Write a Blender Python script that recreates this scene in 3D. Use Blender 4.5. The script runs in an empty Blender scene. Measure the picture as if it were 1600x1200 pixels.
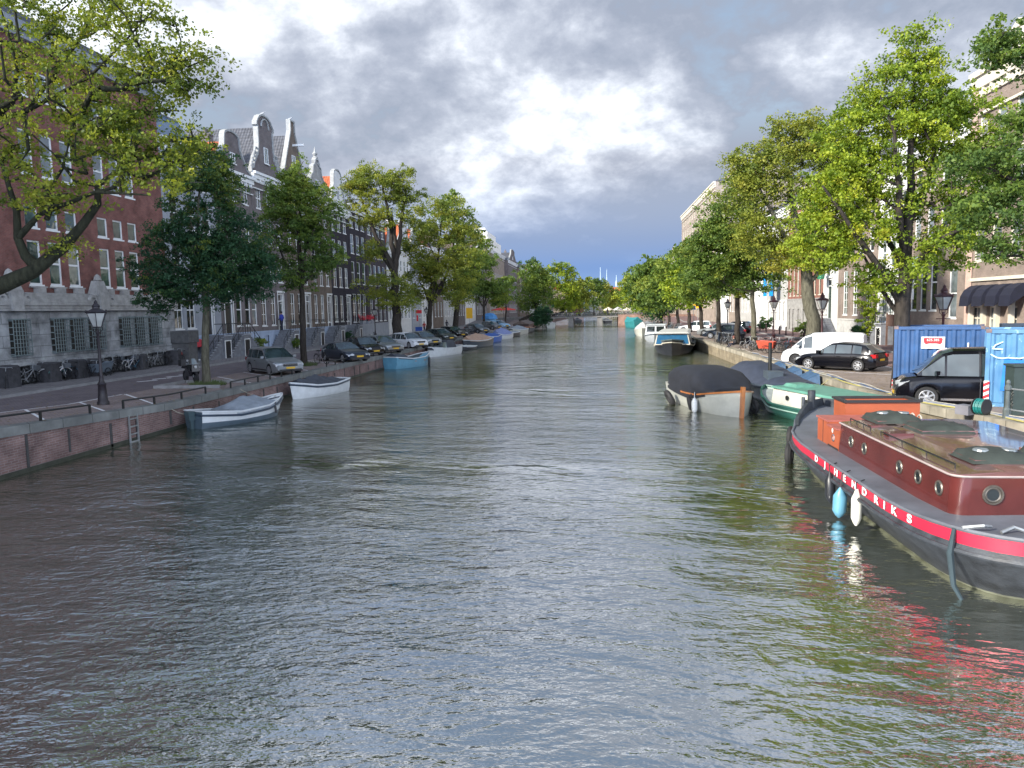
import bpy, math, random
import numpy as np
from mathutils import Matrix, Vector
R = math.radians
sc = bpy.context.scene
col = sc.collection
rnd = random.Random(7)
nrs = np.random.RandomState(5)

# ---------------------------------------------------------------- camera
CF, CH = 1155.0, 4.6
YAW, PITCH, ROLL = 0.11353, 0.10128, -0.02
cam = bpy.data.cameras.new('camera')
cam.sensor_width = 36.0
cam.lens = 36.0 * CF / 1600.0
cam.clip_end = 6000
cam.clip_start = 0.1
co = bpy.data.objects.new('camera', cam)
col.objects.link(co)
RM = Matrix.Rotation(YAW, 3, 'Z') @ Matrix.Rotation(math.pi / 2 - PITCH, 3, 'X') @ Matrix.Rotation(ROLL, 3, 'Z')
co.matrix_world = Matrix.Translation((0, 0, CH)) @ RM.to_4x4()
sc.camera = co

# ---------------------------------------------------------------- sky, sun, exposure
SUN_EL, SUN_AZ = R(27), R(-128)      # azimuth measured from +y towards +x
w = bpy.data.worlds.new('World')
sc.world = w
w.use_nodes = True
nt = w.node_tree
N = nt.nodes
for n in list(N): N.remove(n)
LK = nt.links.new
def nd(t, **k):
    n = N.new(t)
    for a, b in k.items(): setattr(n, a, b)
    return n
def mth(op, a, b=None, c=None, clamp=False):
    n = nd('ShaderNodeMath', operation=op, use_clamp=clamp)
    for i, v in enumerate((a, b, c)):
        if v is None: continue
        if isinstance(v, (int, float)): n.inputs[i].default_value = v
        else: LK(v, n.inputs[i])
    return n.outputs[0]
def ramp(f, st):
    r = nd('ShaderNodeValToRGB')
    e = r.color_ramp.elements
    e[0].position, e[0].color = st[0][0], (*st[0][1], 1)
    e[1].position, e[1].color = st[-1][0], (*st[-1][1], 1)
    for p, c in st[1:-1]:
        q = e.new(p); q.color = (*c, 1)
    LK(f, r.inputs[0])
    return r.outputs[0]
def mixc(f, a, b):
    m = nd('ShaderNodeMix', data_type='RGBA')
    for s, v in ((0, f), (6, a), (7, b)):
        if isinstance(v, (int, float)): m.inputs[s].default_value = v
        elif isinstance(v, tuple): m.inputs[s].default_value = (*v, 1)
        else: LK(v, m.inputs[s])
    return m.outputs[2]
tc = nd('ShaderNodeTexCoord')
sx = nd('ShaderNodeSeparateXYZ'); LK(tc.outputs['Generated'], sx.inputs[0])
dz = mth('MAXIMUM', sx.outputs[2], 0.0)
den = mth('ADD', dz, 0.5)
px_ = mth('DIVIDE', sx.outputs[0], den); py_ = mth('DIVIDE', sx.outputs[1], den)
cb = nd('ShaderNodeCombineXYZ'); LK(px_, cb.inputs[0]); LK(py_, cb.inputs[1])
cb.inputs[2].default_value = 11.4
def noise(vec, scale, det, rough=.55, dist=0.0):
    n = nd('ShaderNodeTexNoise'); n.inputs['Scale'].default_value = scale
    n.inputs['Detail'].default_value = det; n.inputs['Roughness'].default_value = rough
    n.inputs['Distortion'].default_value = dist
    LK(vec, n.inputs['Vector'])
    return n.outputs['Fac']
n1 = noise(cb.outputs[0], 2.7, 7, .50, .15)
n2 = noise(cb.outputs[0], 7.5, 9, .62, .1)
n3 = noise(cb.outputs[0], 1.15, 3, .5, .1)
cl = mth('ADD', mth('MULTIPLY', n1, .46), mth('MULTIPLY', n2, .30))
cl = mth('ADD', cl, mth('MULTIPLY', n3, .24))
# a brighter break in the clouds ahead, half way up
brk = mth('MULTIPLY', mth('SUBTRACT', 1.0, mth('MULTIPLY', mth('ABSOLUTE', mth('SUBTRACT', dz, .21)), 6.0), clamp=True), .012)
cl = mth('ADD', cl, brk)
cl = mth('ADD', mth('MULTIPLY', cl, 1.7), -.362)
clouds = ramp(mth('SUBTRACT', cl, mth('MULTIPLY', mth('SUBTRACT', dz, .27), .38, clamp=True)), [(.42, (.135, .152, .19)), (.48, (.17, .186, .225)), (.53, (.225, .242, .28)), (.57, (.295, .312, .348)), (.61, (.38, .40, .43)), (.65, (.50, .53, .57)), (.72, (.80, .81, .83))])
sky = nd('ShaderNodeTexSky', sky_type='NISHITA', sun_disc=False)
sky.sun_elevation = SUN_EL; sky.sun_rotation = SUN_AZ
sky.altitude = 10; sky.air_density = 1.2; sky.dust_density = 1.0
skm = nd('ShaderNodeVectorMath', operation='SCALE'); LK(sky.outputs[0], skm.inputs[0]); skm.inputs[3].default_value = 1.0
# dark slate rain sky low over the end of the canal
hz = mth('SUBTRACT', 1.0, mth('DIVIDE', mth('SUBTRACT', dz, .055), mth('ADD', .06, mth('MULTIPLY', n1, .13))), clamp=True)
low = ramp(dz, [(0.0, (.115, .18, .30)), (.05, (.075, .127, .245)), (.09, (.09, .135, .235)), (.15, (.14, .18, .26))])
body = mixc(mth('MULTIPLY', hz, .95), clouds, low)
bg1 = nd('ShaderNodeBackground'); LK(skm.outputs[0], bg1.inputs[0]); bg1.inputs[1].default_value = .055
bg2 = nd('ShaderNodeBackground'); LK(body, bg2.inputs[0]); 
gain = mth('MAXIMUM', mth('MULTIPLY', mth('SUBTRACT', dz, .58), 2.2, clamp=True), mth('MULTIPLY', mth('SUBTRACT', .15, sx.outputs[1]), 2.5, clamp=True))  # sky overhead and behind the camera brightened, out of view, to fill the scene
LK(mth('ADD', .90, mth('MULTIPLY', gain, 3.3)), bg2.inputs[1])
cover = mth('MAXIMUM', ramp(mth('SUBTRACT', cl, mth('MULTIPLY', mth('SUBTRACT', dz, .47), .8, clamp=True)), [(.28, (.15,) * 3), (.43, (.96,) * 3)]), mth('MULTIPLY', mth('SUBTRACT', .32, dz), 8.0, clamp=True))
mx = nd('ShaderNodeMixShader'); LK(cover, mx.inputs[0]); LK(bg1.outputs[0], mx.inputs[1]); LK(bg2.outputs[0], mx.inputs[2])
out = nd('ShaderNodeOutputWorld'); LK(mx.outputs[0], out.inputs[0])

sd = bpy.data.lights.new('sun', 'SUN')
sd.energy = 2.6; sd.angle = R(4); sd.color = (1.0, .93, .82)
so = bpy.data.objects.new('sun', sd); col.objects.link(so)
sdir = Vector((math.sin(SUN_AZ) * math.cos(SUN_EL), math.cos(SUN_AZ) * math.cos(SUN_EL), math.sin(SUN_EL)))
so.rotation_euler = sdir.to_track_quat('Z', 'Y').to_euler()
so.location = sdir * 50 + Vector((0, 0, 30))
sc.view_settings.view_transform = 'Standard'
sc.view_settings.look = 'None'
sc.view_settings.exposure = 1.72
sc.view_settings.gamma = 1
sc.cycles.max_bounces = 5
sc.cycles.diffuse_bounces = 2
sc.cycles.glossy_bounces = 3
sc.cycles.transmission_bounces = 3
sc.cycles.transparent_max_bounces = 4

# ---------------------------------------------------------------- placing helpers (rays from the photo to real planes)
def ray(px, py):
    return RM @ Vector(((px - 800) / CF, (600 - py) / CF, -1.0))
def pz(px, py, z=0.0):
    d = ray(px, py); t = (z - CH) / d.z
    return Vector((d.x * t, d.y * t, z))
def pyy(px, py, y):
    d = ray(px, py); t = y / d.y
    return Vector((d.x * t, y, CH + d.z * t))
def pxx(px, py, x):
    d = ray(px, py); t = x / d.x
    return Vector((x, d.y * t, CH + d.z * t))
def lerp(x, xs, ys): return float(np.interp(x, xs, ys))
def XL(y): return lerp(y, [0, 70, 180, 420], [-17, -17, -15.4, -10])
def XR(y): return lerp(y, [0, 72, 105, 180, 420], [10.7, 10.7, 9.65, 9.5, 15])
def GZ(y): return 1.05 + max(0, 28 - y) * .043 + 1.25 * max(0.0, 1 - abs(y - 192) / 26)

# ---------------------------------------------------------------- materials
MATS = {}
class MT:
    """small node helper"""
    def __init__(s, name, base=(.5, .5, .5), rough=.6, metal=0.0, spec=.5, coat=0.0):
        s.m = bpy.data.materials.new(name); s.m.use_nodes = True
        s.t = s.m.node_tree; s.b = s.t.nodes['Principled BSDF']
        s.b.inputs['Base Color'].default_value = (*base, 1)
        s.b.inputs['Roughness'].default_value = rough
        s.b.inputs['Metallic'].default_value = metal
        s.b.inputs['Specular IOR Level'].default_value = spec
        s.b.inputs['Coat Weight'].default_value = coat
        s.b.inputs['Coat Roughness'].default_value = .05
        MATS[name] = s.m
    def n(s, t, **k):
        n = s.t.nodes.new(t)
        for a, b in k.items():
            if a in n.bl_rna.properties: setattr(n, a, b)
            else: n.inputs[a].default_value = b
        return n
    def l(s, a, b): s.t.links.new(a, b)
    def coord(s, kind='Object', scale=(1, 1, 1), sub=None):
        c = s.n('ShaderNodeTexCoord'); v = c.outputs[kind]
        if scale != (1, 1, 1):
            mp = s.n('ShaderNodeMapping'); mp.inputs['Scale'].default_value = scale
            s.l(v, mp.inputs[0]); v = mp.outputs[0]
        return v
    def noise(s, v, scale, det=4, rough=.55, dist=0):
        n = s.n('ShaderNodeTexNoise'); n.inputs['Scale'].default_value = scale; n.inputs['Detail'].default_value = det
        n.inputs['Roughness'].default_value = rough; n.inputs['Distortion'].default_value = dist
        s.l(v, n.inputs['Vector']); return n.outputs['Fac']
    def ramp(s, f, st):
        r = s.n('ShaderNodeValToRGB'); e = r.color_ramp.elements
        e[0].position, e[0].color = st[0][0], (*st[0][1], 1)
        e[1].position, e[1].color = st[-1][0], (*st[-1][1], 1)
        for p, c in st[1:-1]: e.new(p).color = (*c, 1)
        s.l(f, r.inputs[0]); return r.outputs[0]
    def mix(s, f, a, b, mode='MIX'):
        m = s.n('ShaderNodeMix', data_type='RGBA', blend_type=mode)
        for i, v in ((0, f), (6, a), (7, b)):
            if isinstance(v, (int, float)): m.inputs[i].default_value = v
            elif isinstance(v, tuple): m.inputs[i].default_value = (*v, 1)
            else: s.l(v, m.inputs[i])
        return m.outputs[2]
    def base(s, c): s.l(c, s.b.inputs['Base Color']); return s
    def bump(s, h, d=.01, strength=1.0):
        b = s.n('ShaderNodeBump'); b.inputs['Distance'].default_value = d; b.inputs['Strength'].default_value = strength
        s.l(h, b.inputs['Height']); s.l(b.outputs[0], s.b.inputs['Normal']); return s

def dark(c, f): return tuple(x * f for x in c)
def plain(name, c, rough=.6, metal=0, var=.18, scale=3.0, spec=.5, coat=0, bump=0):
    """painted or cast surface with mild wear"""
    if name in MATS: return MATS[name]
    m = MT(name, c, rough, metal, spec, coat)
    v = m.coord(); f = m.noise(v, scale, 6, .6)
    m.base(m.ramp(f, [(.3, dark(c, 1 - var)), (.7, tuple(min(1, x * (1 + var)) for x in c))]))
    if bump: m.bump(m.noise(v, scale * 8, 3), bump)
    return m.m
def brick(name, c1, c2, mortar, sw=.22, sh=.065, mottle=.35, horizontal=False, rough=.85, grime=.25, msize=.012):
    if name in MATS: return MATS[name]
    m = MT(name, c1, rough, spec=.25)
    c = m.n('ShaderNodeTexCoord'); sp = m.n('ShaderNodeSeparateXYZ'); m.l(c.outputs['Object'], sp.inputs[0])
    cbn = m.n('ShaderNodeCombineXYZ')
    if horizontal:
        m.l(sp.outputs[0], cbn.inputs[0]); m.l(sp.outputs[1], cbn.inputs[1])
    else:
        ad = m.n('ShaderNodeMath', operation='ADD'); m.l(sp.outputs[0], ad.inputs[0]); m.l(sp.outputs[1], ad.inputs[1])
        m.l(ad.outputs[0], cbn.inputs[0]); m.l(sp.outputs[2], cbn.inputs[1])
    b = m.n('ShaderNodeTexBrick'); m.l(cbn.outputs[0], b.inputs['Vector'])
    b.inputs['Color1'].default_value = (*c1, 1); b.inputs['Color2'].default_value = (*c2, 1); b.inputs['Mortar'].default_value = (*mortar, 1)
    b.inputs['Scale'].default_value = 1.0; b.inputs['Brick Width'].default_value = sw; b.inputs['Row Height'].default_value = sh
    b.inputs['Mortar Size'].default_value = msize; b.inputs['Mortar Smooth'].default_value = .3
    f = m.noise(c.outputs['Object'], 1.1, 7, .62)
    g = m.ramp(f, [(.3, (1 - mottle,) * 3), (.68, (1 + mottle * .4,) * 3)])
    k = m.mix(1.0, b.outputs['Color'], g, 'MULTIPLY')
    f2 = m.noise(c.outputs['Object'], .35, 4, .6, .5)
    k = m.mix(m.ramp(f2, [(.45, (0, 0, 0)), (.75, (grime,) * 3)]), k, dark(c1, .45))
    m.base(k); m.bump(b.outputs['Fac'], -.006)
    return m.m
def stone(name, c, sw=1.1, sh=.55, mottle=.45):
    return brick(name, c, dark(c, .82), dark(c, .45), sw, sh, mottle, grime=.5, msize=.02)

GTRIM = plain('gable_trim_paint', (.32, .33, .325), .7, var=.25, scale=2.5)
WHITE = plain('white_paint', (.72, .73, .72), .5, var=.08, scale=1.5)
CREAM = plain('cream_paint', (.60, .56, .46), .5, var=.1, scale=1.5)
STONEW = plain('pale_sandstone', (.30, .295, .28), .75, var=.3, scale=2.2, bump=.01)
GREYST = stone('grey_stone', (.40, .41, .41), 1.7, .62, .75)
REDB = brick('red_brick', (.27, .088, .068), (.20, .064, .054), (.2, .15, .13), mottle=.5)
QUAYB = brick('quay_brick', (.18, .11, .10), (.25, .16, .145), (.27, .22, .21), .26, .075, .5, grime=.6)
QUAYST = brick('quay_brick_pale', (.26, .22, .15), (.2, .17, .12), (.17, .14, .1), .8, .3, .5, grime=.6)
COPE = stone('coping_stone', (.21, .22, .21), 1.4, 9, .4)
COPER = stone('coping_stone_worn', (.36, .33, .26), 1.1, 9, .5)
PAVER = brick('brick_pavers', (.26, .205, .19), (.32, .26, .24), (.17, .14, .13), .2, .1, .25, True, grime=.2)
PAVER_R = brick('brick_pavers_sunny', (.26, .21, .18), (.31, .25, .215), (.17, .15, .13), .2, .1, .25, True, grime=.2)
ROADB = brick('road_bricks', (.165, .14, .15), (.21, .175, .18), (.11, .1, .105), .2, .1, .25, True, grime=.3)
ROADR = brick('road_bricks_red', (.20, .12, .11), (.23, .15, .14), (.13, .1, .1), .2, .1, .25, True, grime=.2)
FLAG = brick('pavement_flags', (.19, .18, .185), (.24, .225, .225), (.09, .09, .09), .3, .3, .25, True, grime=.2)
KERB = plain('kerb_granite', (.24, .24, .24), .8, var=.2)
IRON = plain('black_iron', (.018, .02, .02), .45, .2, var=.3)
GREYMETAL = plain('galvanised_metal', (.32, .34, .35), .45, .6, var=.25)
BRONZE = plain('lamp_post_paint', (.055, .018, .022), .45, var=.3)
BRONZE_D = plain('lamp_post_dark_paint', (.02, .016, .02), .5, var=.3)
BLACKRUB = plain('black_rubber', (.015, .015, .016), .75, var=.3)
ORT = None
def glassmat(name, c, rough=.05, wob=.012):
    m = MT(name, c, rough, spec=.9)
    v = m.coord()
    m.base(m.ramp(m.noise(v, .9, 2), [(.4, dark(c, .6)), (.65, dark(c, 1.5))]))
    m.bump(m.noise(v, 1.3, 2), wob)
    return m.m
GL = [glassmat('window_glass', (.02, .026, .028)), glassmat('window_glass_teal_reflection', (.05, .085, .075)), glassmat('window_glass_pale', (.16, .19, .2))]  # second variant has a teal reflection put into its base colour
CARGL = glassmat('car_glass', (.035, .055, .062), .03, 0.0)
LANT = glassmat('lantern_glass', (.35, .36, .34), .1, 0.0)
def tile(name, c):
    m = MT(name, c, .7, spec=.3)
    c_ = m.n('ShaderNodeTexCoord')
    w1 = m.n('ShaderNodeTexWave', wave_type='BANDS', bands_direction='X'); w1.inputs['Scale'].default_value = 1.4
    w2 = m.n('ShaderNodeTexWave', wave_type='BANDS', bands_direction='Y'); w2.inputs['Scale'].default_value = 1.1
    m.l(c_.outputs['Object'], w1.inputs[0]); m.l(c_.outputs['Object'], w2.inputs[0])
    f = m.noise(c_.outputs['Object'], 2.5, 5)
    k = m.ramp(f, [(.3, dark(c, .6)), (.7, dark(c, 1.25))])
    k = m.mix(m.ramp(w1.outputs['Fac'], [(.0, (.45,) * 3), (.4, (0, 0, 0))]), k, dark(c, .3))
    m.base(k); m.bump(w2.outputs['Fac'], .03)
    return m.m
TILE_O = tile('orange_roof_tiles', (.42, .11, .045))
TILE_G = tile('grey_roof_tiles', (.09, .095, .11))
TILE_B = tile('brown_roof_tiles', (.13, .1, .085))
SLATE = plain('blue_glass_roof', (.11, .17, .25), .25, var=.2)

# ---------------------------------------------------------------- mesh helpers
def link(o, parent=None):
    col.objects.link(o)
    if parent is not None: o.parent = parent
    return o
def meshobj(name, vs, fs, mats, parent=None, smooth=False, idx=None, angle=40):
    me = bpy.data.meshes.new(name)
    me.from_pydata([tuple(v) for v in vs], [], fs)
    if not isinstance(mats, (list, tuple)): mats = [mats]
    for m in mats: me.materials.append(m)
    if idx: me.polygons.foreach_set('material_index', idx)
    if smooth:
        me.polygons.foreach_set('use_smooth', [True] * len(me.polygons))
        me.set_sharp_from_angle(angle=R(angle))
    me.update()
    return link(bpy.data.objects.new(name, me), parent)
def tag(o, label=None, cat=None, group=None, kind=None):
    if label: o['label'] = label
    if cat: o['category'] = cat
    if group: o['group'] = group
    if kind: o['kind'] = kind
    return o
def thing(name, label, cat, loc=(0, 0, 0), rz=0.0, group=None):
    o = bpy.data.objects.new(name, None); o.empty_display_size = .3
    link(o); o.location = loc; o.rotation_euler = (0, 0, rz)
    return tag(o, label, cat, group)
def kids(o): return [c for c in bpy.data.objects if c.parent is o]
def copy_tree(o, parent=None):
    c = o.copy(); link(c)
    c.parent = parent
    for ch in o.children: copy_tree(ch, c)
    return c
class MB:
    def __init__(s): s.v = []; s.f = []; s.i = []; s.mi = 0
    def add(s, vs, fs):
        k = len(s.v); s.v += [tuple(v) for v in vs]
        for f in fs: s.f.append([a + k for a in f]); s.i.append(s.mi)
        return s
    def box(s, x0, x1, y0, y1, z0, z1, M=None):
        vs = [(x, y, z) for z in (z0, z1) for x, y in ((x0, y0), (x1, y0), (x1, y1), (x0, y1))]
        if M is not None: vs = [M @ Vector(v) for v in vs]
        return s.add(vs, [(3, 2, 1, 0), (4, 5, 6, 7), (0, 1, 5, 4), (1, 2, 6, 5), (2, 3, 7, 6), (3, 0, 4, 7)])
    def taper(s, cx, cy, z0, z1, a0, b0, a1, b1):
        vs = [(cx + sx_ * a0, cy + sy * b0, z0) for sx_, sy in ((-1, -1), (1, -1), (1, 1), (-1, 1))]
        vs += [(cx + sx_ * a1, cy + sy * b1, z1) for sx_, sy in ((-1, -1), (1, -1), (1, 1), (-1, 1))]
        return s.add(vs, [(3, 2, 1, 0), (4, 5, 6, 7), (0, 1, 5, 4), (1, 2, 6, 5), (2, 3, 7, 6), (3, 0, 4, 7)])
    def tube(s, pts, r, n=6, closed=False, cap=True):
        pts = [Vector(p) for p in pts]; m = len(pts)
        rs = r if isinstance(r, (list, tuple)) else [r] * m
        k = len(s.v); up = None
        for j, p in enumerate(pts):
            if closed: t = (pts[(j + 1) % m] - pts[j - 1])
            else: t = pts[min(j + 1, m - 1)] - pts[max(j - 1, 0)]
            if t.length < 1e-9: t = Vector((0, 0, 1))
            t.normalize()
            if up is None:
                up = Vector((0, 0, 1)) if abs(t.z) < .9 else Vector((1, 0, 0))
            a = t.cross(up)
            if a.length < 1e-6: a = t.cross(Vector((0, 1, 0)))
            a.normalize(); b = a.cross(t); up = b
            for q in range(n):
                an = 2 * math.pi * q / n
                s.v.append(tuple(p + (a * math.cos(an) + b * math.sin(an)) * rs[j]))
        for j in range(m if closed else m - 1):
            for q in range(n):
                A = k + j * n + q; B = k + j * n + (q + 1) % n
                C = k + ((j + 1) % m) * n + (q + 1) % n; D = k + ((j + 1) % m) * n + q
                s.f.append([A, B, C, D]); s.i.append(s.mi)
        if cap and not closed:
            s.f.append([k + q for q in range(n)][::-1]); s.i.append(s.mi)
            s.f.append([k + (m - 1) * n + q for q in range(n)]); s.i.append(s.mi)
        return s
    def lathe(s, prof, n=12, c=(0, 0, 0), axis='z', M=None):
        k = len(s.v)
        for r_, h in prof:
            for q in range(n):
                an = 2 * math.pi * (q + .5) / n
                p = (r_ * math.cos(an), r_ * math.sin(an), h)
                if axis == 'y': p = (p[0], p[2], p[1])
                if axis == 'x': p = (p[2], p[0], p[1])
                v = Vector(p)
                if M is not None: v = M @ v
                s.v.append(tuple(v + Vector(c)))
        for j in range(len(prof) - 1):
            for q in range(n):
                s.f.append([k + j * n + q, k + j * n + (q + 1) % n, k + (j + 1) * n + (q + 1) % n, k + (j + 1) * n + q]); s.i.append(s.mi)
        s.f.append([k + q for q in range(n)][::-1]); s.i.append(s.mi)
        s.f.append([k + (len(prof) - 1) * n + q for q in range(n)]); s.i.append(s.mi)
        return s
    def prism(s, poly, y0, y1):
        """polygon in (x, z) extruded along y"""
        n = len(poly)
        vs = [(a, y0, b) for a, b in poly] + [(a, y1, b) for a, b in poly]
        return s.add(vs, [list(range(n)), list(range(n, 2 * n))[::-1]] + [[(i + 1) % n, i, i + n, (i + 1) % n + n] for i in range(n)])
    def sweep(s, path, wd, y0, y1):
        """band of half width wd along a polyline in (x, z), between depths y0, y1"""
        for (a, b), (c, d) in zip(path[:-1], path[1:]):
            L = math.hypot(c - a, d - b)
            if L < 1e-6: continue
            ux, uz = (c - a) / L, (d - b) / L
            e = wd * .5
            P = [(a - ux * e - uz * wd, b - uz * e + ux * wd), (c + ux * e - uz * wd, d + uz * e + ux * wd),
                 (c + ux * e + uz * wd, d + uz * e - ux * wd), (a - ux * e + uz * wd, b - uz * e - ux * wd)]
            s.prism(P, y0, y1)
            y0 -= .0015
        return s
    def torus(s, c, Rr, r, n=18, m=5, axis='y', a0=0, a1=2 * math.pi):
        pts = []
        full = abs(a1 - a0 - 2 * math.pi) < 1e-6
        for q in range(n if full else n + 1):
            an = a0 + (a1 - a0) * q / n
            if axis == 'y': p = (Rr * math.cos(an), 0, Rr * math.sin(an))
            elif axis == 'x': p = (0, Rr * math.cos(an), Rr * math.sin(an))
            else: p = (Rr * math.cos(an), Rr * math.sin(an), 0)
            pts.append(Vector(c) + Vector(p))
        return s.tube(pts, r, m, closed=full)
    def build(s, name, mat, parent=None, smooth=False, angle=40):
        return meshobj(name, s.v, s.f, mat, parent, smooth, s.i if isinstance(mat, (list, tuple)) else None, angle)
def text_mesh(name, txt, size, mat, parent, ext=.004, align='CENTER'):
    cu = bpy.data.curves.new(name, 'FONT'); cu.body = txt; cu.size = size; cu.extrude = ext
    cu.align_x = align; cu.align_y = 'CENTER'
    t = bpy.data.objects.new(name + '_tmp', cu); col.objects.link(t)
    me = bpy.data.meshes.new_from_object(t.evaluated_get(bpy.context.evaluated_depsgraph_get()))
    bpy.data.objects.remove(t)
    me.materials.clear(); me.materials.append(mat)
    return link(bpy.data.objects.new(name, me), parent)

# ---------------------------------------------------------------- ground, water, quays
YS = [-12, -4, 4, 12, 20, 28, 45, 60, 72, 88, 105, 130, 150, 166, 179, 192, 205, 218, 250, 300, 360, 420]
def strip(name, side, d0, d1, dz_, mat, kind='structure', ys=YS, wobble=None, thick=0.0):
    """band along the quay between d0 and d1 metres from the quay edge"""
    vs = []; fs = []
    X = (lambda y, d: XL(y) - d) if side < 0 else (lambda y, d: XR(y) + d)
    for y in ys:
        vs.append((X(y, d0), y, GZ(y) + dz_)); vs.append((X(y, d1), y, GZ(y) + dz_))
        if thick: vs.append((X(y, d1), y, GZ(y) + dz_ - thick)); vs.append((X(y, d0), y, GZ(y) + dz_ - thick))
    q = 4 if thick else 2
    for i in range(len(ys) - 1):
        a = i * q; b = a + q
        if side < 0: fs.append((a, b, b + 1, a + 1)) if 0 else fs.append((a + 1, b + 1, b, a))
        else: fs.append((a, b, b + 1, a + 1))
        if thick:
            fs.append((a, a + 3, b + 3, b) if side < 0 else (a, b, b + 3, a + 3))
            fs.append((a + 1, b + 1, b + 2, a + 2) if side < 0 else (a + 1, a + 2, b + 2, b + 1))
    o = meshobj(name, vs, fs, mat)
    if kind: o['kind'] = kind
    return o
EARTH = plain('ground_earth', (.12, .12, .1), .9, scale=.2)
gnd = meshobj('ground', [(-3000, -60, -1.2), (3000, -60, -1.2), (3000, 5000, -1.2), (-3000, 5000, -1.2)], [(0, 1, 2, 3)], EARTH); gnd['kind'] = 'structure'

wm = MT('canal_water', (.030, .038, .014), .09, spec=.5)
wm.b.inputs['IOR'].default_value = 9.5
wc = wm.n('ShaderNodeTexCoord')
def wmap(sx_, sy, rot, loc=0):
    mr = wm.n('ShaderNodeMapping'); mr.inputs['Rotation'].default_value = (0, 0, R(rot)); wm.l(wc.outputs['Object'], mr.inputs[0])
    mp = wm.n('ShaderNodeMapping'); mp.inputs['Scale'].default_value = (sx_, sy, 1); mp.inputs['Location'].default_value = (loc, loc, 0)
    wm.l(mr.outputs[0], mp.inputs[0]); return mp.outputs[0]
wa = wm.noise(wmap(.42, 1.0, 12), 1.3, 3, .5, .35)         # broad ripples
wb = wm.noise(wmap(.5, 1.0, -10), 5.6, 3, .55, .3)         # small ripples
wd_ = wm.noise(wmap(.65, 1.0, 20), 15.0, 2, .5, .2)         # fine chop
ws = wm.noise(wmap(.35, .8, 8, 3), .12, 3, .5, .4)           # calm and ruffled patches
wl = wm.noise(wmap(.4, 1, -12), .4, 2, .5)
def wmth(op, a, b):
    n = wm.n('ShaderNodeMath', operation=op)
    for i, v in enumerate((a, b)):
        if isinstance(v, (int, float)): n.inputs[i].default_value = v
        else: wm.l(v, n.inputs[i])
    return n.outputs[0]
patch = wm.ramp(ws, [(.40, (.12,) * 3), (.58, (1.0,) * 3)])
hsum = wmth('ADD', wmth('MULTIPLY', wa, .10), wmth('MULTIPLY', wmth('MULTIPLY', wb, .055), patch))
hsum = wmth('ADD', hsum, wmth('MULTIPLY', wmth('MULTIPLY', wd_, .013), patch))
hsum = wmth('ADD', hsum, wmth('MULTIPLY', wl, .09))
bmp = wm.n('ShaderNodeBump'); bmp.inputs['Distance'].default_value = 1.0; bmp.inputs['Strength'].default_value = 1.0
wm.l(hsum, bmp.inputs['Height']); wm.l(bmp.outputs[0], wm.b.inputs['Normal'])
wat = meshobj('water', [(-60, -40, 0), (60, -40, 0), (60, 440, 0), (-60, 440, 0)], [(0, 1, 2, 3)], wm.m); wat['kind'] = 'structure'

strip('parking_strip', -1, .5, 4.6, 0, PAVER)
strip('road', -1, 4.6, 9.5, 0.0, ROADB)
strip('pavement', -1, 9.62, 16, .11, FLAG)
strip('ground', -1, 16, 900, .05, EARTH)
strip('parking_strip', 1, .5, 5.2, 0, PAVER_R)
strip('road', 1, 5.2, 9.6, 0.0, ROADR)
strip('pavement', 1, 9.72, 15, .11, ROADR)
strip('ground', 1, 15, 900, .05, EARTH)
for side, d, nm in ((-1, 9.5, 'left'), (1, 9.6, 'right')):
    k = strip('kerb', side, d, d + .14, .12, KERB, thick=.3)
# white bay markings, 4 mm above the pavers
LINE = plain('road_marking_paint', (.72, .72, .72), .7, var=.35, scale=8)
mb = MB()
def linez(a, b, wdt, z=.006):
    a = Vector((*a, 0)); b = Vector((*b, 0)); t = (b - a).normalized(); n_ = Vector((-t.y, t.x, 0)) * wdt / 2
    vs = [a - n_, b - n_, b + n_, a + n_]
    mb.add([(v.x, v.y, GZ(v.y) + z) for v in vs], [(0, 1, 2, 3)])
pts = [(-21.6, y) for y in (-4, 4, 12, 20, 28, 31.5)]
for a, b in zip(pts[:-1], pts[1:]): linez(a, b, .11)
for y in range(12, 33, 3):
    linez((-21.55, y + 1.6), (-19.4, y - .5), .11); linez((-19.4, y - .5), (-17.7, y - 2.2), .11)
for y in (38.5, 41.6, 46.2, 51.6, 54.7, 57.8, 61): linez((-21.55, y + 1.6), (-17.7, y - 2.2), .1)
for y in (37.5, 38.9, 40.3, 41.6): linez((-24.8, y), (-24.2, y + .9), .3)
mk = mb.build('bay_markings', LINE); mk['kind'] = 'structure'
mb = MB()
for y in (36, 38.9, 41.8, 44.8): linez((15.7, y + .1), (11.6, y + 4.2), .1)
linez((15.8, 35), (15.8, 62), .1)
mk = mb.build('bay_markings', LINE); mk['kind'] = 'structure'

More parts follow.
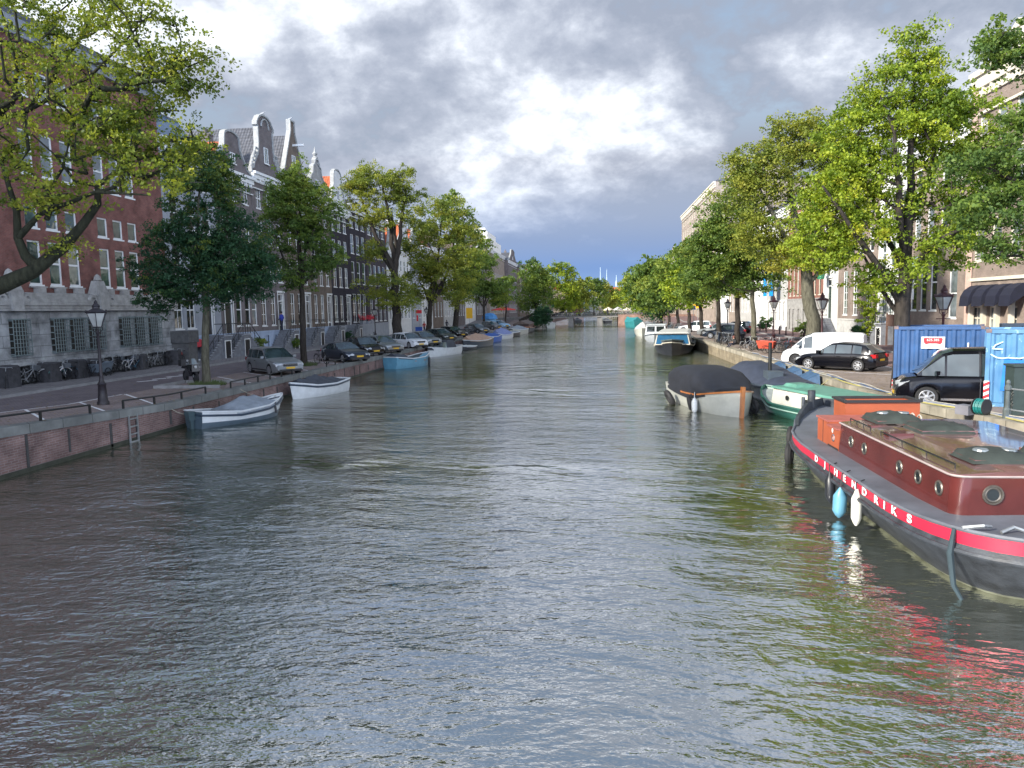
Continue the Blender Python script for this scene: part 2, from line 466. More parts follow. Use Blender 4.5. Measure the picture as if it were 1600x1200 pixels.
def quay(side, label, face, cope):
    X = XL if side < 0 else XR
    t = thing('quay_wall', label, 'quay wall', (X(0), 0, 0))
    x0 = X(0)
    vs = []; fs = []
    for y in YS:
        vs += [(X(y) - x0, y, -1.2), (X(y) - x0, y, GZ(y) - .2)]
    for i in range(len(YS) - 1):
        a = 2 * i
        fs.append((a, a + 2, a + 3, a + 1) if side < 0 else (a + 1, a + 3, a + 2, a))
    meshobj('brick_face', vs, fs, face, t)
    vs = []; fs = []
    s = -1 if side < 0 else 1
    for y in YS:
        x = X(y) - x0
        vs += [(x - s * .07, y, GZ(y) - .22), (x - s * .07, y, GZ(y) + .06), (x + s * .5, y, GZ(y) + .06), (x + s * .5, y, GZ(y) - .05), (x + s * .0, y, GZ(y) - .22)]
    for i in range(len(YS) - 1):
        for q in range(5):
            a = 5 * i + q; b = 5 * i + (q + 1) % 5
            fs.append((a, b, b + 5, a + 5) if side > 0 else (a, a + 5, b + 5, b))
    meshobj('coping', vs, fs, cope, t)
    return t
ql = quay(-1, 'long brick quay wall with grey stone coping below the parking bays on the shaded bank', QUAYB, COPE)
mb = MB()
for i in range(34):
    y = 13.6 + i * 1.75 + rnd.uniform(-.5, .5); mb.box(-.02, .022 + .004 * (i % 2), y - rnd.uniform(.03, .09), y + .04, .02 + (i % 3) * .12, GZ(y) - .25 - (i % 4) * .05)
STAIN = plain('dark_damp_stain', (.045, .045, .045), .8, var=.4, scale=5)
mb.build('damp_joint', STAIN, ql)
mb = MB()
for a, b in zip(YS[:-1], YS[1:]):
    if a < 130: mb.box(-.02, .022, a, b, -.6, .14)
mb.build('algae_band', plain('dark_algae', (.03, .034, .024), .5, var=.4, scale=4), ql)
qr = quay(1, 'weathered stone quay wall with worn pale coping on the sunny bank behind the moored boats', QUAYST, COPER)

# low mooring rails on the left coping
def rail(y0, y1, n, label):
    t = thing('quay_rail', label, 'rail', (-17.28, y0, GZ(y0) + .06), 0, 'low iron rails along the quay edge')
    m = MB(); z = lambda y: GZ(y) - GZ(y0)
    m.tube([(0, 0, .3), (0, (y1 - y0) / 2, z((y0 + y1) / 2) + .3), (0, y1 - y0, z(y1) + .3)], .035, 6)
    m.build('top_bar', IRON, t)
    for i in range(n):
        y = (y1 - y0) * i / (n - 1)
        b = MB(); b.box(-.03, .03, y - .035, y + .035, z(y0 + y) - .01, z(y0 + y) + .3); b.build('post', IRON, t)
rail(12, 23.4, 6, 'low black iron rail on the coping, nearest the camera, left of the ladder')
rail(25.2, 31, 4, 'low black iron rail on the coping beside the grey covered sloop')
rail(33.3, 40.5, 6, 'low black iron rail on the coping in front of the silver estate car')
rail(46, 52.5, 5, 'low black iron rail on the coping in front of the dark coupe')
rail(54.5, 63, 6, 'low black iron rail on the coping above the pale blue open boat')
# ladder
t = thing('quay_ladder', 'small pale metal ladder fixed to the brick quay wall down to the water', 'ladder', (-16.97, 25.2, 0))
m = MB(); m.box(0.02, .07, -.27, -.22, -.15, 1.0); m.box(0.02, .07, .22, .27, -.15, 1.0); m.build('side_rail', GREYMETAL, t)
for z in (.0, .28, .56, .84):
    m = MB(); m.box(.025, .065, -.22, .22, z, z + .045); m.build('rung', GREYMETAL, t)

# ---------------------------------------------------------------- houses
WCACHE = {}
def win_mesh(w_, h, nx, nz, wood, bar):
    key = (round(w_, 2), round(h, 2), nx, nz, wood.name)
    if key in WCACHE: return WCACHE[key]
    m = MB(); t = bar; a = w_ / 2
    m.box(-a, -a + t, -.0, .07, 0, h); m.box(a - t, a, -.0, .07, 0, h)
    m.box(-a + t, a - t, -.0, .07, h - t, h); m.box(-a + t, a - t, -.0, .07, 0, t)
    m.box(-a - .06, a + .06, -.1, -.0, -.09, .0)
    for i in range(1, nx):
        x = -a + w_ * i / nx; m.box(x - t * .28, x + t * .28, .012, .06, t, h - t)
    for i in range(1, nz):
        z = h * i / nz; b = t * (.6 if nz == 2 else .3); m.box(-a + t, a - t, .006, .064, z - b, z + b)
    o = m.build('window_tmp', wood); me = o.data; bpy.data.objects.remove(o)
    p = MB(); p.add([(-a + t * .5, .045, t * .5), (a - t * .5, .045, t * .5), (a - t * .5, .045, h - t * .5), (-a + t * .5, .045, h - t * .5)], [(0, 1, 2, 3)])
    pm = []
    for g in GL:
        o = p.build('pane_tmp', g); pm.append(o.data); bpy.data.objects.remove(o)
    WCACHE[key] = (me, pm); return WCACHE[key]
def add_window(parent, u, z, w_, h, y=.07, nx=1, nz=2, wood=None, bar=.075, glass=None):
    me, pm = win_mesh(w_, h, nx, nz, wood or WHITE, bar)
    o = link(bpy.data.objects.new('window', me), parent); o.location = (u, y, z)
    g = rnd.choices((0, 1, 2), (6, 2, 2))[0] if glass is None else glass
    link(bpy.data.objects.new('pane', pm[g]), o)
    return o
def holed_wall(m, x0, x1, z0, z1, holes, depth=.16):
    xs = sorted({x0, x1, *[h[0] for h in holes], *[h[2] for h in holes]})
    zs = sorted({z0, z1, *[h[1] for h in holes], *[h[3] for h in holes]})
    xs = [x for x in xs if x0 <= x <= x1]; zs = [z for z in zs if z0 <= z <= z1]
    for b, d in zip(zs[:-1], zs[1:]):
        run = None
        for a, c in zip(xs[:-1], xs[1:]):
            mx_, mz = (a + c) / 2, (b + d) / 2
            hole = any(h[0] < mx_ < h[2] and h[1] < mz < h[3] for h in holes)
            if not hole: run = (run[0] if run else a, c)
            if (hole or c == xs[-1]) and run:
                m.add([(run[0], 0, b), (run[1], 0, b), (run[1], 0, d), (run[0], 0, d)], [(0, 1, 2, 3)]); run = None
    for a, b, c, d in holes:
        m.add([(a, 0, b), (c, 0, b), (c, depth, b), (a, depth, b), (a, 0, d), (c, 0, d), (c, depth, d), (a, depth, d)],
              [(0, 1, 2, 3), (5, 4, 7, 6), (4, 0, 3, 7), (1, 5, 6, 2), (3, 2, 6, 7)])
def gable_outline(kind, W, h):
    a = W / 2; P = []
    if kind == 'neck':
        n = W * .24; right = [(a, 0), (a, .35), (a * .86, .5), (a * .72, h * .26), (n + .15, h * .38), (n, h * .5), (n, h * .78), (n + .18, h * .8), (n + .18, h * .84)]
        right += [(n * math.cos(t), h * .84 + h * .16 * math.sin(t)) for t in (.3, .7, 1.1, 1.4)]
    elif kind == 'bell':
        n = W * .2; right = [(a, 0), (a, .3), (a * .8, .6), (a * .6, h * .4), (n + .1, h * .6), (n, h * .85)]
        right += [(n * math.cos(t), h * .85 + h * .15 * math.sin(t)) for t in (.5, 1.0, 1.4)]
    elif kind == 'spout':
        right = [(a, 0), (a * .17, h * .84), (a * .17, h)]
    elif kind == 'step':
        right = [(a, 0)]; k = 5
        for i in range(k): right += [(a * (1 - i / k), h * (i + 1) / k * .95), (a * (1 - (i + 1) / k) + .15, h * (i + 1) / k * .95)]
    elif kind == 'ornate':
        right = [(a, 0), (a, .5), (a * .9, .9), (a * .7, h * .3), (a * .62, h * .5), (a * .4, h * .62), (a * .36, h * .78), (a * .12, h * .86), (a * .16, h * .93), (a * .04, h)]
    left = [(-x, z) for x, z in reversed(right)]
    return right + left
def house(name, label, side, X, y0, y1, H, rows=(), doors=(), gable=None, gh=3.6, wall=REDB, trim=None, tile_=TILE_G, roofh=2.6, plinth=None,
          plz=3.0, cornice=True, stoop=None, bar=.075, D=12, z0=1.0, attic=None, corn_h=.55, shutters=None, chimney=False, beam=False, nwin=3, glass=None, roofkind=None, gwall=None):
    """rows: (z bottom, z top, centres or count, width, nx, nz)"""
    W = y1 - y0; trim = trim or WHITE
    t = thing(name, label, 'building', (X, y0 if side < 0 else y1, 0), R(90) if side < 0 else R(-90))
    holes = []; wins = []
    for rw in rows:
        za, zb, cs, ww, nx, nz = rw[:6]
        if isinstance(cs, int): cs = [W * (i + .5) / cs * .92 + W * .04 for i in range(cs)]
        for u in cs: holes.append((u - ww / 2, za, u + ww / 2, zb)); wins.append((u, za, ww, zb - za, nx, nz, rw[6] if len(rw) > 6 else glass))
    for (u, za, zb, ww) in doors: holes.append((u - ww / 2, za, u + ww / 2, zb))
    m = MB(); holed_wall(m, 0, W, z0, H, holes)
    m.add([(0, 0, z0), (0, 0, H), (0, D, H), (0, D, z0)], [(3, 2, 1, 0)][::-1]); m.add([(W, 0, z0), (W, 0, H), (W, D, H), (W, D, z0)], [(0, 3, 2, 1)])
    m.add([(0, D, z0), (0, D, H), (W, D, H), (W, D, z0)], [(0, 1, 2, 3)]); m.add([(0, 0, H), (W, 0, H), (W, D, H), (0, D, H)], [(0, 1, 2, 3)])
    m.build('wall', wall, t)
    for (u, za, ww, hh, nx, nz, g) in wins: add_window(t, u, za, ww, hh, nx=nx, nz=nz, wood=trim, bar=bar, glass=g)
    if plinth:
        m = MB(); hs = [(a - 0, b, c, min(d, plz)) for a, b, c, d in holes if b < plz]
        vs0 = len(m.v); holed_wall(m, 0, W, z0, plz, hs, .12)
        m.v = [(x, y - .06, z) for x, y, z in m.v]
        m.add([(0, -.06, plz), (W, -.06, plz), (W, 0, plz), (0, 0, plz)], [(0, 1, 2, 3)])
        m.box(-0, W, -.1, -.061, plz - .12, plz + .04)
        m.build('plinth', plinth, t)
    for (u, za, zb, ww) in doors:
        d = MB(); d.box(u - ww / 2 + .09, u + ww / 2 - .09, .1, .15, za, zb - .75)
        do = d.build('door', plain('door_dark_green', (.012, .03, .022), .35) if u % 2 < 1 else plain('door_black', (.012, .012, .014), .3), t)
        d = MB(); d.box(u - ww / 2, u - ww / 2 + .09, .0, .15, za, zb); d.box(u + ww / 2 - .09, u + ww / 2, .0, .15, za, zb)
        d.box(u - ww / 2 + .09, u + ww / 2 - .09, .0, .15, zb - .1, zb); d.box(u - ww / 2 + .09, u + ww / 2 - .09, .0, .15, zb - .75, zb - .66)
        d.box(u - ww / 2 - .12, u - ww / 2, -.08, -.062, za, zb + .1); d.box(u + ww / 2, u + ww / 2 + .12, -.08, -.062, za, zb + .1); d.box(u - ww / 2 - .16, u + ww / 2 + .16, -.14, -.062, zb + .1, zb + .28)
        d.build('door_frame', trim, do)
        d = MB(); d.add([(u - ww / 2 + .09, .12, zb - .66), (u + ww / 2 - .09, .12, zb - .66), (u + ww / 2 - .09, .12, zb - .1), (u - ww / 2 + .09, .12, zb - .1)], [(0, 1, 2, 3)]); d.build('fanlight', GL[0], do)
    if cornice:
        m = MB(); c = corn_h
        m.box(-.0, W, -.12, -.002, H - c * 1.5, H - c); m.box(0, W, -.3, -.002, H - c, H - c * .3); m.box(0, W, -.46, -.002, H - c * .3, H + .06)
        m.box(0, W, -.16, -.002, H - c * 2.6, H - c * 2.45)
        if c > .5:
            k = int(W / .9)
            for i in range(k): u = W * (i + .5) / k; m.box(u - .09, u + .09, -.27, -.121, H - c * 1.45, H - c - .002)
        m.build('cornice', trim, t)
    if gable:
        P = [(W / 2 + x, H + z) for x, z in gable_outline(gable, W, gh)]
        m = MB(); m.prism(P, -.02, .3); m.build('gable', gwall or wall, t)
        m = MB(); m.sweep(P, .085, -.12, .32)
        n_ = len(P)
        tp = max(P, key=lambda p: p[1])
        if gable in ('neck', 'ornate'):
            if gable == 'ornate': m.lathe([(.0, 0), (.32, .02), (.14, .2), (.3, .45), (.12, .7), (.05, 1.05), (.01, 1.2)], 8, (W / 2, .1, tp[1]))
            hw = W * .24
            for s in (-1, 1):  # carved scrolls beside the neck
                for q in range(5):
                    rr = .34 - q * .045
                    m.torus((W / 2 + s * (hw + .45 + q * .26), -.05 - q * .004, H + gh * (.36 - q * .065)), rr, .1, 8, 5, 'y')
            m.torus((W / 2, -.08, H + gh * .8), hw * .5, .09, 10, 5, 'y', 0, math.pi)
        m.build('gable_trim', GTRIM, t)
        aw = .8; add_window(t, W / 2, H + gh * .22, aw, gh * .26, y=-.09, nx=2, nz=1, wood=trim)
        if beam:
            m = MB(); m.box(W / 2 - .09, W / 2 + .09, -1.2, -.02, H + gh * .62, H + gh * .62 + .2); m.build('hoist_beam', trim, t)
        zr = H + gh * .62 if roofh is None else H + roofh
        m = MB(); m.add([(-.05, .3, H - .02), (W + .05, .3, H - .02), (W + .05, D, H - .02), (-.05, D, H - .02), (W / 2, .3, zr), (W / 2, D, zr)],
                        [(0, 4, 5, 3), (1, 2, 5, 4), (0, 1, 4), (2, 3, 5)])
        rf = m.build('roof', tile_, t)
    else:
        zr = H + roofh
        m = MB(); m.add([(0, -.02, H + .06), (W, -.02, H + .06), (W, D, H + .06), (0, D, H + .06), (0.05, roofh * .9, zr), (W - .05, roofh * .9, zr), (W - .05, D - roofh * .9, zr), (.05, D - roofh * .9, zr)],
                        [(0, 1, 5, 4), (1, 2, 6, 5), (2, 3, 7, 6), (3, 0, 4, 7), (4, 5, 6, 7)])
        rf = m.build('roof', tile_, t)
        if attic:
            for u in attic:
                m = MB(); a = .7; m.box(u - a, u + a, .35, 2.4, H + .1, H + 1.55); m.prism([(u - a - .15, H + 1.55), (u + a + .15, H + 1.55), (u, H + 2.05)], .25, 2.5)
                dm = m.build('dormer', trim, t); add_window(dm, u, H + .35, .95, 1.1, y=.27, nx=2, nz=1, wood=trim)
    if chimney:
        m = MB(); m.box(W * .8, W * .8 + .7, 3, 3.8, H, zr + 1.1); m.box(W * .8 - .05, W * .8 + .75, 2.95, 3.85, zr + 1.1, zr + 1.22)
        m.lathe([(.14, 0), (.14, .5)], 8, (W * .8 + .2, 3.4, zr + 1.2)); m.lathe([(.14, 0), (.14, .5)], 8, (W * .8 + .5, 3.4, zr + 1.2))
        m.build('chimney', wall, rf)
    if stoop:
        for k_, (u, dirn, zt) in enumerate(stoop): make_stoop(t, u, dirn, zt - .007 * k_, w_=1.3 - .014 * k_, dpt=1.5 - .012 * k_)
    return t
STEP = plain('stoop_stone', (.17, .18, .20), .75, var=.3, scale=3)
STEPL = plain('pale_step_edge', (.34, .36, .39), .75, var=.2)  # paler nosing strips that set the steps apart
def make_stoop(t, u, s, zt, zb=1.15, w_=1.3, dpt=1.5):
    m = MB(); n = max(3, int(round((zt - zb) / .19)))
    m.box(u - w_ / 2, u + w_ / 2, -dpt, -.062, zb, zt - .1); m.box(u - w_ / 2 - .05, u + w_ / 2 + .05, -dpt - .05, -.064, zt - .1, zt)
    for i in range(n - 1):
        x0 = u + s * (w_ / 2 + i * .27); x1 = x0 + s * .27; z = zt - (i + 1) * (zt - zb) / n
        m.box(min(x0, x1), max(x0, x1), -dpt + .08, -.12, zb, z)
        m.box(min(x0, x1 + s * .03), max(x0, x1 + s * .03), -dpt + .02, -.118, z, z + .045)
    so_ = m.build('stoop', STEP, t)
    m = MB()
    for i in range(n - 1):
        x0 = u + s * (w_ / 2 + i * .27); x1 = x0 + s * .31; z = zt - (i + 1) * (zt - zb) / n
        m.box(min(x0, x1), max(x0, x1), -dpt - .03, -dpt + .012, z - .0, z + .05)
    m.box(u - w_ / 2 - .08, u + w_ / 2 + .08, -dpt - .09, -dpt - .052, zt - .1, zt - .02)
    m.build('step_edge', STEPL, so_)
    m = MB(); m.box(u - .42, u + .42, -dpt - .012, -dpt - .002, zb, zb + 1.35); m.build('basement_door', plain('door_black', (.012, .012, .014), .3), so_)
    m = MB(); m.box(u - .5, u - .42, -dpt - .03, -dpt - .002, zb, zb + 1.42); m.box(u + .42, u + .5, -dpt - .03, -dpt - .002, zb, zb + 1.42); m.box(u - .42, u + .42, -dpt - .03, -dpt - .002, zb + 1.35, zb + 1.42); m.build('door_surround', WHITE, so_)
    m = MB(); L = (n - 1) * .27
    P = [(u - s * w_ / 2, -dpt, zt + .85), (u + s * w_ / 2, -dpt, zt + .85), (u + s * (w_ / 2 + L), -dpt, zb + .95)]
    m.tube(P, .03, 5); m.tube([(a, b, c - .4) for a, b, c in P], .018, 4)
    m.tube([(u - s * w_ / 2, -dpt, zt + .85), (u - s * w_ / 2, -.1, zt + .85)], .03, 5)
    for i in range(4): a = i / 3; x = u - s * w_ / 2 + s * w_ * a; m.tube([(x, -dpt, zt), (x, -dpt, zt + .85)], .025, 4)
    for i in range(1, 4): a = i / 3; x = u + s * (w_ / 2 + L * a); z = zt + (zb - zt) * a; m.tube([(x, -dpt, z), (x, -dpt, z + .9)], .03, 4)
    m.build('railing', IRON, so_)

# ---- the large brick office on the left
X0 = -30.5
groups = []
for g in range(6): groups += [37.85 + 5.95 * (g - 4), 39.4 + 5.95 * (g - 4), 40.95 + 5.95 * (g - 4)]
gu = [g for g in groups + [43.75, 45.25, 46.75] if g > 16]
gu = sorted(set(round(g - 14, 2) for g in gu if g < 47.5 and not (43 < g < 43.9 and abs(g - 43.75) > .02)))
gu = [round(g - 14, 2) for g in ([18.2, 19.7, 21.2, 25.0, 26.5, 28.0, 31.6, 33.1, 34.6, 37.85, 39.4, 40.95, 43.75, 45.25, 46.75])]
rb = house('brick_office_building', 'large dark red brick building with stone base, barred windows and tall white framed windows', -1, X0, 14, 50.4, 20.3,
      rows=[(6.45, 8.85, gu, .98, 1, 2, 1), (9.55, 10.75, gu, .98, 1, 1, 1), (12.4, 14.75, gu, .98, 1, 2, 2), (16.6, 18.1, gu, .98, 1, 1, 2)],
      wall=REDB, tile_=TILE_G, roofh=1.2, cornice=False, bar=.09)
m = MB(); m.box(0, 36.4, -.5, -.004, 19.85, 20.3); m.box(0, 36.4, -.3, -.004, 19.5, 19.85); m.build('eaves', plain('grey_eaves', (.24, .26, .29), .6), rb)
m = MB(); m.box(-.1, 36.5, -.35, -.003, 1.0, 6.0)
m.box(-.1, 36.55, -.5, -.351, 1.0, 2.3)
sb = m.build('stone_base', GREYST, rb)
m = MB()
m.box(-.1, 36.5, -.62, -.352, 5.0, 5.12)
for z, y in ((5.13, .6), (5.3, .66), (5.47, .62), (5.64, .52), (5.81, .42)): m.box(-.1, 36.5, -y, -.004, z, z + .165)
m.build('stone_moulding', STONEW, rb)
for u in (7.6, 14.4, 21.5, 28.4, 34.6):
    m = MB(); m.taper(u, -.35, 5.9, 6.8, .6, .32, .3, .2); m.taper(u, -.45, 5.0, 6.1, .35, .35, .45, .3); m.lathe([(0, 0), (.25, .03), (.16, .3), (0, .42)], 8, (u, -.35, 6.8))
    for s in (-1, 1): m.torus((u + s * .85, -.55, 5.6), .26, .12, 10, 5, 'y')
    m.build('carved_ornament', STONEW, rb)
m = MB()
for u in gu: m.box(u - .62, u + .62, -.16, -.004, 6.28, 6.36); m.box(u - .3, u + .3, -.3, -.005, 6.0, 6.28)
m.build('window_ledge', STONEW, rb)
GRM = plain('window_grille_paint', (.16, .20, .20), .6, var=.25)
for yc in (19.5, 21, 22.5, 25.6, 27.1, 28.6, 31.6, 33.2, 35.8, 38.75, 40.3, 41.85, 44.75, 46.25, 47.8):
    u = yc - 14; a = .6
    m = MB(); m.add([(u - a, -.356, 2.7), (u + a, -.356, 2.7), (u + a, -.356, 4.55), (u - a, -.356, 4.55)], [(0, 1, 2, 3)])
    p = m.build('window', plain('dark_barred_glass', (.012, .014, .016), .3), rb); m = MB()
    for i in range(7): x = u - a + 2 * a * i / 6; m.box(x - .018, x + .018, -.62, -.585, 2.7, 4.55)
    for i in range(10): z = 2.7 + 1.85 * i / 9; m.box(u - a - .02, u + a + .02, -.645, -.621, z - .018, z + .018)
    for x in (u - a, u + a):
        for i in range(6): z = 2.75 + 1.75 * i / 5; m.box(x - .02, x + .02, -.62, -.357, z - .025, z + .025)
    for i in range(7): x = u - a + 2 * a * i / 6; m.box(x - .02, x + .02, -.62, -.357, 4.56, 4.6); m.box(x - .02, x + .02, -.62, -.357, 2.64, 2.69)
    m.build('grille', GRM, p)

house('canal_house', 'unseen brick house added beyond the left frame edge to shade the near quay', -1, X0, -14, 13.9, 19.5, rows=[(3.4, 6.2, 9, 1.1, 1, 2), (7.4, 9.7, 9, 1.1, 1, 2), (11, 13, 9, 1.1, 1, 2)], wall=REDB, roofh=2.5)  # out of view; added to keep direct sun off the near quay
# ---- left row of canal houses
BW = plain('blue_grey_plinth', (.34, .42, .55), .7, var=.12, scale=2)
GREYB = brick('grey_brown_brick', (.17, .145, .145), (.205, .17, .165), (.17, .16, .16))
BROWNB = brick('brown_brick', (.17, .125, .10), (.21, .155, .125), (.18, .16, .13))
BLACKB = brick('black_brick', (.028, .024, .032), (.038, .032, .04), (.05, .045, .055))
PALEB = brick('pale_plaster', (.42, .42, .40), (.44, .44, .42), (.40, .40, .38), 3, 1.5, .25)
WHITEH = plain('white_plaster', (.62, .62, .60), .8, var=.12, scale=1)
GREYH = plain('grey_plaster', (.28, .30, .33), .8, var=.15, scale=1)
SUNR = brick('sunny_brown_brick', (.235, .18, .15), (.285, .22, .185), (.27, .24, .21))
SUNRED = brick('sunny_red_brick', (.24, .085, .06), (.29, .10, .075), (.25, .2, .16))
TANB = brick('tan_brick', (.32, .26, .21), (.36, .29, .235), (.30, .27, .24))
Hh = lambda *a, **k: house(*a, **k)
std = lambda n, w_=1.05: [(3.5, 6.6, n, w_, 2, 3), (7.6, 10.0, n, w_, 2, 2), (11.0, 13.2, n, w_, 2, 2), (14.2, 16.0, n, w_, 2, 2)]
h = house('canal_house', 'house with blue glass attic and red basement awning beside the large brick building', -1, X0, 50.45, 57.9, 17.2,
      rows=[(3.6, 6.4, [1.2, 2.9], 1.2, 2, 2), (1.5, 2.5, [1.2, 3.3], .9, 1, 1), (7.6, 10, 3, 1.1, 1, 2), (11, 13.2, 3, 1.1, 1, 2), (14.2, 16, 3, 1.1, 1, 2)], doors=[(5.4, 3.0, 6.4, 1.4)], wall=GREYH, plinth=BW, stoop=[(5.4, -1, 3.0)], roofh=.4, tile_=SLATE)
m = MB(); m.add([(0.1, .8, 17.3), (7.3, .8, 17.3), (7.3, 9, 17.3), (.1, 9, 17.3), (.1, 2.6, 20), (7.3, 2.6, 20), (7.3, 9, 20), (.1, 9, 20)], [(0, 1, 5, 4), (1, 2, 6, 5), (3, 0, 4, 7), (4, 5, 6, 7), (2, 3, 7, 6)]); m.build('glass_attic', SLATE, h)
m = MB(); m.box(.1, 7.3, 2.4, 2.62, 20.01, 20.14); m.build('attic_edge', WHITE, h)
m = MB(); m.add([(1.9, -.07, 2.75), (3.9, -.07, 2.75), (3.9, -.7, 2.25), (1.9, -.7, 2.25), (1.9, -.07, 2.7), (3.9, -.07, 2.7), (3.9, -.7, 2.2), (1.9, -.7, 2.2)], [(0, 3, 2, 1), (4, 5, 6, 7), (3, 7, 6, 2), (0, 4, 7, 3), (1, 2, 6, 5)])
m.build('awning', plain('red_awning', (.42, .02, .03), .7), h)
house('canal_house', 'grey brick house with white hooded gable and double stoop above a small red curtained window', -1, X0, 57.95, 64.6, 16.6,
      rows=[(3.6, 6.4, [3.1, 4.7, 6.0], 1.0, 1, 2), (1.5, 2.5, [3.2], .9, 1, 1)] + std(3)[1:], doors=[(1.2, 3.0, 6.3, 1.4)], wall=GREYB, plinth=BW, stoop=[(1.2, -1, 3.0), (1.2, 1, 3.0)], gable='bell', gh=3.4, gwall=GREYB, chimney=True, tile_=TILE_O, roofh=2.6)
house('canal_house', 'grey brick house with tall carved neck gable and rounded top, seagull on it', -1, X0, 64.65, 71.2, 17.3,
      rows=[(1.5, 2.6, [1.5, 3.2], .8, 1, 1)] + std(3), doors=[(4.9, 3.0, 6.5, 1.3)], wall=GREYB, plinth=BW, stoop=[(4.9, -1, 3.0)], gable='neck', gh=5.6, gwall=GREYB, tile_=TILE_G, roofh=4.6)
house('canal_house', 'brown brick house with tall narrow spout gable and white hoist beam', -1, X0, 71.25, 77.6, 17.4,
      rows=[(1.5, 2.6, [1.2, 2.8], .8, 1, 1)] + std(3, 1.1), doors=[(5.2, 3.0, 6.5, 1.3)], wall=BROWNB, plinth=BW, stoop=[(5.2, -1, 3.0)], gable='spout', gh=6.6, beam=True, tile_=TILE_G, roofh=5.2)
house('canal_house', 'brown brick house with white ornate gable topped by a carved urn', -1, X0, 77.65, 84.0, 17.0,
      rows=std(3), doors=[(5.3, 3.0, 6.5, 1.3)], wall=BROWNB, plinth=BW, stoop=[(5.3, -1, 3.0)], gable='ornate', gh=4.6, gwall=STONEW, trim=WHITE, tile_=TILE_G, roofh=2.6)
house('canal_house', 'narrow black brick house with white bell gable and bright orange tiled roof', -1, X0, 84.05, 90.6, 16.9,
      rows=std(3, 1.2), doors=[(5.6, 3.0, 6.5, 1.2)], wall=BLACKB, plinth=GREYH, stoop=[(5.6, -1, 3.0)], gable='bell', gh=4.6, gwall=WHITEH, tile_=TILE_O, roofh=3.9)
hb = house('canal_house', 'black brick house with flat cornice and red flower boxes on its grey balcony', -1, X0, 90.65, 97.8, 18.0,
      rows=[(3.3, 6.9, [1.5, 3.4, 5.4], 1.5, 2, 3), (8.2, 11.0, 3, 1.3, 1, 2), (12, 14.4, 3, 1.3, 1, 2), (15.2, 17, 3, 1.3, 1, 2)], doors=[], wall=BLACKB, plinth=GREYH, tile_=TILE_G, roofh=.8)
house('canal_house', 'dark grey brick house with flat cornice between the black house and the big tree', -1, X0, 97.85, 107.2, 17.6,
      rows=[(3.3, 6.9, 4, 1.3, 2, 3), (8.2, 11.0, 4, 1.3, 1, 2), (12, 14.2, 4, 1.3, 1, 2), (15, 16.6, 4, 1.3, 1, 2)], wall=brick('plum_brick', (.06, .05, .062), (.075, .06, .07), (.08, .07, .08)), plinth=GREYH, tile_=TILE_G, roofh=.8)
far = [  # y0, y1, H, gable, wall, tile, label
    (107.25, 113.6, 13.2, 'bell', WHITEH, TILE_O, 'white house with orange roof glimpsed between two trees on the shaded bank'),
    (113.65, 120.5, 15.0, 'neck', WHITEH, TILE_O, 'white house with orange roof and neck gable behind the yellowing trees'),
    (120.55, 127.3, 14.6, 'step', GREYH, TILE_O, 'pale grey stepped gable house with white ground floor behind the trees'),
    (127.35, 136, 15.8, None, WHITEH, TILE_O, 'wide white house with flat cornice partly hidden behind the trees'),
    (136.05, 145, 16.2, 'bell', BROWNB, TILE_B, 'brown bell gable house far along the shaded bank'),
    (145.05, 156, 15.5, None, PALEB, TILE_G, 'pale plastered house behind the row of dark parked cars'),
    (156.05, 168, 17, 'spout', GREYB, TILE_B, 'grey spout gable house above the yellow sign on the shaded bank'),
    (168.05, 182, 17, None, WHITEH, TILE_G, 'white fronted house behind the blue canopy on the shaded bank'),
    (182.05, 200, 18.5, 'spout', GREYB, TILE_B, 'grey green gabled house just left of the bright white attic'),
    (200.05, 236, 21, 'white', TANB, TILE_G, 'tall corner house with sunlit white attic storey at the far left'),
    (236.05, 262, 20, 'bell', GREYB, TILE_G, 'grey gabled house right of the sunlit white attic'),
    (262.05, 300, 19, None, BROWNB, TILE_G, 'brown far house behind the tall round tree left of the bridge'),
    (300.05, 350, 19, 'bell', WHITEH, TILE_O, 'white far house glimpsed behind the tree at the left end of the bridge'),
    (350.05, 420, 22, None, BROWNB, TILE_G, 'dark red brick corner block showing above the yellow tree beyond the bridge'),
    (470, 540, 16, None, BROWNB, TILE_O, 'low far house with red tiled roof behind the trees beyond the bridge')]
for (a, b, H_, g, wl_, tl, lb) in far:
    n = max(3, int((b - a) / 2.4)); X = X0 + lerp(a, [100, 180, 420, 500], [0, 1.2, 9.5, 16])
    k = dict(gable=g, gh=4.2) if g and g != 'white' else {}
    hh = house('canal_house', lb, -1, X, a, b, H_, rows=[(3.4, 6.2, n, 1.15, 2, 2), (7.4, 9.7, n, 1.1, 1, 2), (10.8, 12.5, n, 1.1, 1, 2)] + ([(13.6, 15, n, 1.1, 1, 2)] if H_ > 15.5 else []),
               wall=wl_, tile_=tl, roofh=3.4, D=14, chimney=bool(g) and g != 'white', trim=WHITE, **k)
    if g == 'white':
        m = MB(); m.box(2, b - a - 6, .2, 9, H_ + .07, H_ + 3.2); m.box(6, b - a - 12, 1, 7, H_ + 3.2, H_ + 5.2); m.box(9, 12, 2, 5, H_ + 5.2, H_ + 6.4)
        m.build('attic_storey', plain('bright_white_paint', (.8, .78, .72), .6, var=.05), hh)
    elif not g:
        pass
    if 'yellow tree beyond' in lb or g is None:
        pass

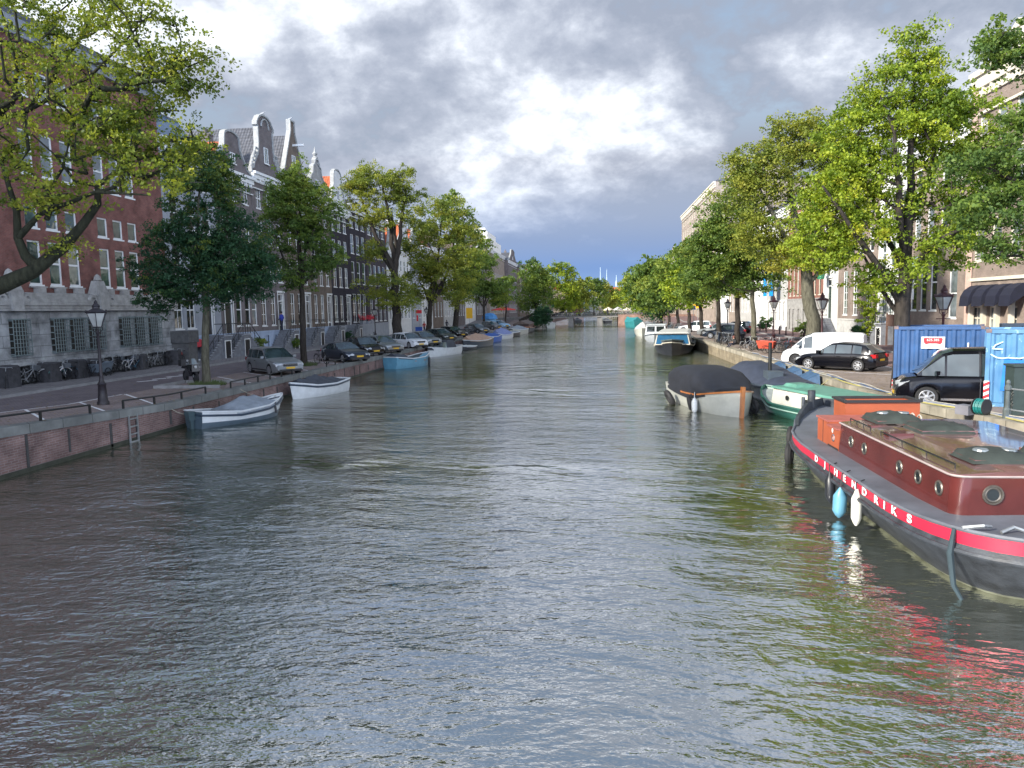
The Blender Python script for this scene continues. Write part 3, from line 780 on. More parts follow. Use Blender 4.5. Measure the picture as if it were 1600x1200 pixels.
# ---- right row
XR0 = 24.0
SG = plain('sage_green_wood', (.42, .46, .36), .6)
r1 = house('hotel_building', 'brown brick building with deep cream cornice and dark blue awnings at the right edge', 1, XR0, 33, 51.3, 18.6,
      rows=[(1.9, 4.2, [1.2 + 2.05 * i for i in range(9)], 1.05, 2, 3, 2), (7.0, 9.6, [1.2 + 2.05 * i for i in range(9)], 1.15, 1, 2, 2), (11, 13.4, [1.2 + 2.05 * i for i in range(9)], 1.15, 1, 2, 2), (14.6, 16.2, [1.2 + 2.05 * i for i in range(9)], 1.1, 1, 2, 2)],
      wall=SUNR, trim=CREAM, corn_h=1.0, roofh=3.4, attic=[4, 9, 14], tile_=TILE_G, bar=.12)
NAVY = plain('navy_canvas', (.006, .008, .022), .8, var=.3)
for i in range(4):
    u = .9 + 1.9 * i + .1; u = 18.3 - 17.0 + 1.9 * i
    u = 1.6 + i * 1.55
    m = MB(); vs = []; 
    prof = [(-.02, 5.5), (-.35, 5.45), (-.7, 5.2), (-.92, 4.8), (-.98, 4.2)]
    for x in (u - .56, u + .56): vs += [(x, y, z) for y, z in prof]
    fs = [(q, q + 1, q + 6, q + 5) for q in range(4)]
    m.add(vs, fs)
    m.add([(u - .56, -.02, 5.5), (u - .56, -.35, 5.45), (u - .56, -.7, 5.2), (u - .56, -.92, 4.8), (u - .56, -.98, 4.2), (u - .56, -.02, 4.9)], [(0, 1, 2, 3, 4, 5)])
    m.add([(u + .56, -.02, 5.5), (u + .56, -.35, 5.45), (u + .56, -.7, 5.2), (u + .56, -.92, 4.8), (u + .56, -.98, 4.2), (u + .56, -.02, 4.9)], [(5, 4, 3, 2, 1, 0)])
    m.build('awning', NAVY, r1)
    m = MB(); m.box(u - .9, u - .65, -.25, -.003, 1.2, 5.3); m.build('pilaster', CREAM, r1)
m = MB(); m.box(7.85, 9.6, -.15, -.003, 1.2, 4.6); m.build('doorway', plain('door_black', (.012, .012, .014), .3), r1)
m = MB(); m.box(0, 18.3, -.12, -.003, 5.75, 5.95); m.build('string_course', CREAM, r1)
m = MB(); m.box(.3, .55, -.3, -.05, 3, 18); m.build('drainpipe', plain('pink_drainpipe', (.5, .36, .3), .6), r1)
r2 = house('hotel_building', 'brown brick hotel with tall white windows behind the blue containers', 1, XR0, 51.35, 60.6, 15.5,
      rows=[(3.9, 7.9, [1.1, 2.75, 4.4], 1.1, 1, 2), (3.4, 6.7, [7.3], 1.2, 1, 2), (9.2, 11.5, 4, 1.1, 1, 2), (12.6, 14.3, 4, 1.1, 1, 2)], wall=SUNR, trim=WHITE, tile_=TILE_G, roofh=3, attic=[2.5, 6.5])
m = MB(); m.box(2.35, 3.1, -.9, -.8, 4.7, 6.7); sg = m.build('hotel_sign', WHITE, r2)
for i, ch in enumerate('HOTEL'):
    tx = text_mesh('lettering', ch, .42, plain('sign_black', (.02, .02, .03), .5), sg); tx.location = (2.72, -.91, 6.45 - i * .38); tx.rotation_euler = (R(90), 0, 0)
m = MB(); m.box(.5, 1.6, -.08, -.003, 7.0, 7.9); m.box(.6, 1.5, -.1, -.081, 6.65, 7.0)
pn = m.build('window_banner', plain('mint_banner', (.50, .68, .60), .6), r2)
m = MB(); m.box(.75, 1.4, -.095, -.0905 + .01, 7.02, 7.16); m.build('banner_lettering', plain('teal_ink', (.02, .22, .18), .6), pn)
TERR = plain('brown_screen', (.20, .12, .09), .8)
for i in range(3):
    m = MB(); m.box(.3 + i * 1.5, 1.5 + i * 1.5, -1.6, -1.5, 2.7, 3.6); m.box(.25 + i * 1.5, .3 + i * 1.5, -1.62, -1.48, 1.1, 3.7); m.build('terrace_screen', TERR, r2)
house('canal_house', 'cream fronted house with black iron stoop and pale blue base, ivy beside its door', 1, XR0, 60.65, 66.8, 15.8,
      rows=[(3.3, 6.3, [1.4, 2.9], 1.0, 2, 2), (1.4, 2.4, [5.0], .6, 1, 1)] + [(7.4, 9.8, 3, 1.05, 1, 2), (11, 13.2, 3, 1.05, 1, 2)], doors=[(4.6, 2.9, 6.2, 1.5)], wall=WHITEH, plinth=BW, plz=2.9, stoop=[(4.6, -1, 2.9)], trim=WHITE, roofh=2.6, attic=[3])
house('canal_house', 'pinkish brick house with green shuttered shopfront and tall white windows', 1, XR0, 66.85, 77.2, 16.4,
      rows=[(3.4, 7.6, [2.2, 5.0, 8.4], 1.3, 2, 6), (9, 11.2, 4, 1.1, 1, 2), (12.2, 14.2, 4, 1.1, 1, 2)], wall=SUNR, plinth=plain('pale_grey_plaster', (.45, .45, .43), .8), plz=3, trim=WHITE, roofh=3, attic=[3, 7])
house('canal_house', 'white pilastered house front with grey stone stoop behind the leaning tree', 1, XR0, 77.25, 82, 16.0,
      rows=[(7.4, 10, 2, 1.1, 1, 2), (11, 13.2, 2, 1.1, 1, 2)], doors=[(2.2, 3.0, 7.0, 1.6)], wall=WHITEH, stoop=[(2.2, 1, 3.0)], roofh=2)
house('canal_house', 'red brick house with tall narrow windows over a pale stone arcaded ground floor', 1, XR0, 82.05, 96.6, 16.5,
      rows=[(1.4, 3.9, [1.3, 2.9, 5.2, 7.4, 9.2, 11.4, 13], .8, 1, 1), (5.5, 9.2, [1.2 + 1.72 * i for i in range(8)], .85, 1, 2), (10.5, 12.8, 8, .85, 1, 2), (13.6, 15, 8, .85, 1, 2)], wall=SUNRED, plinth=STONEW, plz=5.1, trim=CREAM, roofh=2, bar=.06)
rb2 = house('canal_house', 'pale grey house with large bright blue banners on its front', 1, XR0, 96.65, 108, 16.5,
      rows=[(2.4, 4.8, 5, 1, 1, 2), (7.4, 9.8, 5, 1.05, 1, 2), (11, 13.2, 5, 1.05, 1, 2)], wall=PALEB, plinth=WHITEH, plz=5, trim=WHITE, roofh=2)
BLUEB = plain('bright_blue_banner', (.0, .22, .62), .6, var=.12)
for i, (u, z0_, z1_) in enumerate(((3.1, 5.6, 12.5), (6.6, 5.6, 12.5))):
    m = MB(); vs = []; n_ = 8
    for k in range(n_ + 1):
        uu = u + 2.0 * k / n_; yy = -1.2 + .06 * math.sin(k * 1.9)
        vs += [(uu, yy, z0_), (uu, yy, z1_), (uu, yy + .01, z0_), (uu, yy + .01, z1_)]
    fs = [(4 * k, 4 * k + 4, 4 * k + 5, 4 * k + 1) for k in range(n_)] + [(4 * k + 2, 4 * k + 3, 4 * k + 7, 4 * k + 6) for k in range(n_)]
    m.add(vs, fs); m.build('banner', BLUEB, rb2)
farR = [(108.05, 116, 15, 'bell', WHITEH, TILE_G, 'white bell gable house behind the tree nearest the blue banners'),
        (116.05, 126, 16, None, PALEB, TILE_G, 'pale plastered house far along the sunny bank behind the trees'),
        (126.05, 136, 15, 'neck', TANB, TILE_B, 'tan neck gable house hidden behind trees on the sunny bank'),
        (136.05, 149, 16, None, WHITEH, TILE_G, 'wide white house behind the yellow road sign'),
        (215.3, 245, 18, 'spout', TANB, TILE_O, 'far gabled house beyond the tall brick block'),
        (245.05, 300, 17, None, SUNR, TILE_G, 'far low brown house beyond the bridge on the sunny bank'),
        (300.05, 400, 17, None, TANB, TILE_O, 'farthest tan block with orange roof beyond the bridge on the sunny bank')]
for (a, b, H_, g, wl_, tl, lb) in farR:
    n = max(3, int((b - a) / 2.4)); X = XR0 + lerp(a, [100, 180, 420], [0, -1, 3])
    house('canal_house', lb, 1, X, a, b, H_, rows=[(3.4, 6.2, n, 1.15, 2, 2), (7.4, 9.7, n, 1.1, 1, 2), (10.8, 12.8, n, 1.1, 1, 2)], wall=wl_, tile_=tl, roofh=3, D=14, **(dict(gable=g, gh=4.2) if g else {}))
tb = house('corner_office_block', 'very tall tan brick block with rows of windows rising above the trees on the right', 1, XR0, 154, 212, 29,
      rows=[(4 + 3.1 * k, 6.0 + 3.1 * k, 12, 1.9, 2, 2) for k in range(8)], wall=TANB, trim=CREAM, tile_=TILE_G, roofh=.6, D=26, corn_h=.7)
m = MB(); m.box(36, 54, 4, 14, 29.2, 32); m.build('roof_storey', TANB, tb)

# ---------------------------------------------------------------- trees
def leafmat(name, cols, trans=.35):
    m = bpy.data.materials.new(name); m.use_nodes = True; t = m.node_tree
    for n in list(t.nodes): t.nodes.remove(n)
    at = t.nodes.new('ShaderNodeAttribute'); at.attribute_name = 'tint'
    r = t.nodes.new('ShaderNodeValToRGB'); e = r.color_ramp.elements
    e[0].position = .1; e[0].color = (*cols[0], 1); e[1].position = .95; e[1].color = (*cols[-1], 1)
    for i, c in enumerate(cols[1:-1]): e.new(.1 + .85 * (i + 1) / (len(cols) - 1)).color = (*c, 1)
    t.links.new(at.outputs['Fac'], r.inputs[0])
    d = t.nodes.new('ShaderNodeBsdfPrincipled'); d.inputs['Roughness'].default_value = .55; d.inputs['Specular IOR Level'].default_value = .25
    tr = t.nodes.new('ShaderNodeBsdfTranslucent'); mx_ = t.nodes.new('ShaderNodeMixShader'); mx_.inputs[0].default_value = trans
    hs = t.nodes.new('ShaderNodeHueSaturation'); hs.inputs['Value'].default_value = 1.5; hs.inputs['Saturation'].default_value = 1.1
    t.links.new(r.outputs[0], d.inputs[0]); t.links.new(r.outputs[0], hs.inputs['Color']); t.links.new(hs.outputs[0], tr.inputs[0])
    o = t.nodes.new('ShaderNodeOutputMaterial')
    t.links.new(d.outputs[0], mx_.inputs[1]); t.links.new(tr.outputs[0], mx_.inputs[2]); t.links.new(mx_.outputs[0], o.inputs[0])
    return m
LF_YG = leafmat('yellow_green_leaves', [(.065, .10, .02), (.145, .185, .027), (.25, .275, .035), (.35, .34, .045)])
LF_LIME = leafmat('lime_leaves', [(.075, .13, .02), (.17, .24, .026), (.30, .36, .035), (.42, .42, .05)])
LF_DK = leafmat('dark_green_leaves', [(.018, .052, .026), (.028, .075, .034), (.045, .10, .035), (.15, .19, .035)])
LF_MID = leafmat('mid_green_leaves', [(.065, .115, .03), (.115, .18, .036), (.19, .245, .042), (.30, .32, .055)])
LF_OL = leafmat('olive_leaves', [(.09, .13, .028), (.165, .205, .034), (.25, .27, .042), (.34, .32, .055)])
def barkmat(name, c):
    m = MT(name, c, .9, spec=.2); v = m.coord('Object', (1, 1, .25))
    m.base(m.ramp(m.noise(v, 9, 6, .65), [(.3, dark(c, .45)), (.7, dark(c, 1.5))])); m.bump(m.noise(v, 14, 5), .03); return m.m
BARK = barkmat('tree_bark', (.038, .032, .027))
BARKG = barkmat('green_grey_bark', (.095, .09, .065))
BARKM = barkmat('mossy_bark', (.027, .028, .017))

def tube_np(segs, n=5):
    """segs: list of (p0, p1, r0, r1) -> verts, faces"""
    m = MB()
    for a, b, r0, r1 in segs: m.tube([a, b], [r0, r1], n, cap=False)
    return m
def tree(label, base, limbs, blobs, leaf, size, nleaf, clr=.55, bark=BARK, seed=1, droop=.3, yellow=None, group=None, crownfix=None, flat=.55, trunkr=.25, name='canal_tree'):
    """limbs: list of polylines [(Vector, radius), ...]; blobs: (centre, (rx, ry, rz), clusters)"""
    rs = np.random.RandomState(seed)
    t = thing(name, label, 'tree', base, 0, group)
    nodes = []; par = []; rad = []
    segm = MB()
    for L in limbs:
        pts = [Vector(p) - Vector(base) for p, r_ in L]; rr = [r_ for p, r_ in L]
        # subdivide with a little wander
        P = [pts[0]]; Q = [rr[0]]
        for a, b, ra, rb_ in zip(pts[:-1], pts[1:], rr[:-1], rr[1:]):
            k = max(1, int((b - a).length / .7))
            for i in range(1, k + 1):
                f = i / k; jit = Vector(rs.normal(0, .035, 3)) * (1 if i < k else 0) * min(1.5, (b - a).length)
                P.append(a.lerp(b, f) + jit); Q.append(ra + (rb_ - ra) * f)
        segm.tube(P, Q, 9)
        for p, q in zip(P[1:], Q[1:]): nodes.append(np.array(p)); rad.append(q); par.append(-1)
    nfix = len(nodes)
    fixed_rad = list(rad)
    cl = []
    for c, rxyz, n in blobs:
        c = np.array(Vector(c) - Vector(base)); rxyz = np.array(rxyz)
        d = rs.normal(0, 1, (n, 3)); d /= np.linalg.norm(d, axis=1)[:, None]
        rr = rs.uniform(.15, 1, (n, 1)) ** .42
        cl.append(c + d * rr * rxyz)
    cl = np.concatenate(cl)
    top = np.mean([nodes[i] for i in range(nfix)], axis=0)
    order = np.argsort(np.linalg.norm(cl - top, axis=1))
    segs = []
    for i in order:
        p = cl[i]; A = np.array(nodes); d = np.linalg.norm(A - p, axis=1) + .35 * np.maximum(0, A[:, 2] - p[2])
        j = int(np.argmin(d)); a = A[j]; L = np.linalg.norm(p - a)
        k = max(1, int(L / .9)); prev = j
        for q in range(1, k + 1):
            f = q / k; pt = a + (p - a) * f + rs.normal(0, .07 * L ** .5, 3) * (f < 1); pt[2] += .12 * L * math.sin(math.pi * f)
            nodes.append(pt); par.append(prev); rad.append(0); prev = len(nodes) - 1
    cnt = np.zeros(len(nodes)); 
    for i in range(len(nodes) - 1, nfix - 1, -1):
        if cnt[i] == 0: cnt[i] = 1
        if par[i] >= 0: cnt[par[i]] += cnt[i]
    for i in range(nfix, len(nodes)):
        r1 = .013 * cnt[i] ** .5 + .004; j = par[i]
        r0 = r1 * 1.25 if j >= nfix else min(fixed_rad[j], r1 * 1.5)
        segm.tube([tuple(nodes[j]), tuple(nodes[i])], [r0, r1], 4 if cnt[i] < 3 else 6, cap=False)
    segm.build('trunk', bark, t, True, 80)
    # leaves
    nc = len(cl); per = max(1, nleaf // nc)
    w_ = rs.uniform(.5, 1.5, nc); num = np.maximum(1, (per * w_).astype(int))
    idx = np.repeat(np.arange(nc), num); M = len(idx)
    sc_ = clr * rs.uniform(.7, 1.3, nc)[idx][:, None]
    off = rs.normal(0, 1, (M, 3)) * sc_ * np.array([1, 1, flat]) * .62
    # sub-twig clumps
    sub = rs.normal(0, 1, (nc * 6, 3)) * clr * .62 * np.array([1, 1, flat])
    sid = idx * 6 + rs.randint(0, 6, M)
    pos = cl[idx] + sub[sid] + off * .42
    pos[:, 2] -= droop * (np.linalg.norm(off[:, :2], axis=1)) ** 2 * .5
    nrm = rs.normal(0, 1, (M, 3)) + np.array([0, 0, .9]); nrm /= np.linalg.norm(nrm, axis=1)[:, None]
    ax = rs.normal(0, 1, (M, 3)) + np.array([0, 0, -.4]); ax -= (ax * nrm).sum(1)[:, None] * nrm; ax /= np.linalg.norm(ax, axis=1)[:, None] + 1e-9
    bx = np.cross(nrm, ax); s = size * rs.uniform(.6, 1.3, (M, 1))
    V = np.empty((M, 4, 3))
    V[:, 0] = pos - ax * s * .5; V[:, 2] = pos + ax * s * .5
    V[:, 1] = pos + bx * s * .33 + nrm * s * .06 - ax * s * .05; V[:, 3] = pos - bx * s * .33 + nrm * s * .06 - ax * s * .05
    me = bpy.data.meshes.new('crown'); me.vertices.add(M * 4); me.loops.add(M * 4); me.polygons.add(M)
    me.vertices.foreach_set('co', V.ravel()); me.loops.foreach_set('vertex_index', np.arange(M * 4))
    me.polygons.foreach_set('loop_start', np.arange(M) * 4); me.polygons.foreach_set('loop_total', np.full(M, 4))
    lo, hi = cl[:, 2].min(), cl[:, 2].max()
    tint = .42 + rs.normal(0, .14, nc)[idx] + rs.normal(0, .1, nc * 6)[sid] + rs.normal(0, .07, M)
    if yellow:
        for (yc, yr, amt) in yellow:
            dd = np.linalg.norm(pos - np.array(Vector(yc) - Vector(base)), axis=1); tint += amt * np.exp(-(dd / yr) ** 2)
    me.materials.append(leaf)
    me.update(calc_edges=True)
    at = me.attributes.new('tint', 'FLOAT', 'FACE'); at.data.foreach_set('value', np.clip(tint, 0, 1).astype(np.float32))
    link(bpy.data.objects.new('crown', me), t)
    return t
def bl(px, py, rx, ry, y, n, dy=0, deep=.85):
    """crown lobe seen at a pixel, at depth y+dy"""
    c = pyy(px, py, y + dy); k = (y + dy) / CF * 1.01
    return (c, (rx * k, rx * k * deep, ry * k), n)
def lb(y, pts, dy=None):
    """limb through pixels; pts (px, py, radius[, depth offset])"""
    return [(pyy(p[0], p[1], y + (p[3] if len(p) > 3 else 0)), p[2]) for p in pts]
def g0(p): return Vector((p.x, p.y, GZ(p.y)))
def onx(px, X, py=560): p = pxx(px, py, X); return Vector((X, p.y, GZ(p.y)))

# near tree whose bough reaches in from the left edge
ya = 17.5
b0 = Vector((-18.6, 15.8, GZ(15.8)))
tree('large spreading tree at the left edge with a mossy bough and yellowing leaves', b0,
     [[(b0, .36), (b0 + Vector((.1, .1, 2.0)), .3), (pyy(-70, 470, 16.8), .25)] + lb(ya, [(0, 447, .215), (50, 425, .18), (100, 385, .135), (130, 350, .11), (153, 318, .09), (152, 290, .07), (192, 262, .06), (216, 222, .04), (222, 175, .02)]),
      lb(ya, [(60, 418, .17), (40, 400, .12), (28, 372, .1), (26, 330, .08), (12, 285, .06), (2, 250, .04)]),
      lb(ya, [(28, 372, .09), (62, 335, .06, -.3), (100, 320, .05, -.5), (150, 300, .045, -.6), (190, 302, .03, -.8), (235, 305, .02, -.9)]),
      lb(ya, [(73, 342, .07, -.3), (82, 320, .06), (75, 300, .05), (98, 262, .035), (105, 235, .02)]),
      [(pyy(-70, 470, 16.8), .28), (pyy(-90, 330, 16.6), .24), (pyy(-60, 200, 17), .18), (pyy(-20, 190, 17.5), .12)] + lb(ya, [(20, 160, .06), (27, 110, .05), (10, 40, .03)]),
      lb(ya, [(-20, 190, .1), (40, 175, .06, .6), (90, 110, .05, 1), (125, 60, .04, 1), (148, 0, .03, 1.2), (155, -60, .02, 1.2)]),
      lb(ya, [(40, 175, .05, .6), (140, 120, .04, .5), (190, 70, .025, .5), (240, 15, .02, .5)]),
      lb(ya, [(-20, 190, .08), (32, 150, .05, -.5), (45, 235, .04, -.5)])],
     [bl(60, 90, 110, 95, ya, 46), bl(175, 135, 95, 70, ya, 34), bl(262, 115, 62, 60, ya, 24), bl(105, 215, 120, 60, ya, 40), bl(225, 215, 80, 52, ya, 30),
      bl(25, 270, 70, 60, ya, 14), bl(110, 305, 85, 34, ya, 14, -.4), bl(240, 275, 65, 26, ya, 12, -.5), bl(200, 30, 85, 45, ya, 26), bl(75, 0, 120, 40, ya, 24), bl(300, 95, 36, 55, ya, 12), bl(100, 375, 30, 22, ya, 4), bl(285, 230, 40, 40, ya, 12)],
     LF_YG, .092, 31000, .37, BARKM, 11, .5, yellow=[(pyy(60, 230, ya), 2.2, .18), (pyy(300, 250, ya), 1.2, .15), (pyy(200, 200, ya), 1.3, -.22)])
# dark young tree by the motorcycle
def simple_tree(label, px, X, topy, lean, blobs, leaf, size, nl, seed, clr=.6, bark=BARK, r=.2, forks=5, base=None, yel=None, spread=1.0, base_py=560, **k):
    b = base or onx(px, X, base_py); y = b.y
    topp = pyy(lean, topy, y)
    limbs = [[(b, r * 1.25), (b.lerp(topp, .12), r), (b.lerp(topp, .6), r * .85), (topp, r * .7)]]
    cs = [c for c, _, _ in [q if len(q) == 3 else q for q in [bl(*q[:4], y, *q[4:]) for q in blobs]]]
    rs = np.random.RandomState(seed + 50)
    for i, c in enumerate(cs[:forks]):
        mid = topp.lerp(c, .5) + Vector((0, 0, -.08 * (c - topp).length)) + Vector(rs.normal(0, .25, 3))
        limbs.append([(topp + Vector((0, 0, -.2 * i * r)), r * .62), (mid, r * .4), (c, r * .16)])
    return tree(label, b, limbs, [bl(*q[:4], y, *q[4:]) for q in blobs], leaf, size, nl, clr, bark, seed, yellow=[(pyy(a, b_, y), rr, am) for a, b_, rr, am in (yel or [])], trunkr=r, **k)
simple_tree('dense dark green tree with straight pale trunk beside the motorcycle', 325, -19.6, 452, 320, [(318, 330, 62, 85, 60), (285, 405, 66, 70, 60), (365, 405, 62, 66, 60), (322, 440, 96, 42, 60), (314, 262, 48, 46, 40), (345, 280, 24, 46, 22), (285, 300, 26, 36, 14), (238, 420, 26, 42, 16), (408, 430, 24, 40, 14), (255, 465, 40, 24, 14), (388, 370, 34, 50, 16)],
            LF_DK, .125, 66000, 21, .5, BARKG, .2, 6, yel=[(350, 240, 1.5, .55), (300, 300, 1.2, .3), (262, 330, .8, .45), (370, 300, .9, .4)], base_py=597, base=Vector((-19.6, 35.3, GZ(35))))
simple_tree('mid green tree with forked trunk between the silver estate and the dark coupe', 475, -19.6, 445, 470, [(462, 330, 40, 70, 50), (490, 380, 36, 50, 30), (430, 370, 34, 60, 30), (470, 285, 28, 34, 18), (505, 330, 24, 50, 18), (475, 425, 50, 26, 26), (400, 410, 26, 36, 12), (510, 400, 24, 28, 12), (440, 300, 24, 30, 12)],
            LF_MID, .14, 44000, 22, .55, BARK, .22, 6, yel=[(470, 300, 2, .12), (470, 420, 2.5, -.25), (430, 420, 2.5, -.3)], base=Vector((-19.6, 48.0, GZ(48))))
simple_tree('tall old tree with open umbrella crown behind the pale parked cars', 622, -19.6, 420, 616, [(597, 285, 52, 34, 50), (560, 300, 26, 28, 14), (635, 290, 24, 26, 14), (612, 330, 40, 24, 18), (588, 390, 26, 20, 12), (600, 445, 44, 22, 24), (650, 350, 18, 20, 6), (570, 330, 30, 22, 10), (622, 470, 34, 14, 14)],
            LF_OL, .17, 38000, 23, .75, BARK, .5, 5, yel=[(570, 320, 3, .15)])
simple_tree('broad yellowing tree with dark trunk beside the white parked car', 670, -19.6, 470, 672, [(690, 345, 46, 36, 44), (670, 400, 48, 36, 40), (700, 420, 42, 34, 34), (655, 440, 32, 24, 16), (725, 380, 22, 40, 16), (690, 460, 52, 14, 16)],
            LF_OL, .21, 34000, 24, .9, BARK, .36, 5, yel=[(690, 360, 5, .1)])
simple_tree('tree with taller pale green crown just behind the broad yellowing tree', 712, -19.6, 470, 714, [(708, 325, 28, 26, 22), (722, 365, 22, 40, 26), (730, 430, 28, 36, 26), (750, 395, 16, 34, 14), (705, 450, 34, 18, 12)],
            LF_MID, .3, 15000, 25, 1.0, BARK, .45, 5)
simple_tree('low green tree with small crown beside the yellow sign on the shaded bank', 757, -19.6, 480, 756, [(752, 430, 22, 24, 18), (770, 452, 26, 12, 16), (745, 455, 22, 14, 14), (758, 405, 14, 20, 12)],
            LF_MID, .33, 12000, 26, 1.1, BARK, .25, 4)
simple_tree('far slim tree close to the grey gabled house on the shaded bank', 790, -19.0, 480, 791, [(788, 445, 12, 26, 14), (780, 470, 14, 12, 10)], LF_MID, .38, 5000, 27, 1.2, BARK, .2, 3)
simple_tree('round dark green tree at the left end of the canal bridge', 838, -18, 488, 838, [(836, 430, 22, 26, 34), (832, 465, 26, 22, 30), (845, 450, 18, 24, 16)], LF_MID, .42, 14000, 28, 1.5, BARK, .4, 3, base=Vector((-18.2, 178, 1.6)))
simple_tree('yellow leafed tree just beyond the left end of the canal bridge', 876, -18, 488, 880, [(872, 430, 22, 22, 24), (880, 468, 24, 20, 26), (890, 450, 14, 26, 14)], LF_LIME, .5, 11000, 29, 1.8, BARK, .4, 3, base=Vector((-14.8, 212, 2.0)))
for i, (px, py, rx, ry, lbx) in enumerate(((905, 455, 16, 26, 'first'), (928, 455, 18, 28, 'second'), (950, 462, 16, 24, 'third'), (962, 470, 12, 22, 'fourth'))):
    yy = 260 + i * 22; b = pyy(px, 490, yy); b.z = 1.2
    simple_tree('hazy tree beyond the bridge, %s from the left of four' % lbx, px, 0, 485, px, [(px, py, rx, ry, 26)], LF_MID if i % 2 else LF_OL, .6, 7000, 40 + i, 2.0, BARK, .35, 1, base=b)
b = pyy(845, 505, 165); b.z = .6
tree('dark overhanging bush at the water edge left of the bridge', Vector((-15.8, 165, .9)), [[(Vector((-15.8, 165, .6)), .2), (Vector((-15.2, 165, 2.5)), .1)]], [bl(845, 497, 15, 8, 165, 18), bl(850, 487, 9, 7, 165, 8)], LF_DK, .4, 6000, 1.0, BARK, 31, name='bush')
# sunny bank
y1 = 31.8; b1 = Vector((12.5, 31.9, GZ(31.9)))
tree('tallest lime green tree with many dark rising limbs behind the blue containers', b1,
     [[(b1, .42), (pyy(1409, 540, y1), .32)] + lb(y1, [(1410, 470, .29), (1414, 400, .25), (1418, 350, .2), (1424, 290, .15), (1424, 210, .1), (1428, 140, .06), (1430, 90, .03)]),
      lb(y1, [(1412, 420, .16), (1405, 330, .13, -.5), (1400, 260, .1, -.8), (1398, 210, .06, -.8), (1375, 150, .03, -.8)]),
      lb(y1, [(1416, 375, .14), (1440, 300, .1, .6), (1470, 240, .07, 1), (1490, 180, .04, 1.2)]),
      lb(y1, [(1410, 480, .15), (1375, 420, .13, -.4), (1340, 370, .1, -.8), (1310, 325, .07, -1), (1285, 290, .04, -1)]),
      lb(y1, [(1412, 450, .14), (1440, 400, .1, -.5), (1475, 370, .08, -1), (1520, 350, .04, -1)]),
      lb(y1, [(1413, 430, .12), (1385, 370, .1, 1), (1360, 300, .07, 1.5), (1330, 250, .04, 1.6)]),
      lb(y1, [(1411, 495, .12), (1395, 480, .1, .2), (1370, 440, .08, .5), (1350, 400, .05, 1)])],
     [bl(1435, 75, 38, 40, y1, 18), bl(1412, 135, 55, 40, y1, 26), bl(1370, 170, 50, 32, y1, 22), bl(1450, 175, 60, 45, y1, 34), bl(1395, 225, 90, 40, y1, 36), bl(1340, 265, 62, 38, y1, 26), bl(1300, 330, 48, 52, y1, 28),
      bl(1285, 395, 46, 26, y1, 18), bl(1490, 260, 60, 50, y1, 30), bl(1440, 350, 80, 40, y1, 26), bl(1350, 360, 50, 32, y1, 16), bl(1510, 340, 50, 44, y1, 20), bl(1380, 430, 55, 26, y1, 14), bl(1310, 240, 30, 24, y1, 8), bl(1500, 170, 40, 36, y1, 12), bl(1545, 230, 38, 50, y1, 18), bl(1530, 300, 40, 40, y1, 14), bl(1330, 300, 60, 40, y1, 22), bl(1320, 200, 30, 26, y1, 8), bl(1270, 355, 36, 36, y1, 16), bl(1460, 400, 50, 24, y1, 12)],
     LF_LIME, .125, 78000, .52, BARK, 12, .4, yellow=[(pyy(1300, 380, y1), 2.2, .2), (pyy(1420, 240, y1), 2, .1), (pyy(1520, 300, y1), 2, -.3)])
b2 = Vector((13.6, 48.5, GZ(48)))
tree('big leaning tree with thick grey trunk and olive crown behind the white van', b2,
     [[(b2, .5), (pyy(1272, 500, 48.5), .42), (pyy(1262, 460, 48.5), .38), (pyy(1258, 400, 48.5), .32), (pyy(1240, 330, 48.5), .2), (pyy(1232, 270, 48.5), .1)],
      [(pyy(1258, 405, 48.5), .2), (pyy(1285, 330, 49), .14), (pyy(1290, 260, 49), .06)],
      [(pyy(1258, 420, 48.5), .2), (pyy(1215, 350, 48), .14), (pyy(1185, 290, 48), .06)],
      [(pyy(1262, 445, 48.5), .15), (pyy(1300, 400, 48), .1), (pyy(1320, 380, 48), .05)]],
     [bl(1205, 275, 62, 44, 48.5, 46), bl(1240, 215, 42, 34, 48.5, 28), bl(1275, 240, 40, 34, 48.5, 26), bl(1190, 350, 46, 40, 48.5, 30), bl(1215, 400, 50, 24, 48.5, 26), bl(1290, 310, 50, 50, 48.5, 30), bl(1265, 390, 60, 26, 48.5, 26), bl(1160, 300, 22, 30, 48.5, 12), bl(1180, 250, 34, 30, 48.5, 18), bl(1290, 215, 34, 30, 48.5, 14)],
     LF_OL, .16, 52000, .7, BARKG, 13, yellow=[(pyy(1260, 390, 48.5), 3, .35), (pyy(1230, 220, 48.5), 2, .12)])
simple_tree('dense green tree with slim mossy trunk behind the red cargo bike', 1180, 12.4, 450, 1176, [(1140, 340, 36, 44, 40), (1120, 390, 42, 40, 40), (1165, 400, 40, 40, 34), (1185, 440, 34, 24, 20), (1110, 430, 36, 24, 20), (1150, 300, 24, 24, 12), (1095, 400, 22, 36, 14)], LF_MID, .2, 36000, 51, .8, BARKG, .22, 6, base=onx(1180, 12.4, 545))
simple_tree('green tree with bare straight trunk, second behind the cargo bike', 1152, 12.6, 455, 1152, [(1120, 430, 34, 30, 24), (1090, 400, 26, 36, 22), (1150, 440, 30, 22, 16), (1085, 440, 22, 24, 12)], LF_MID, .28, 14000, 52, .9, BARK, .26, 4)
simple_tree('yellow green tree beside the parked white car on the sunny bank', 1124, 12.6, 462, 1122, [(1075, 430, 26, 26, 22), (1100, 450, 26, 18, 16), (1058, 450, 18, 20, 12)], LF_LIME, .3, 11000, 53, 1.0, BARK, .26, 3)
simple_tree('dark green tree shading the yellow road sign', 1098, 12.4, 465, 1094, [(1050, 430, 20, 28, 20), (1070, 460, 28, 16, 16), (1030, 455, 16, 20, 12)], LF_MID, .34, 10000, 54, 1.1, BARK, .25, 3)
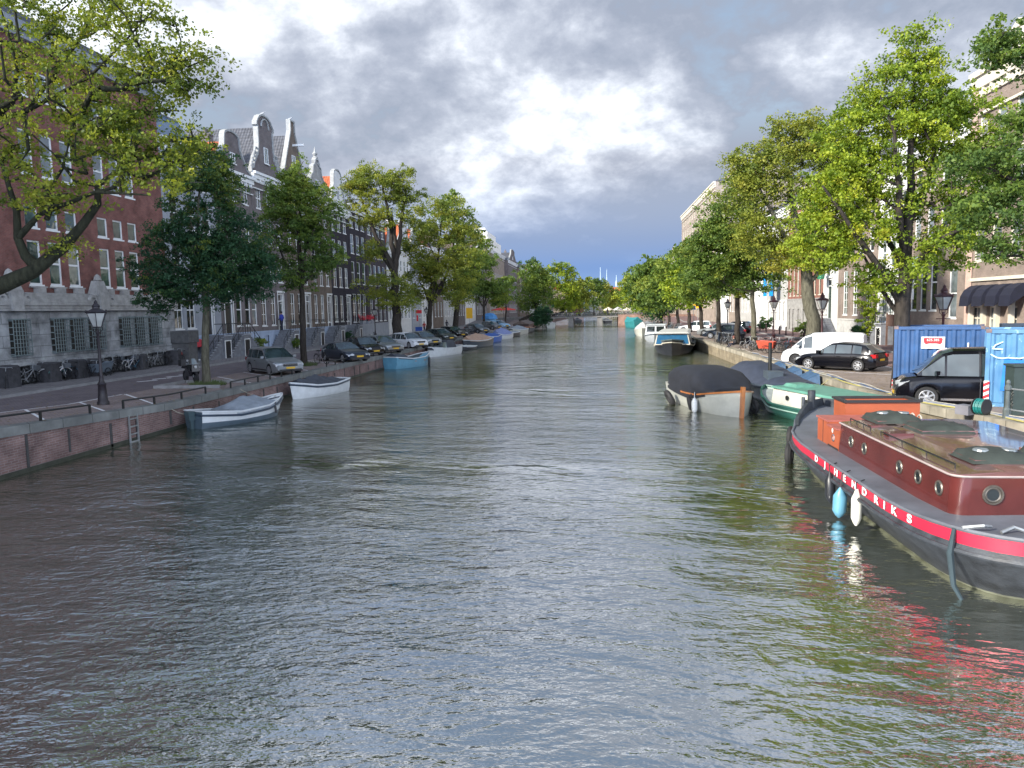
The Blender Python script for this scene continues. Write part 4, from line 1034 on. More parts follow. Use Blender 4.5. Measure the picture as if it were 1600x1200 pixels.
for i, (px, bx, by, rx, ry, lf, lbx) in enumerate(((1078, 1025, 430, 20, 26, LF_MID, 'green tree in the far right row, nearest the yellow road sign'), (1060, 1005, 445, 20, 28, LF_MID, 'green tree in the far right row behind the white cruiser'),
        (1046, 990, 450, 16, 30, LF_LIME, 'bright yellow green tree at the far right row, over the bridge abutment'), (1034, 1010, 465, 22, 16, LF_DK, 'low dark tree at the bridge end of the far right row'))):
    bb = onx(px, 12.5)
    simple_tree(lbx, px, 12.5, 465, px - 3, [(bx, by, rx, ry, 26), (bx + 18, by + 18, rx, ry * .6, 16)], lf, .38, 9000, 60 + i, 1.3, BARK, .25, 2)
y3 = 21.5; b3 = Vector((16.5, 20.5, GZ(20.5)))
tree('dark green tree hanging in from the right edge in front of the cream cornice', b3,
     [[(b3, .35), (b3 + Vector((0, 0, 4)), .28), (b3 + Vector((-.3, .3, 8)), .16), (b3 + Vector((-.6, .5, 12)), .05)],
      [(b3 + Vector((0, 0, 5)), .16), (pyy(1600, 290, y3), .08), (pyy(1540, 260, y3), .03)], [(b3 + Vector((0, 0, 6.5)), .14), (pyy(1610, 100, y3), .06), (pyy(1570, 50, y3), .03)],
      [(b3 + Vector((0, 0, 3.6)), .12), (pyy(1610, 400, y3), .05), (pyy(1560, 400, y3), .02)]],
     [bl(1590, 60, 48, 50, y3, 16), bl(1560, 70, 20, 22, y3, 5), bl(1600, 250, 60, 60, y3, 22), bl(1565, 330, 50, 40, y3, 18), bl(1545, 240, 36, 30, y3, 9), bl(1600, 390, 60, 24, y3, 14), bl(1660, 200, 60, 120, y3, 24)],
     LF_MID, .11, 20000, .42, BARK, 14, .3, yellow=[(pyy(1580, 250, y3), 4, -.2)])
# ivy, hedges and small bushes by the doors
simple_tree('climbing shrub beside the cream house door', 1358, 22.6, 500, 1357, [(1357, 468, 14, 22, 16), (1358, 500, 9, 20, 10)], LF_LIME, .16, 4000, 71, .4, BARK, .06, 1, name='climbing_shrub')
simple_tree('clipped green hedge in front of the cream house', 1345, 22.3, 520, 1346, [(1345, 522, 15, 12, 18), (1360, 524, 10, 10, 8)], LF_DK, .14, 5000, 72, .35, BARK, .05, 1, name='hedge')
simple_tree('potted bush on the pavement beside the leaning tree trunk', 1255, 21.2, 520, 1255, [(1255, 512, 10, 9, 12)], LF_MID, .14, 2500, 73, .35, BARK, .05, 1, name='bush')
simple_tree('dark bush behind the red lamp post on the sunny bank', 1196, 21.8, 510, 1196, [(1196, 505, 10, 9, 12)], LF_DK, .18, 2500, 74, .4, BARK, .05, 1, name='bush')
simple_tree('small bush under the stoop behind the silver estate car', 403, -29.3, 545, 403, [(403, 536, 11, 7, 10)], LF_MID, .13, 2200, 75, .3, BARK, .04, 1, name='bush')
simple_tree('small bush by the basement door behind the silver estate car', 455, -29.4, 545, 455, [(455, 537, 12, 9, 10)], LF_MID, .13, 2200, 76, .3, BARK, .04, 1, name='bush')
simple_tree('dark bush beside the steps of the black house', 545, -29.2, 530, 545, [(545, 526, 9, 10, 10)], LF_DK, .16, 2200, 77, .35, BARK, .04, 1, name='bush')
# tufts of grass around two trunks
def tuft(label, c, r_, n, seed):
    rs = np.random.RandomState(seed); m = MB()
    for i in range(n):
        a = rs.uniform(0, 6.28); q = r_ * rs.uniform(.1, 1); x = c.x + q * math.cos(a); y = c.y + q * math.sin(a); h = rs.uniform(.08, .32); dx, dy = rs.normal(0, .06, 2)
        m.add([(x - .012, y, c.z), (x + .012, y, c.z), (x + dx, y + dy, c.z + h)], [(0, 1, 2)])
    o = m.build('grass', plain('verge_grass', (.07, .10, .03), .8, var=.4)); tag(o, label, 'grass', kind='stuff')
tuft('grass growing round the trunk of the dark tree', Vector((-19.5, 35.2, 1.06)), .9, 900, 1)
tuft('grass growing round the trunk between two parked cars', Vector((-19.5, 48.0, 1.06)), .8, 700, 2)
kk = MB(); kk.box(-21.6, -18.2, 33.9, 34.05, 1.05, 1.2); kk.box(-21.6, -18.2, 36.6, 36.75, 1.05, 1.2); kk.box(-21.6, -21.45, 34.05, 36.6, 1.05, 1.2); kb = kk.build('tree_kerb', KERB); kb['kind'] = 'structure'

# ---------------------------------------------------------------- vehicles
def carpaint(name, c, metal=.0, rough=.28):
    if name in MATS: return MATS[name]
    m = MT(name, c, rough, metal, .4, .2); v = m.coord()
    m.base(m.ramp(m.noise(v, 1.7, 4), [(.3, dark(c, .9)), (.7, dark(c, 1.08))])); return m.m
TYRE = BLACKRUB
RIM = plain('wheel_rim_silver', (.45, .46, .48), .35, .7, var=.1)
RIMD = plain('wheel_rim_dark', (.06, .06, .065), .4, .5, var=.1)
TRIM = plain('black_plastic_trim', (.022, .022, .024), .6, var=.15)
HLAMP = plain('headlight_glass', (.50, .53, .56), .12, .3, var=.1)
TLAMP = plain('tail_light_glass', (.35, .012, .015), .15, var=.1)
PLATE = plain('yellow_number_plate', (.62, .38, .02), .5, var=.05)
CHROME = plain('chrome_trim', (.6, .6, .62), .15, .9, var=.05)
PROF = {  # normalised profiles: lower body top (x over L, z over H), greenhouse (x, z)
    'estate': dict(hood=[(-.5, .55), (-.49, .62), (-.2, .63), (.16, .63), (.2, .62), (.42, .52), (.47, .46), (.5, .36)], roof=[(-.495, .62), (-.45, .93), (-.38, .985), (-.1, 1), (.02, .97), (.2, .62)], pil=[-.27, -.08, .1], bel=.62),
    'hatch': dict(hood=[(-.5, .5), (-.485, .62), (-.25, .66), (.1, .64), (.17, .62), (.38, .55), (.46, .47), (.5, .36)], roof=[(-.47, .66), (-.37, .92), (-.25, .975), (-.05, 1), (.05, .965), (.22, .62)], pil=[-.22, -.02, .13], bel=.64),
    'coupe': dict(hood=[(-.5, .55), (-.48, .68), (-.3, .70), (.0, .66), (.12, .66), (.38, .56), (.46, .46), (.5, .34)], roof=[(-.42, .69), (-.25, .93), (-.12, 1), (-.02, .97), (.15, .66)], pil=[-.12, .1], bel=.67),
    'suv': dict(hood=[(-.5, .5), (-.49, .6), (-.2, .62), (.16, .62), (.2, .62), (.42, .57), (.48, .5), (.5, .36)], roof=[(-.49, .6), (-.45, .9), (-.38, .98), (-.1, 1), (.05, .97), (.22, .62)], pil=[-.27, -.06, .1], bel=.62),
    'panelvan': dict(hood=[(-.5, .5), (-.49, .55), (-.2, .56), (.22, .56), (.3, .54), (.44, .47), (.48, .4), (.5, .3)], roof=[(-.497, .55), (-.485, .93), (-.44, .985), (-.1, 1), (.12, .985), (.2, .92), (.36, .56)], pil=[.1, .22], bel=.56, panel=.09),
    'bus': dict(hood=[(-.5, .5), (-.495, .55), (-.2, .56), (.22, .56), (.32, .54), (.44, .49), (.485, .4), (.5, .3)], roof=[(-.497, .55), (-.49, .93), (-.46, .985), (-.1, 1), (.16, .98), (.22, .93), (.37, .56)], pil=[-.22, .0, .2], bel=.56),
}
CARMESH = {}
def car(label, cat, style, p, heading, paint, L=4.4, W=1.8, Hh=1.48, rim=None, wr=.32, detail=True, group=None, name='parked_car', z=None, trimc=None):
    pr = PROF[style]; rim = rim or RIM
    t = thing(name, label, cat, (p[0], p[1], GZ(p[1]) if z is None else z), R(heading), group)
    wx = (-.3 * L - .02, .31 * L)
    nS = 64 if detail else 36
    arch = wr * 1.16
    xs = sorted(set([-L / 2 + L * i / nS for i in range(nS + 1)] + [a + s * arch * q for a in wx for s in (-1, 1) for q in (1.0, .96, .8, .5)]))
    hx = [a * L for a, b in pr['hood']]; hz_ = [b * Hh for a, b in pr['hood']]
    def half(x):
        u = max(0, (abs(x) - L * .33) / (L * .17)); return W / 2 * (1 - .17 * u ** 2.4)
    V = []; F = []; I = []
    def sec(x):
        w_ = half(x); zt = float(np.interp(x, hx, hz_)); e = max(0, (abs(x) - L * .44) / (L * .06)); zb = .2 + .1 * e ** 2
        za = zb
        for a in wx:
            d = abs(x - a)
            if d < arch: za = max(za, wr + math.sqrt(max(0, arch ** 2 - d * d)))
        zt = max(zt, za + .04)
        zm = max(za + .005, zb + .12); zs = min(zt - .14, max(zm + .01, .42 * Hh)); zs = max(zs, zm + .005)
        zc = max(zt - .12, zs + .01)
        return [(0, zb), (w_ - .3, zb), (w_ - .29, za), (w_ - .03, za), (w_, max(zm, za)), (w_ + .005, zs), (w_ - .025, zc), (w_ - .085, zt - .025), (w_ - .16, zt), (w_ * .5, zt + .018), (0, zt + .025)]
    for x in xs:
        for y, zz in sec(x): V.append((x, y, zz))
        for y, zz in sec(x): V.append((x, -y, zz))
    n = 11
    for i in range(len(xs) - 1):
        a = i * 2 * n; b = a + 2 * n
        for q in range(n - 1):
            F.append((a + q, b + q, b + q + 1, a + q + 1)[::-1]); I.append(1 if q < 3 else 0)
            F.append((a + n + q, b + n + q, b + n + q + 1, a + n + q + 1)); I.append(1 if q < 3 else 0)
    for k, s in ((0, 1), ((len(xs) - 1) * 2 * n, -1)):
        f = [k + q for q in range(n)] + [k + n + q for q in range(n - 1, 0, -1)]
        F.append(f if s > 0 else f[::-1]); I.append(0)
    # greenhouse
    rx = [a * L for a, b in pr['roof']]; rz = [b * Hh for a, b in pr['roof']]
    gx0, gx1 = rx[0], rx[-1]
    pil = [q * L for q in pr['pil']]
    gs = sorted(set(rx + [gx0 + (gx1 - gx0) * i / 30 for i in range(31)] + [q + d for q in pil for d in (-.035, .035)]))
    bel = pr['bel'] * Hh
    G = []; body_f = []; glass_f = []
    for x in gs:
        zt = float(np.interp(x, rx, rz)); zbel = min(zt, max(float(np.interp(x, hx, hz_)), bel) - .0) ; wb = half(x) - .075
        f = max(0, (zt - zbel) / (Hh - bel)); wt = wb - .17 * f
        z1_ = zbel - .04
        G += [(x, wb, z1_), (x, wb - .17 * f * .82, zbel + (zt - zbel) * .80), (x, wt - .02, zbel + (zt - zbel) * .93), (x, wt * .8, zt), (x, 0, zt + .025 * f)]
        G += [(x, -a, b) for a, b in ((wb, z1_), (wb - .17 * f * .82, zbel + (zt - zbel) * .80), (wt - .02, zbel + (zt - zbel) * .93), (wt * .8, zt), (0, zt + .025 * f))]
    for i in range(len(gs) - 1):
        xm = (gs[i] + gs[i + 1]) / 2; a = i * 10; b = a + 10
        s0 = (np.interp(gs[i + 1], rx, rz) - np.interp(gs[i], rx, rz)) / max(1e-6, gs[i + 1] - gs[i])
        zlow = np.interp(xm, rx, rz) - max(np.interp(xm, hx, hz_), bel)
        steep = abs(s0) > .33 and not (style in ('panelvan',) and xm < 0)
        isp = any(abs(xm - q) < .035 for q in pil) or (pr.get('panel') is not None and xm < pr['panel'] * L) or zlow < .1 * Hh
        if style not in ('panelvan', 'bus') and xm < gx0 + (.13 if style in ('hatch', 'coupe') else .035) * L: isp = True
        for o, rev in ((0, False), (5, True)):
            for q in range(4):
                f = (a + o + q, a + o + q + 1, b + o + q + 1, b + o + q)
                if rev: f = f[::-1]
                gl = (q == 0 and not isp) or (q == 3 and steep) or (q == 2 and steep)
                (glass_f if gl else body_f).append(f)
    k = len(V); V += G; F += [tuple(v + k for v in f) for f in body_f]; I += [0] * len(body_f)
    meshobj('body', V, F, [paint, TRIM], t, True, I, 32)
    used = sorted({v for f in glass_f for v in f}); mp = {v: i for i, v in enumerate(used)}
    meshobj('car_windows', [G[v] for v in used], [tuple(mp[v] for v in f) for f in glass_f], CARGL, t, True, None, 30)
    # wheels
    key = (round(wr, 2), rim.name)
    if key not in CARMESH:
        m = MB(); m.lathe([(wr * .62, -.1), (wr * .93, -.11), (wr, -.08), (wr, .08), (wr * .93, .11), (wr * .62, .1)], 22, (0, 0, 0), 'y'); o = m.build('tmp', TYRE, smooth=True, angle=35); ty = o.data; bpy.data.objects.remove(o)
        m = MB(); m.lathe([(wr * .2, .06), (wr * .2, .118), (wr * .1, .125)], 12, (0, 0, 0), 'y')
        m.torus((0, .108, 0), wr * .64, .02, 20, 5, 'y')
        for i in range(7):
            M_ = Matrix.Rotation(2 * math.pi * i / 7, 4, 'Y'); m.box(wr * .12, wr * .62, .09, .118, -wr * .09, wr * .09, M_)
        o = m.build('tmp', rim); ri = o.data; bpy.data.objects.remove(o)
        CARMESH[key] = (ty, ri)
    ty, ri = CARMESH[key]
    for a in wx:
        for s in (-1, 1):
            o = link(bpy.data.objects.new('wheel', ty), t); o.location = (a, s * (W / 2 - .115), wr); o.rotation_euler = (0, 0, 0 if s > 0 else math.pi)
            link(bpy.data.objects.new('rim', ri), o)
    zf = float(np.interp(L * .46, hx, hz_))
    for s in (-1, 1):
        w_ = half(L * .47)
        m = MB(); m.add([(L * .5 - .02, s * (w_ - .42), zf - .17), (L * .5 - .10, s * (w_ + .012), zf - .10), (L * .5 - .42, s * (w_ + .06), zf - .0), (L * .5 - .2, s * (w_ - .33), zf + .015), (L * .5 - .01, s * (w_ - .4), zf - .05), (L * .5 - .1, s * (w_ + .0), zf - .2)],
                        [(0, 5, 1, 4), (4, 1, 2, 3), (1, 5, 2)] if s > 0 else [(4, 1, 5, 0), (3, 2, 1, 4), (2, 5, 1)]); m.build('headlight', HLAMP, t)
        m = MB(); zr = bel - .02; wr_ = half(-L * .48); m.box(-L * .5 - .012, -L * .5 + .25, s * (wr_ - .14) - .14, s * (wr_ - .14) + .15, zr - .2, zr - .02); m.build('tail_light', TLAMP, t)
        m = MB(); mxp = (pr['pil'][-1] + .05) * L; m.taper(mxp, s * (W / 2 + .06), bel - .0, bel + .13, .05, .09, .06, .1); m.build('wing_mirror', paint if detail else TRIM, t)
    m = MB(); m.box(L * .5 - .06, L * .5 + .012, -W * .23, W * .23, zf - .22, zf - .06); m.box(L * .5 - .06, L * .5 + .008, -W * .36, W * .36, .24, .36)
    m.build('grille', TRIM, t)
    if style in ('estate', 'bus'):
        m = MB(); m.box(L * .5 + .013, L * .5 + .02, -W * .23, W * .23, zf - .1, zf - .085); m.box(L * .5 + .013, L * .5 + .02, -W * .23, W * .23, zf - .22, zf - .205); m.build('grille_trim', CHROME, t)
    m = MB(); m.box(L * .5 + .0125, L * .5 + .025, -.26, .26, .38, .49); m.build('number_plate', PLATE, t)
    m = MB(); m.box(-L * .5 - .02, -L * .5 - .0, -.26, .26, .55, .66); m.build('number_plate', PLATE, t)
    if detail:
        for s in (-1, 1):
            m = MB()
            for q in pil[:-1] if style != 'panelvan' else pil: m.box(q - .006, q + .006, s * (W / 2 + .0065), s * (W / 2 + .0045), .36, bel - .12)
            m.box(wx[0] + arch, wx[1] - arch, s * (W / 2 - .02), s * (W / 2 + .012), .26, .33)
            for q in pil[:-1] or pil: m.box(q - .3, q - .12, s * (W / 2 + .0), s * (W / 2 + .022), bel - .19, bel - .16)
            m.build('door_trim', trimc or TRIM, t)
    return t
P_SIL = carpaint('silver_paint', (.28, .30, .31), .55); P_BLK = carpaint('black_paint', (.003, .003, .005), 0, .2); P_NAV = carpaint('dark_blue_grey_paint', (.02, .028, .045), .3)
P_WHT = carpaint('white_car_paint', (.62, .64, .66)); P_GRY = carpaint('grey_car_paint', (.10, .105, .11), .4); P_LBL = carpaint('light_blue_paint', (.22, .42, .60)); P_GRN = carpaint('dark_green_grey_paint', (.05, .06, .055), .3)
def ctr(front_px, front_py, heading, L, z=1.05, off=.31):
    """car centre from the pixel where its near front wheel meets the road"""
    p = pz(front_px, front_py, z); h = R(heading)
    return (p.x - math.cos(h) * L * off - math.sin(h) * 0, p.y - math.sin(h) * L * off)
def car_at(label, cat, style, fpx, fpy, heading, paint, side=-1, **k):
    L = k.get('L', 4.4); W = k.get('W', 1.8); p = pz(fpx, fpy, 1.05); h = R(heading)
    cx = p.x - math.cos(h) * L * .31 - side * math.sin(h) * -(W / 2 - .1) * -1 * -1
    # side -1: the near wheel is on the car's right
    nx, ny = (-math.sin(h), math.cos(h))
    cx = p.x - math.cos(h) * L * .31 - side * nx * (W / 2 - .1); cy = p.y - math.sin(h) * L * .31 - side * ny * (W / 2 - .1)
    return car(label, cat, style, (cx, cy), heading, paint, **k)
car_at('silver estate car parked nose to the canal on the shaded bank', 'car', 'estate', 423, 586.5, -43.5, P_SIL, L=4.8, W=1.86, Hh=1.54)
car_at('dark blue grey coupe parked between the bicycles and a black hatchback', 'car', 'coupe', 537, 566.5, -44, P_NAV, L=4.6, W=1.9, Hh=1.38)
car_at('black hatchback parked just behind the dark coupe on the shaded bank', 'car', 'hatch', 567, 557, -44, P_BLK, L=4.3, W=1.8, Hh=1.52)
car_at('silver fronted car parked beyond the black hatchback, before the old tree', 'car', 'estate', 598, 552.5, -44, P_SIL, L=4.6, W=1.82, Hh=1.5)
lft = [(640, 545, 'suv', P_WHT, 'white car with black grille parked right after the old tree on the shaded bank'), (663, 541, 'hatch', P_SIL, 'pale silver car parked against the white car near the quay edge'),
       (690, 534, 'hatch', P_GRN, 'dark green grey car parked under the yellowing tree'), (710, 528, 'estate', P_BLK, 'black car with shiny windscreen, second beyond the yellowing tree'),
       (747, 521, 'hatch', P_GRY, 'grey hatchback parked beside a rack of bicycles on the shaded bank'), (770, 515.5, 'suv', P_GRY, 'dark car parked just in front of the blue canopy'), (783, 513, 'hatch', P_LBL, 'light blue car, farthest in the parked row on the shaded bank')]
for px, py, st, pt, lbx in lft: car_at(lbx, 'car', st, px, py, -44, pt, detail=False, group='cars parked along the shaded quay')
car_at('shiny black hatchback parked nose to the canal in front of the white van', 'car', 'hatch', 1263.5, 577, 137.5, P_BLK, side=1, L=4.3, W=1.8, Hh=1.46, trimc=P_BLK)
car_at('white panel van with grey bumper parked behind the black hatchback', 'van', 'panelvan', 1243, 570.5, 152, P_WHT, side=1, L=4.4, W=1.81, Hh=1.85, rim=RIMD, name='parked_van')
car_at('black passenger van with chrome strips between the two blue containers', 'van', 'bus', 1447, 635.5, 163, P_BLK, side=1, z=1.03, L=4.9, W=1.9, Hh=1.98, wr=.35, name='parked_van', trimc=CHROME)
for px, py, st, pt, lbx, hd in ((1068, 519, 'estate', P_WHT, 'white hatchback parked nose to the canal near the yellow sign', 165), (1100, 525, 'estate', P_SIL, 'silver blue car in the middle of the far right parked row', 165), (1110, 529, 'hatch', P_NAV, 'dark navy car nearest the sitting person on the sunny bank', 168), (1128, 521, 'suv', P_BLK, 'black car seen from behind by the slim trees', 150)):
    car_at(lbx, 'car', st, px, py, hd, pt, side=1, detail=False, group='cars parked along the sunny quay')

# motorcycle
def motorbike(label, p, rz, dark_=True):
    t = thing('motorcycle', label, 'motorcycle', (p[0], p[1], GZ(p[1])), R(rz))
    for x in (-.7, .72):
        m = MB(); m.torus((x, 0, .32), .25, .07, 20, 8, 'y'); o = m.build('wheel', TYRE, t, True)
        m = MB(); m.torus((x, 0, .32), .17, .02, 16, 5, 'y'); m.lathe([(.12, -.05), (.14, 0), (.12, .05)], 12, (x, 0, .32), 'y')
        for i in range(5): m.box(.0, .18, -.012, .012, -.015, .015, Matrix.Translation((x, 0, .32)) @ Matrix.Rotation(i * 1.2566, 4, 'Y'))
        m.build('rim', RIMD, o)
    m = MB(); m.taper(.0, 0, .35, .62, .28, .16, .3, .18); m.taper(-.1, 0, .62, .8, .42, .1, .3, .13); m.tube([(-.2, .12, .35), (-.7, .16, .36), (-1.0, .17, .45)], .05, 8); m.tube([(-.2, 0, .45), (-.7, 0, .34)], .04, 6)
    m.build('engine', plain('engine_metal', (.08, .08, .085), .4, .6), t)
    m = MB(); m.taper(.22, 0, .74, .98, .28, .17, .2, .12); m.taper(.62, 0, .62, 1.0, .16, .2, .08, .16); m.taper(.5, 0, .45, .65, .2, .18, .26, .22); m.taper(-.75, 0, .72, .86, .3, .1, .2, .08)
    m.build('fairing', P_BLK, t, False)
    m = MB(); m.tube([(.72, .11, .32), (.55, .11, .9)], .028, 6); m.tube([(.72, -.11, .32), (.55, -.11, .9)], .028, 6); m.tube([(.42, -.36, 1.03), (.52, -.15, 1.0), (.52, .15, 1.0), (.42, .36, 1.03)], .02, 6)
    for s in (-1, 1): m.tube([(.5, s * .22, 1.0), (.55, s * .3, 1.18)], .012, 5); m.lathe([(.0, -.01), (.06, 0), (0, .02)], 8, (.55, s * .31, 1.2), 'x')
    m.build('handlebar', GREYMETAL, t)
    m = MB(); m.add([(.68, -.15, .98), (.68, .15, .98), (.5, .1, 1.28), (.5, -.1, 1.28), (.72, 0, 1.0), (.54, 0, 1.3)], [(0, 4, 5, 3), (4, 1, 2, 5)]); m.build('windscreen', GL[2], t)
    m = MB(); m.taper(-.25, 0, .78, .88, .36, .12, .32, .1); m.build('seat', BLACKRUB, t)
    m = MB(); m.lathe([(.02, .0), (.08, .01), (.07, .03)], 10, (.76, 0, .86), 'x'); m.build('headlight', HLAMP, t)
    m = MB(); m.taper(-.88, 0, .86, 1.18, .2, .22, .18, .2); m.build('top_box', TRIM, t)
    return t
motorbike('black touring motorcycle parked beside the dark tree on the shaded bank', (-21.35, 36.9), -40)

# bicycles
FR = {}
def bike_meshes():
    for nm, c in (('black', (.02, .02, .022)), ('grey', (.25, .26, .27)), ('blue', (.03, .10, .16)), ('teal', (.03, .2, .19)), ('white', (.5, .5, .5)), ('red', (.3, .03, .02))):
        m = MB(); r = .019
        A = (-.52, 0, .34); Bk = (-.02, 0, .28); S = (-.2, 0, .82); Hd = (.42, 0, .86); Hl = (.45, 0, .74); Fx = (.6, 0, .34)
        m.tube([A, Bk], r, 5); m.tube([Bk, S], r, 5); m.tube([Bk, Hl], r * 1.15, 5); m.tube([(-.13, 0, .62), (.43, 0, .8)], r, 5); m.tube([A, (-.17, 0, .72)], r * .8, 5); m.tube([Hd, Hl, Fx], r, 5)
        for x in (-.52, .6): m.torus((x, 0, .34), .37, .016, 9, 4, 'y', .5, 2.7)
        m.tube([(-.78, 0, .73), (-.3, 0, .73)], .012, 4); m.lathe([(.09, -.01), (.09, .01)], 8, (-.02, .03, .28), 'y')
        m.tube([(-.02, -.1, .14), (-.02, .1, .42)], .012, 4); m.tube([(-.3, .05, .0), (-.3, .04, .3)], .012, 4)
        o = m.build('tmp', plain('bicycle_paint_' + nm, c, .4, .2, var=.2)); FR[nm] = o.data; bpy.data.objects.remove(o)
    m = MB(); m.torus((0, 0, 0), .325, .02, 20, 5, 'y'); m.torus((0, 0, 0), .02, .02, 6, 4, 'y')
    for i in range(8): a = i * math.pi / 4; m.tube([(0, 0, 0), (.32 * math.cos(a), 0, .32 * math.sin(a))], .003, 3)
    o = m.build('tmp', BLACKRUB); FR['wheel'] = o.data; bpy.data.objects.remove(o)
    m = MB(); m.tube([(.28, -.27, 1.02), (.36, -.24, 1.06), (.43, -.05, 1.04), (.43, .05, 1.04), (.36, .24, 1.06), (.28, .27, 1.02)], .015, 5); m.tube([(.41, 0, .86), (.43, 0, 1.04)], .015, 5)
    o = m.build('tmp', GREYMETAL); FR['bar'] = o.data; bpy.data.objects.remove(o)
    m = MB(); m.taper(-.23, 0, .9, .97, .12, .05, .15, .09); m.tube([(-.2, 0, .8), (-.22, 0, .92)], .014, 5)
    o = m.build('tmp', BLACKRUB); FR['saddle'] = o.data; bpy.data.objects.remove(o)
    m = MB(); m.taper(.62, 0, .72, .95, .14, .16, .18, .2); o = m.build('tmp', plain('bicycle_crate', (.10, .11, .12), .7)); FR['crate'] = o.data; bpy.data.objects.remove(o)
bike_meshes()
ORD = 'first second third fourth fifth sixth seventh eighth ninth tenth eleventh twelfth thirteenth fourteenth fifteenth sixteenth seventeenth eighteenth nineteenth twentieth twenty-first twenty-second twenty-third twenty-fourth'.split()
def bicycle(label, p, rz, c='black', lean=4, crate=False, group=None, parts=True, z=None, up=.0):
    t = thing('bicycle', label, 'bicycle', (p[0], p[1], (GZ(p[1]) if z is None else z) + up), 0, group)
    t.rotation_euler = (R(lean), 0, R(rz))
    link(bpy.data.objects.new('frame', FR[c]), t)
    for x in (-.52, .6):
        o = link(bpy.data.objects.new('wheel', FR['wheel']), t); o.location = (x, 0, .34)
    link(bpy.data.objects.new('handlebar', FR['bar']), t); link(bpy.data.objects.new('saddle', FR['saddle']), t)
    if crate: link(bpy.data.objects.new('front_crate', FR['crate']), t)
    return t
GL_ = 'bicycles leaning in front of the stone base'
lb_ = [(33.6, -50, 'black', 'black bicycle at the far left against the stone base'), (35.3, 92, 'grey', 'grey framed bicycle with its wheel turned, second from the left by the stone base'), (36.3, 75, 'black', 'black bicycle below the first window grille'),
       (37.3, 95, 'teal', 'teal bicycle in the tangle by the stone base'), (37.8, 60, 'blue', 'blue bicycle beside the teal one'), (38.4, 88, 'grey', 'grey bicycle with high handlebars below the three grilles'),
       (40.6, 70, 'black', 'black bicycle between the carrier trike and the lamp post'), (41.9, 100, 'grey', 'silver grey bicycle right behind the lamp post'), (42.7, 65, 'black', 'dark bicycle just right of the lamp post'),
       (43.5, 95, 'white', 'pale bicycle with shiny wheels, right of the lamp post'), (45.6, 89, 'white', 'white framed bicycle standing alone side on by the stone base'), (47.5, 80, 'black', 'black bicycle leaning at the end of the stone base'), (48.4, 60, 'black', 'black bicycle in front of the corner blocks'), (49.4, 85, 'red', 'dark red bicycle farthest right by the stone base')]
lb_ += [(34.4, 80, 'white', 'pale bicycle left of the first window grille'), (38.9, 100, 'black', 'black bicycle leaning over the carrier bicycle'), (41.2, 60, 'grey', 'grey bicycle just left of the lamp post'), (43.1, 110, 'black', 'dark bicycle under the second group of grilles'),
        (44.2, 75, 'blue', 'dark blue bicycle left of the white framed one'), (46.6, 100, 'grey', 'grey bicycle right of the white framed one'), (35.8, 105, 'black', 'black bicycle with crate by the first grille'), (37.0, 65, 'white', 'white handlebar bicycle in the tangle under the grilles')]
for i, (y, rz, c, lbx) in enumerate(lb_):
    bicycle(lbx, (-29.25 - .25 * (i % 3), y), rz, c, 6 if i % 2 else -5, i % 4 == 1, GL_, z=1.17)
for i, (x, y, rz, c, lbx) in enumerate(((-20.5, 46.2, -30, 'black', 'black bicycle left of the tree between the two nearest parked cars'), (-18.9, 49.4, -35, 'black', 'large wheeled dark bicycle in front of the dark coupe'), (-20.3, 47.0, -40, 'red', 'red dark bicycle leaning on the mid green tree'),
                                    (-19.0, 71.5, -40, 'grey', 'grey bicycle at the foot of the old umbrella tree'), (-18.8, 73.0, -35, 'black', 'black bicycle at the foot of the old umbrella tree'), (-20.2, 70.2, -60, 'black', 'bicycle behind the old umbrella tree trunk'))):
    bicycle(lbx, (x, y), rz, c, 5)
for i in range(8): cc = rnd.choice(['black', 'grey', 'blue']); bicycle('%s bicycle, %s from the camera in the rack between dark parked cars' % (cc, ORD[i]), (-18.7, 107 + i * .8), -30 + rnd.uniform(-8, 8), cc, rnd.uniform(-6, 6), group='rack bicycles on the shaded bank')
for i, (x, y, rz, c, lbx) in enumerate(((11.6, 58.4, 40, 'white', 'white bicycle in the group left of the red cargo bike'), (12.0, 57.7, 50, 'grey', 'grey bicycle just left of the red cargo bike'), (12.9, 58.2, 45, 'black', 'black bicycle behind the mossy slim trunk'),
          (13.4, 57.0, 35, 'grey', 'grey bicycle behind the cargo bike box'), (13.9, 56.2, 60, 'blue', 'blue bicycle behind the cargo bike box'), (14.3, 57.4, 50, 'red', 'reddish bicycle behind the cargo bike'), (13.6, 54.9, 10, 'black', 'black bicycle between the cargo bike and the white van'), (12.2, 59.4, 70, 'white', 'pale bicycle left of the slim mossy tree'), (14.6, 55.6, 20, 'black', 'dark bicycle lying against others near the white van'))):
    bicycle(lbx, (x, y), rz, c, (-6, 5, 8)[i % 3])
for i in range(16): cc = rnd.choice(['black', 'grey', 'blue', 'white']); bicycle('%s bicycle, %s of those parked beyond the white cars on the sunny quay' % (cc, ORD[i]), (10.6 + (i % 3) * .5, 100 + i * 3.1), 60 + rnd.uniform(-20, 20), cc, 4, group='far bicycles on the sunny quay')
for i in range(5): cc = rnd.choice(['black', 'grey']); bicycle('%s bicycle, %s from the camera beside the two scooters' % (cc, ORD[i]), (11.2 + (i % 2) * .6, 66 + i * 1.1), 50 + 12 * i, cc, 4, group='bicycles by the scooters')
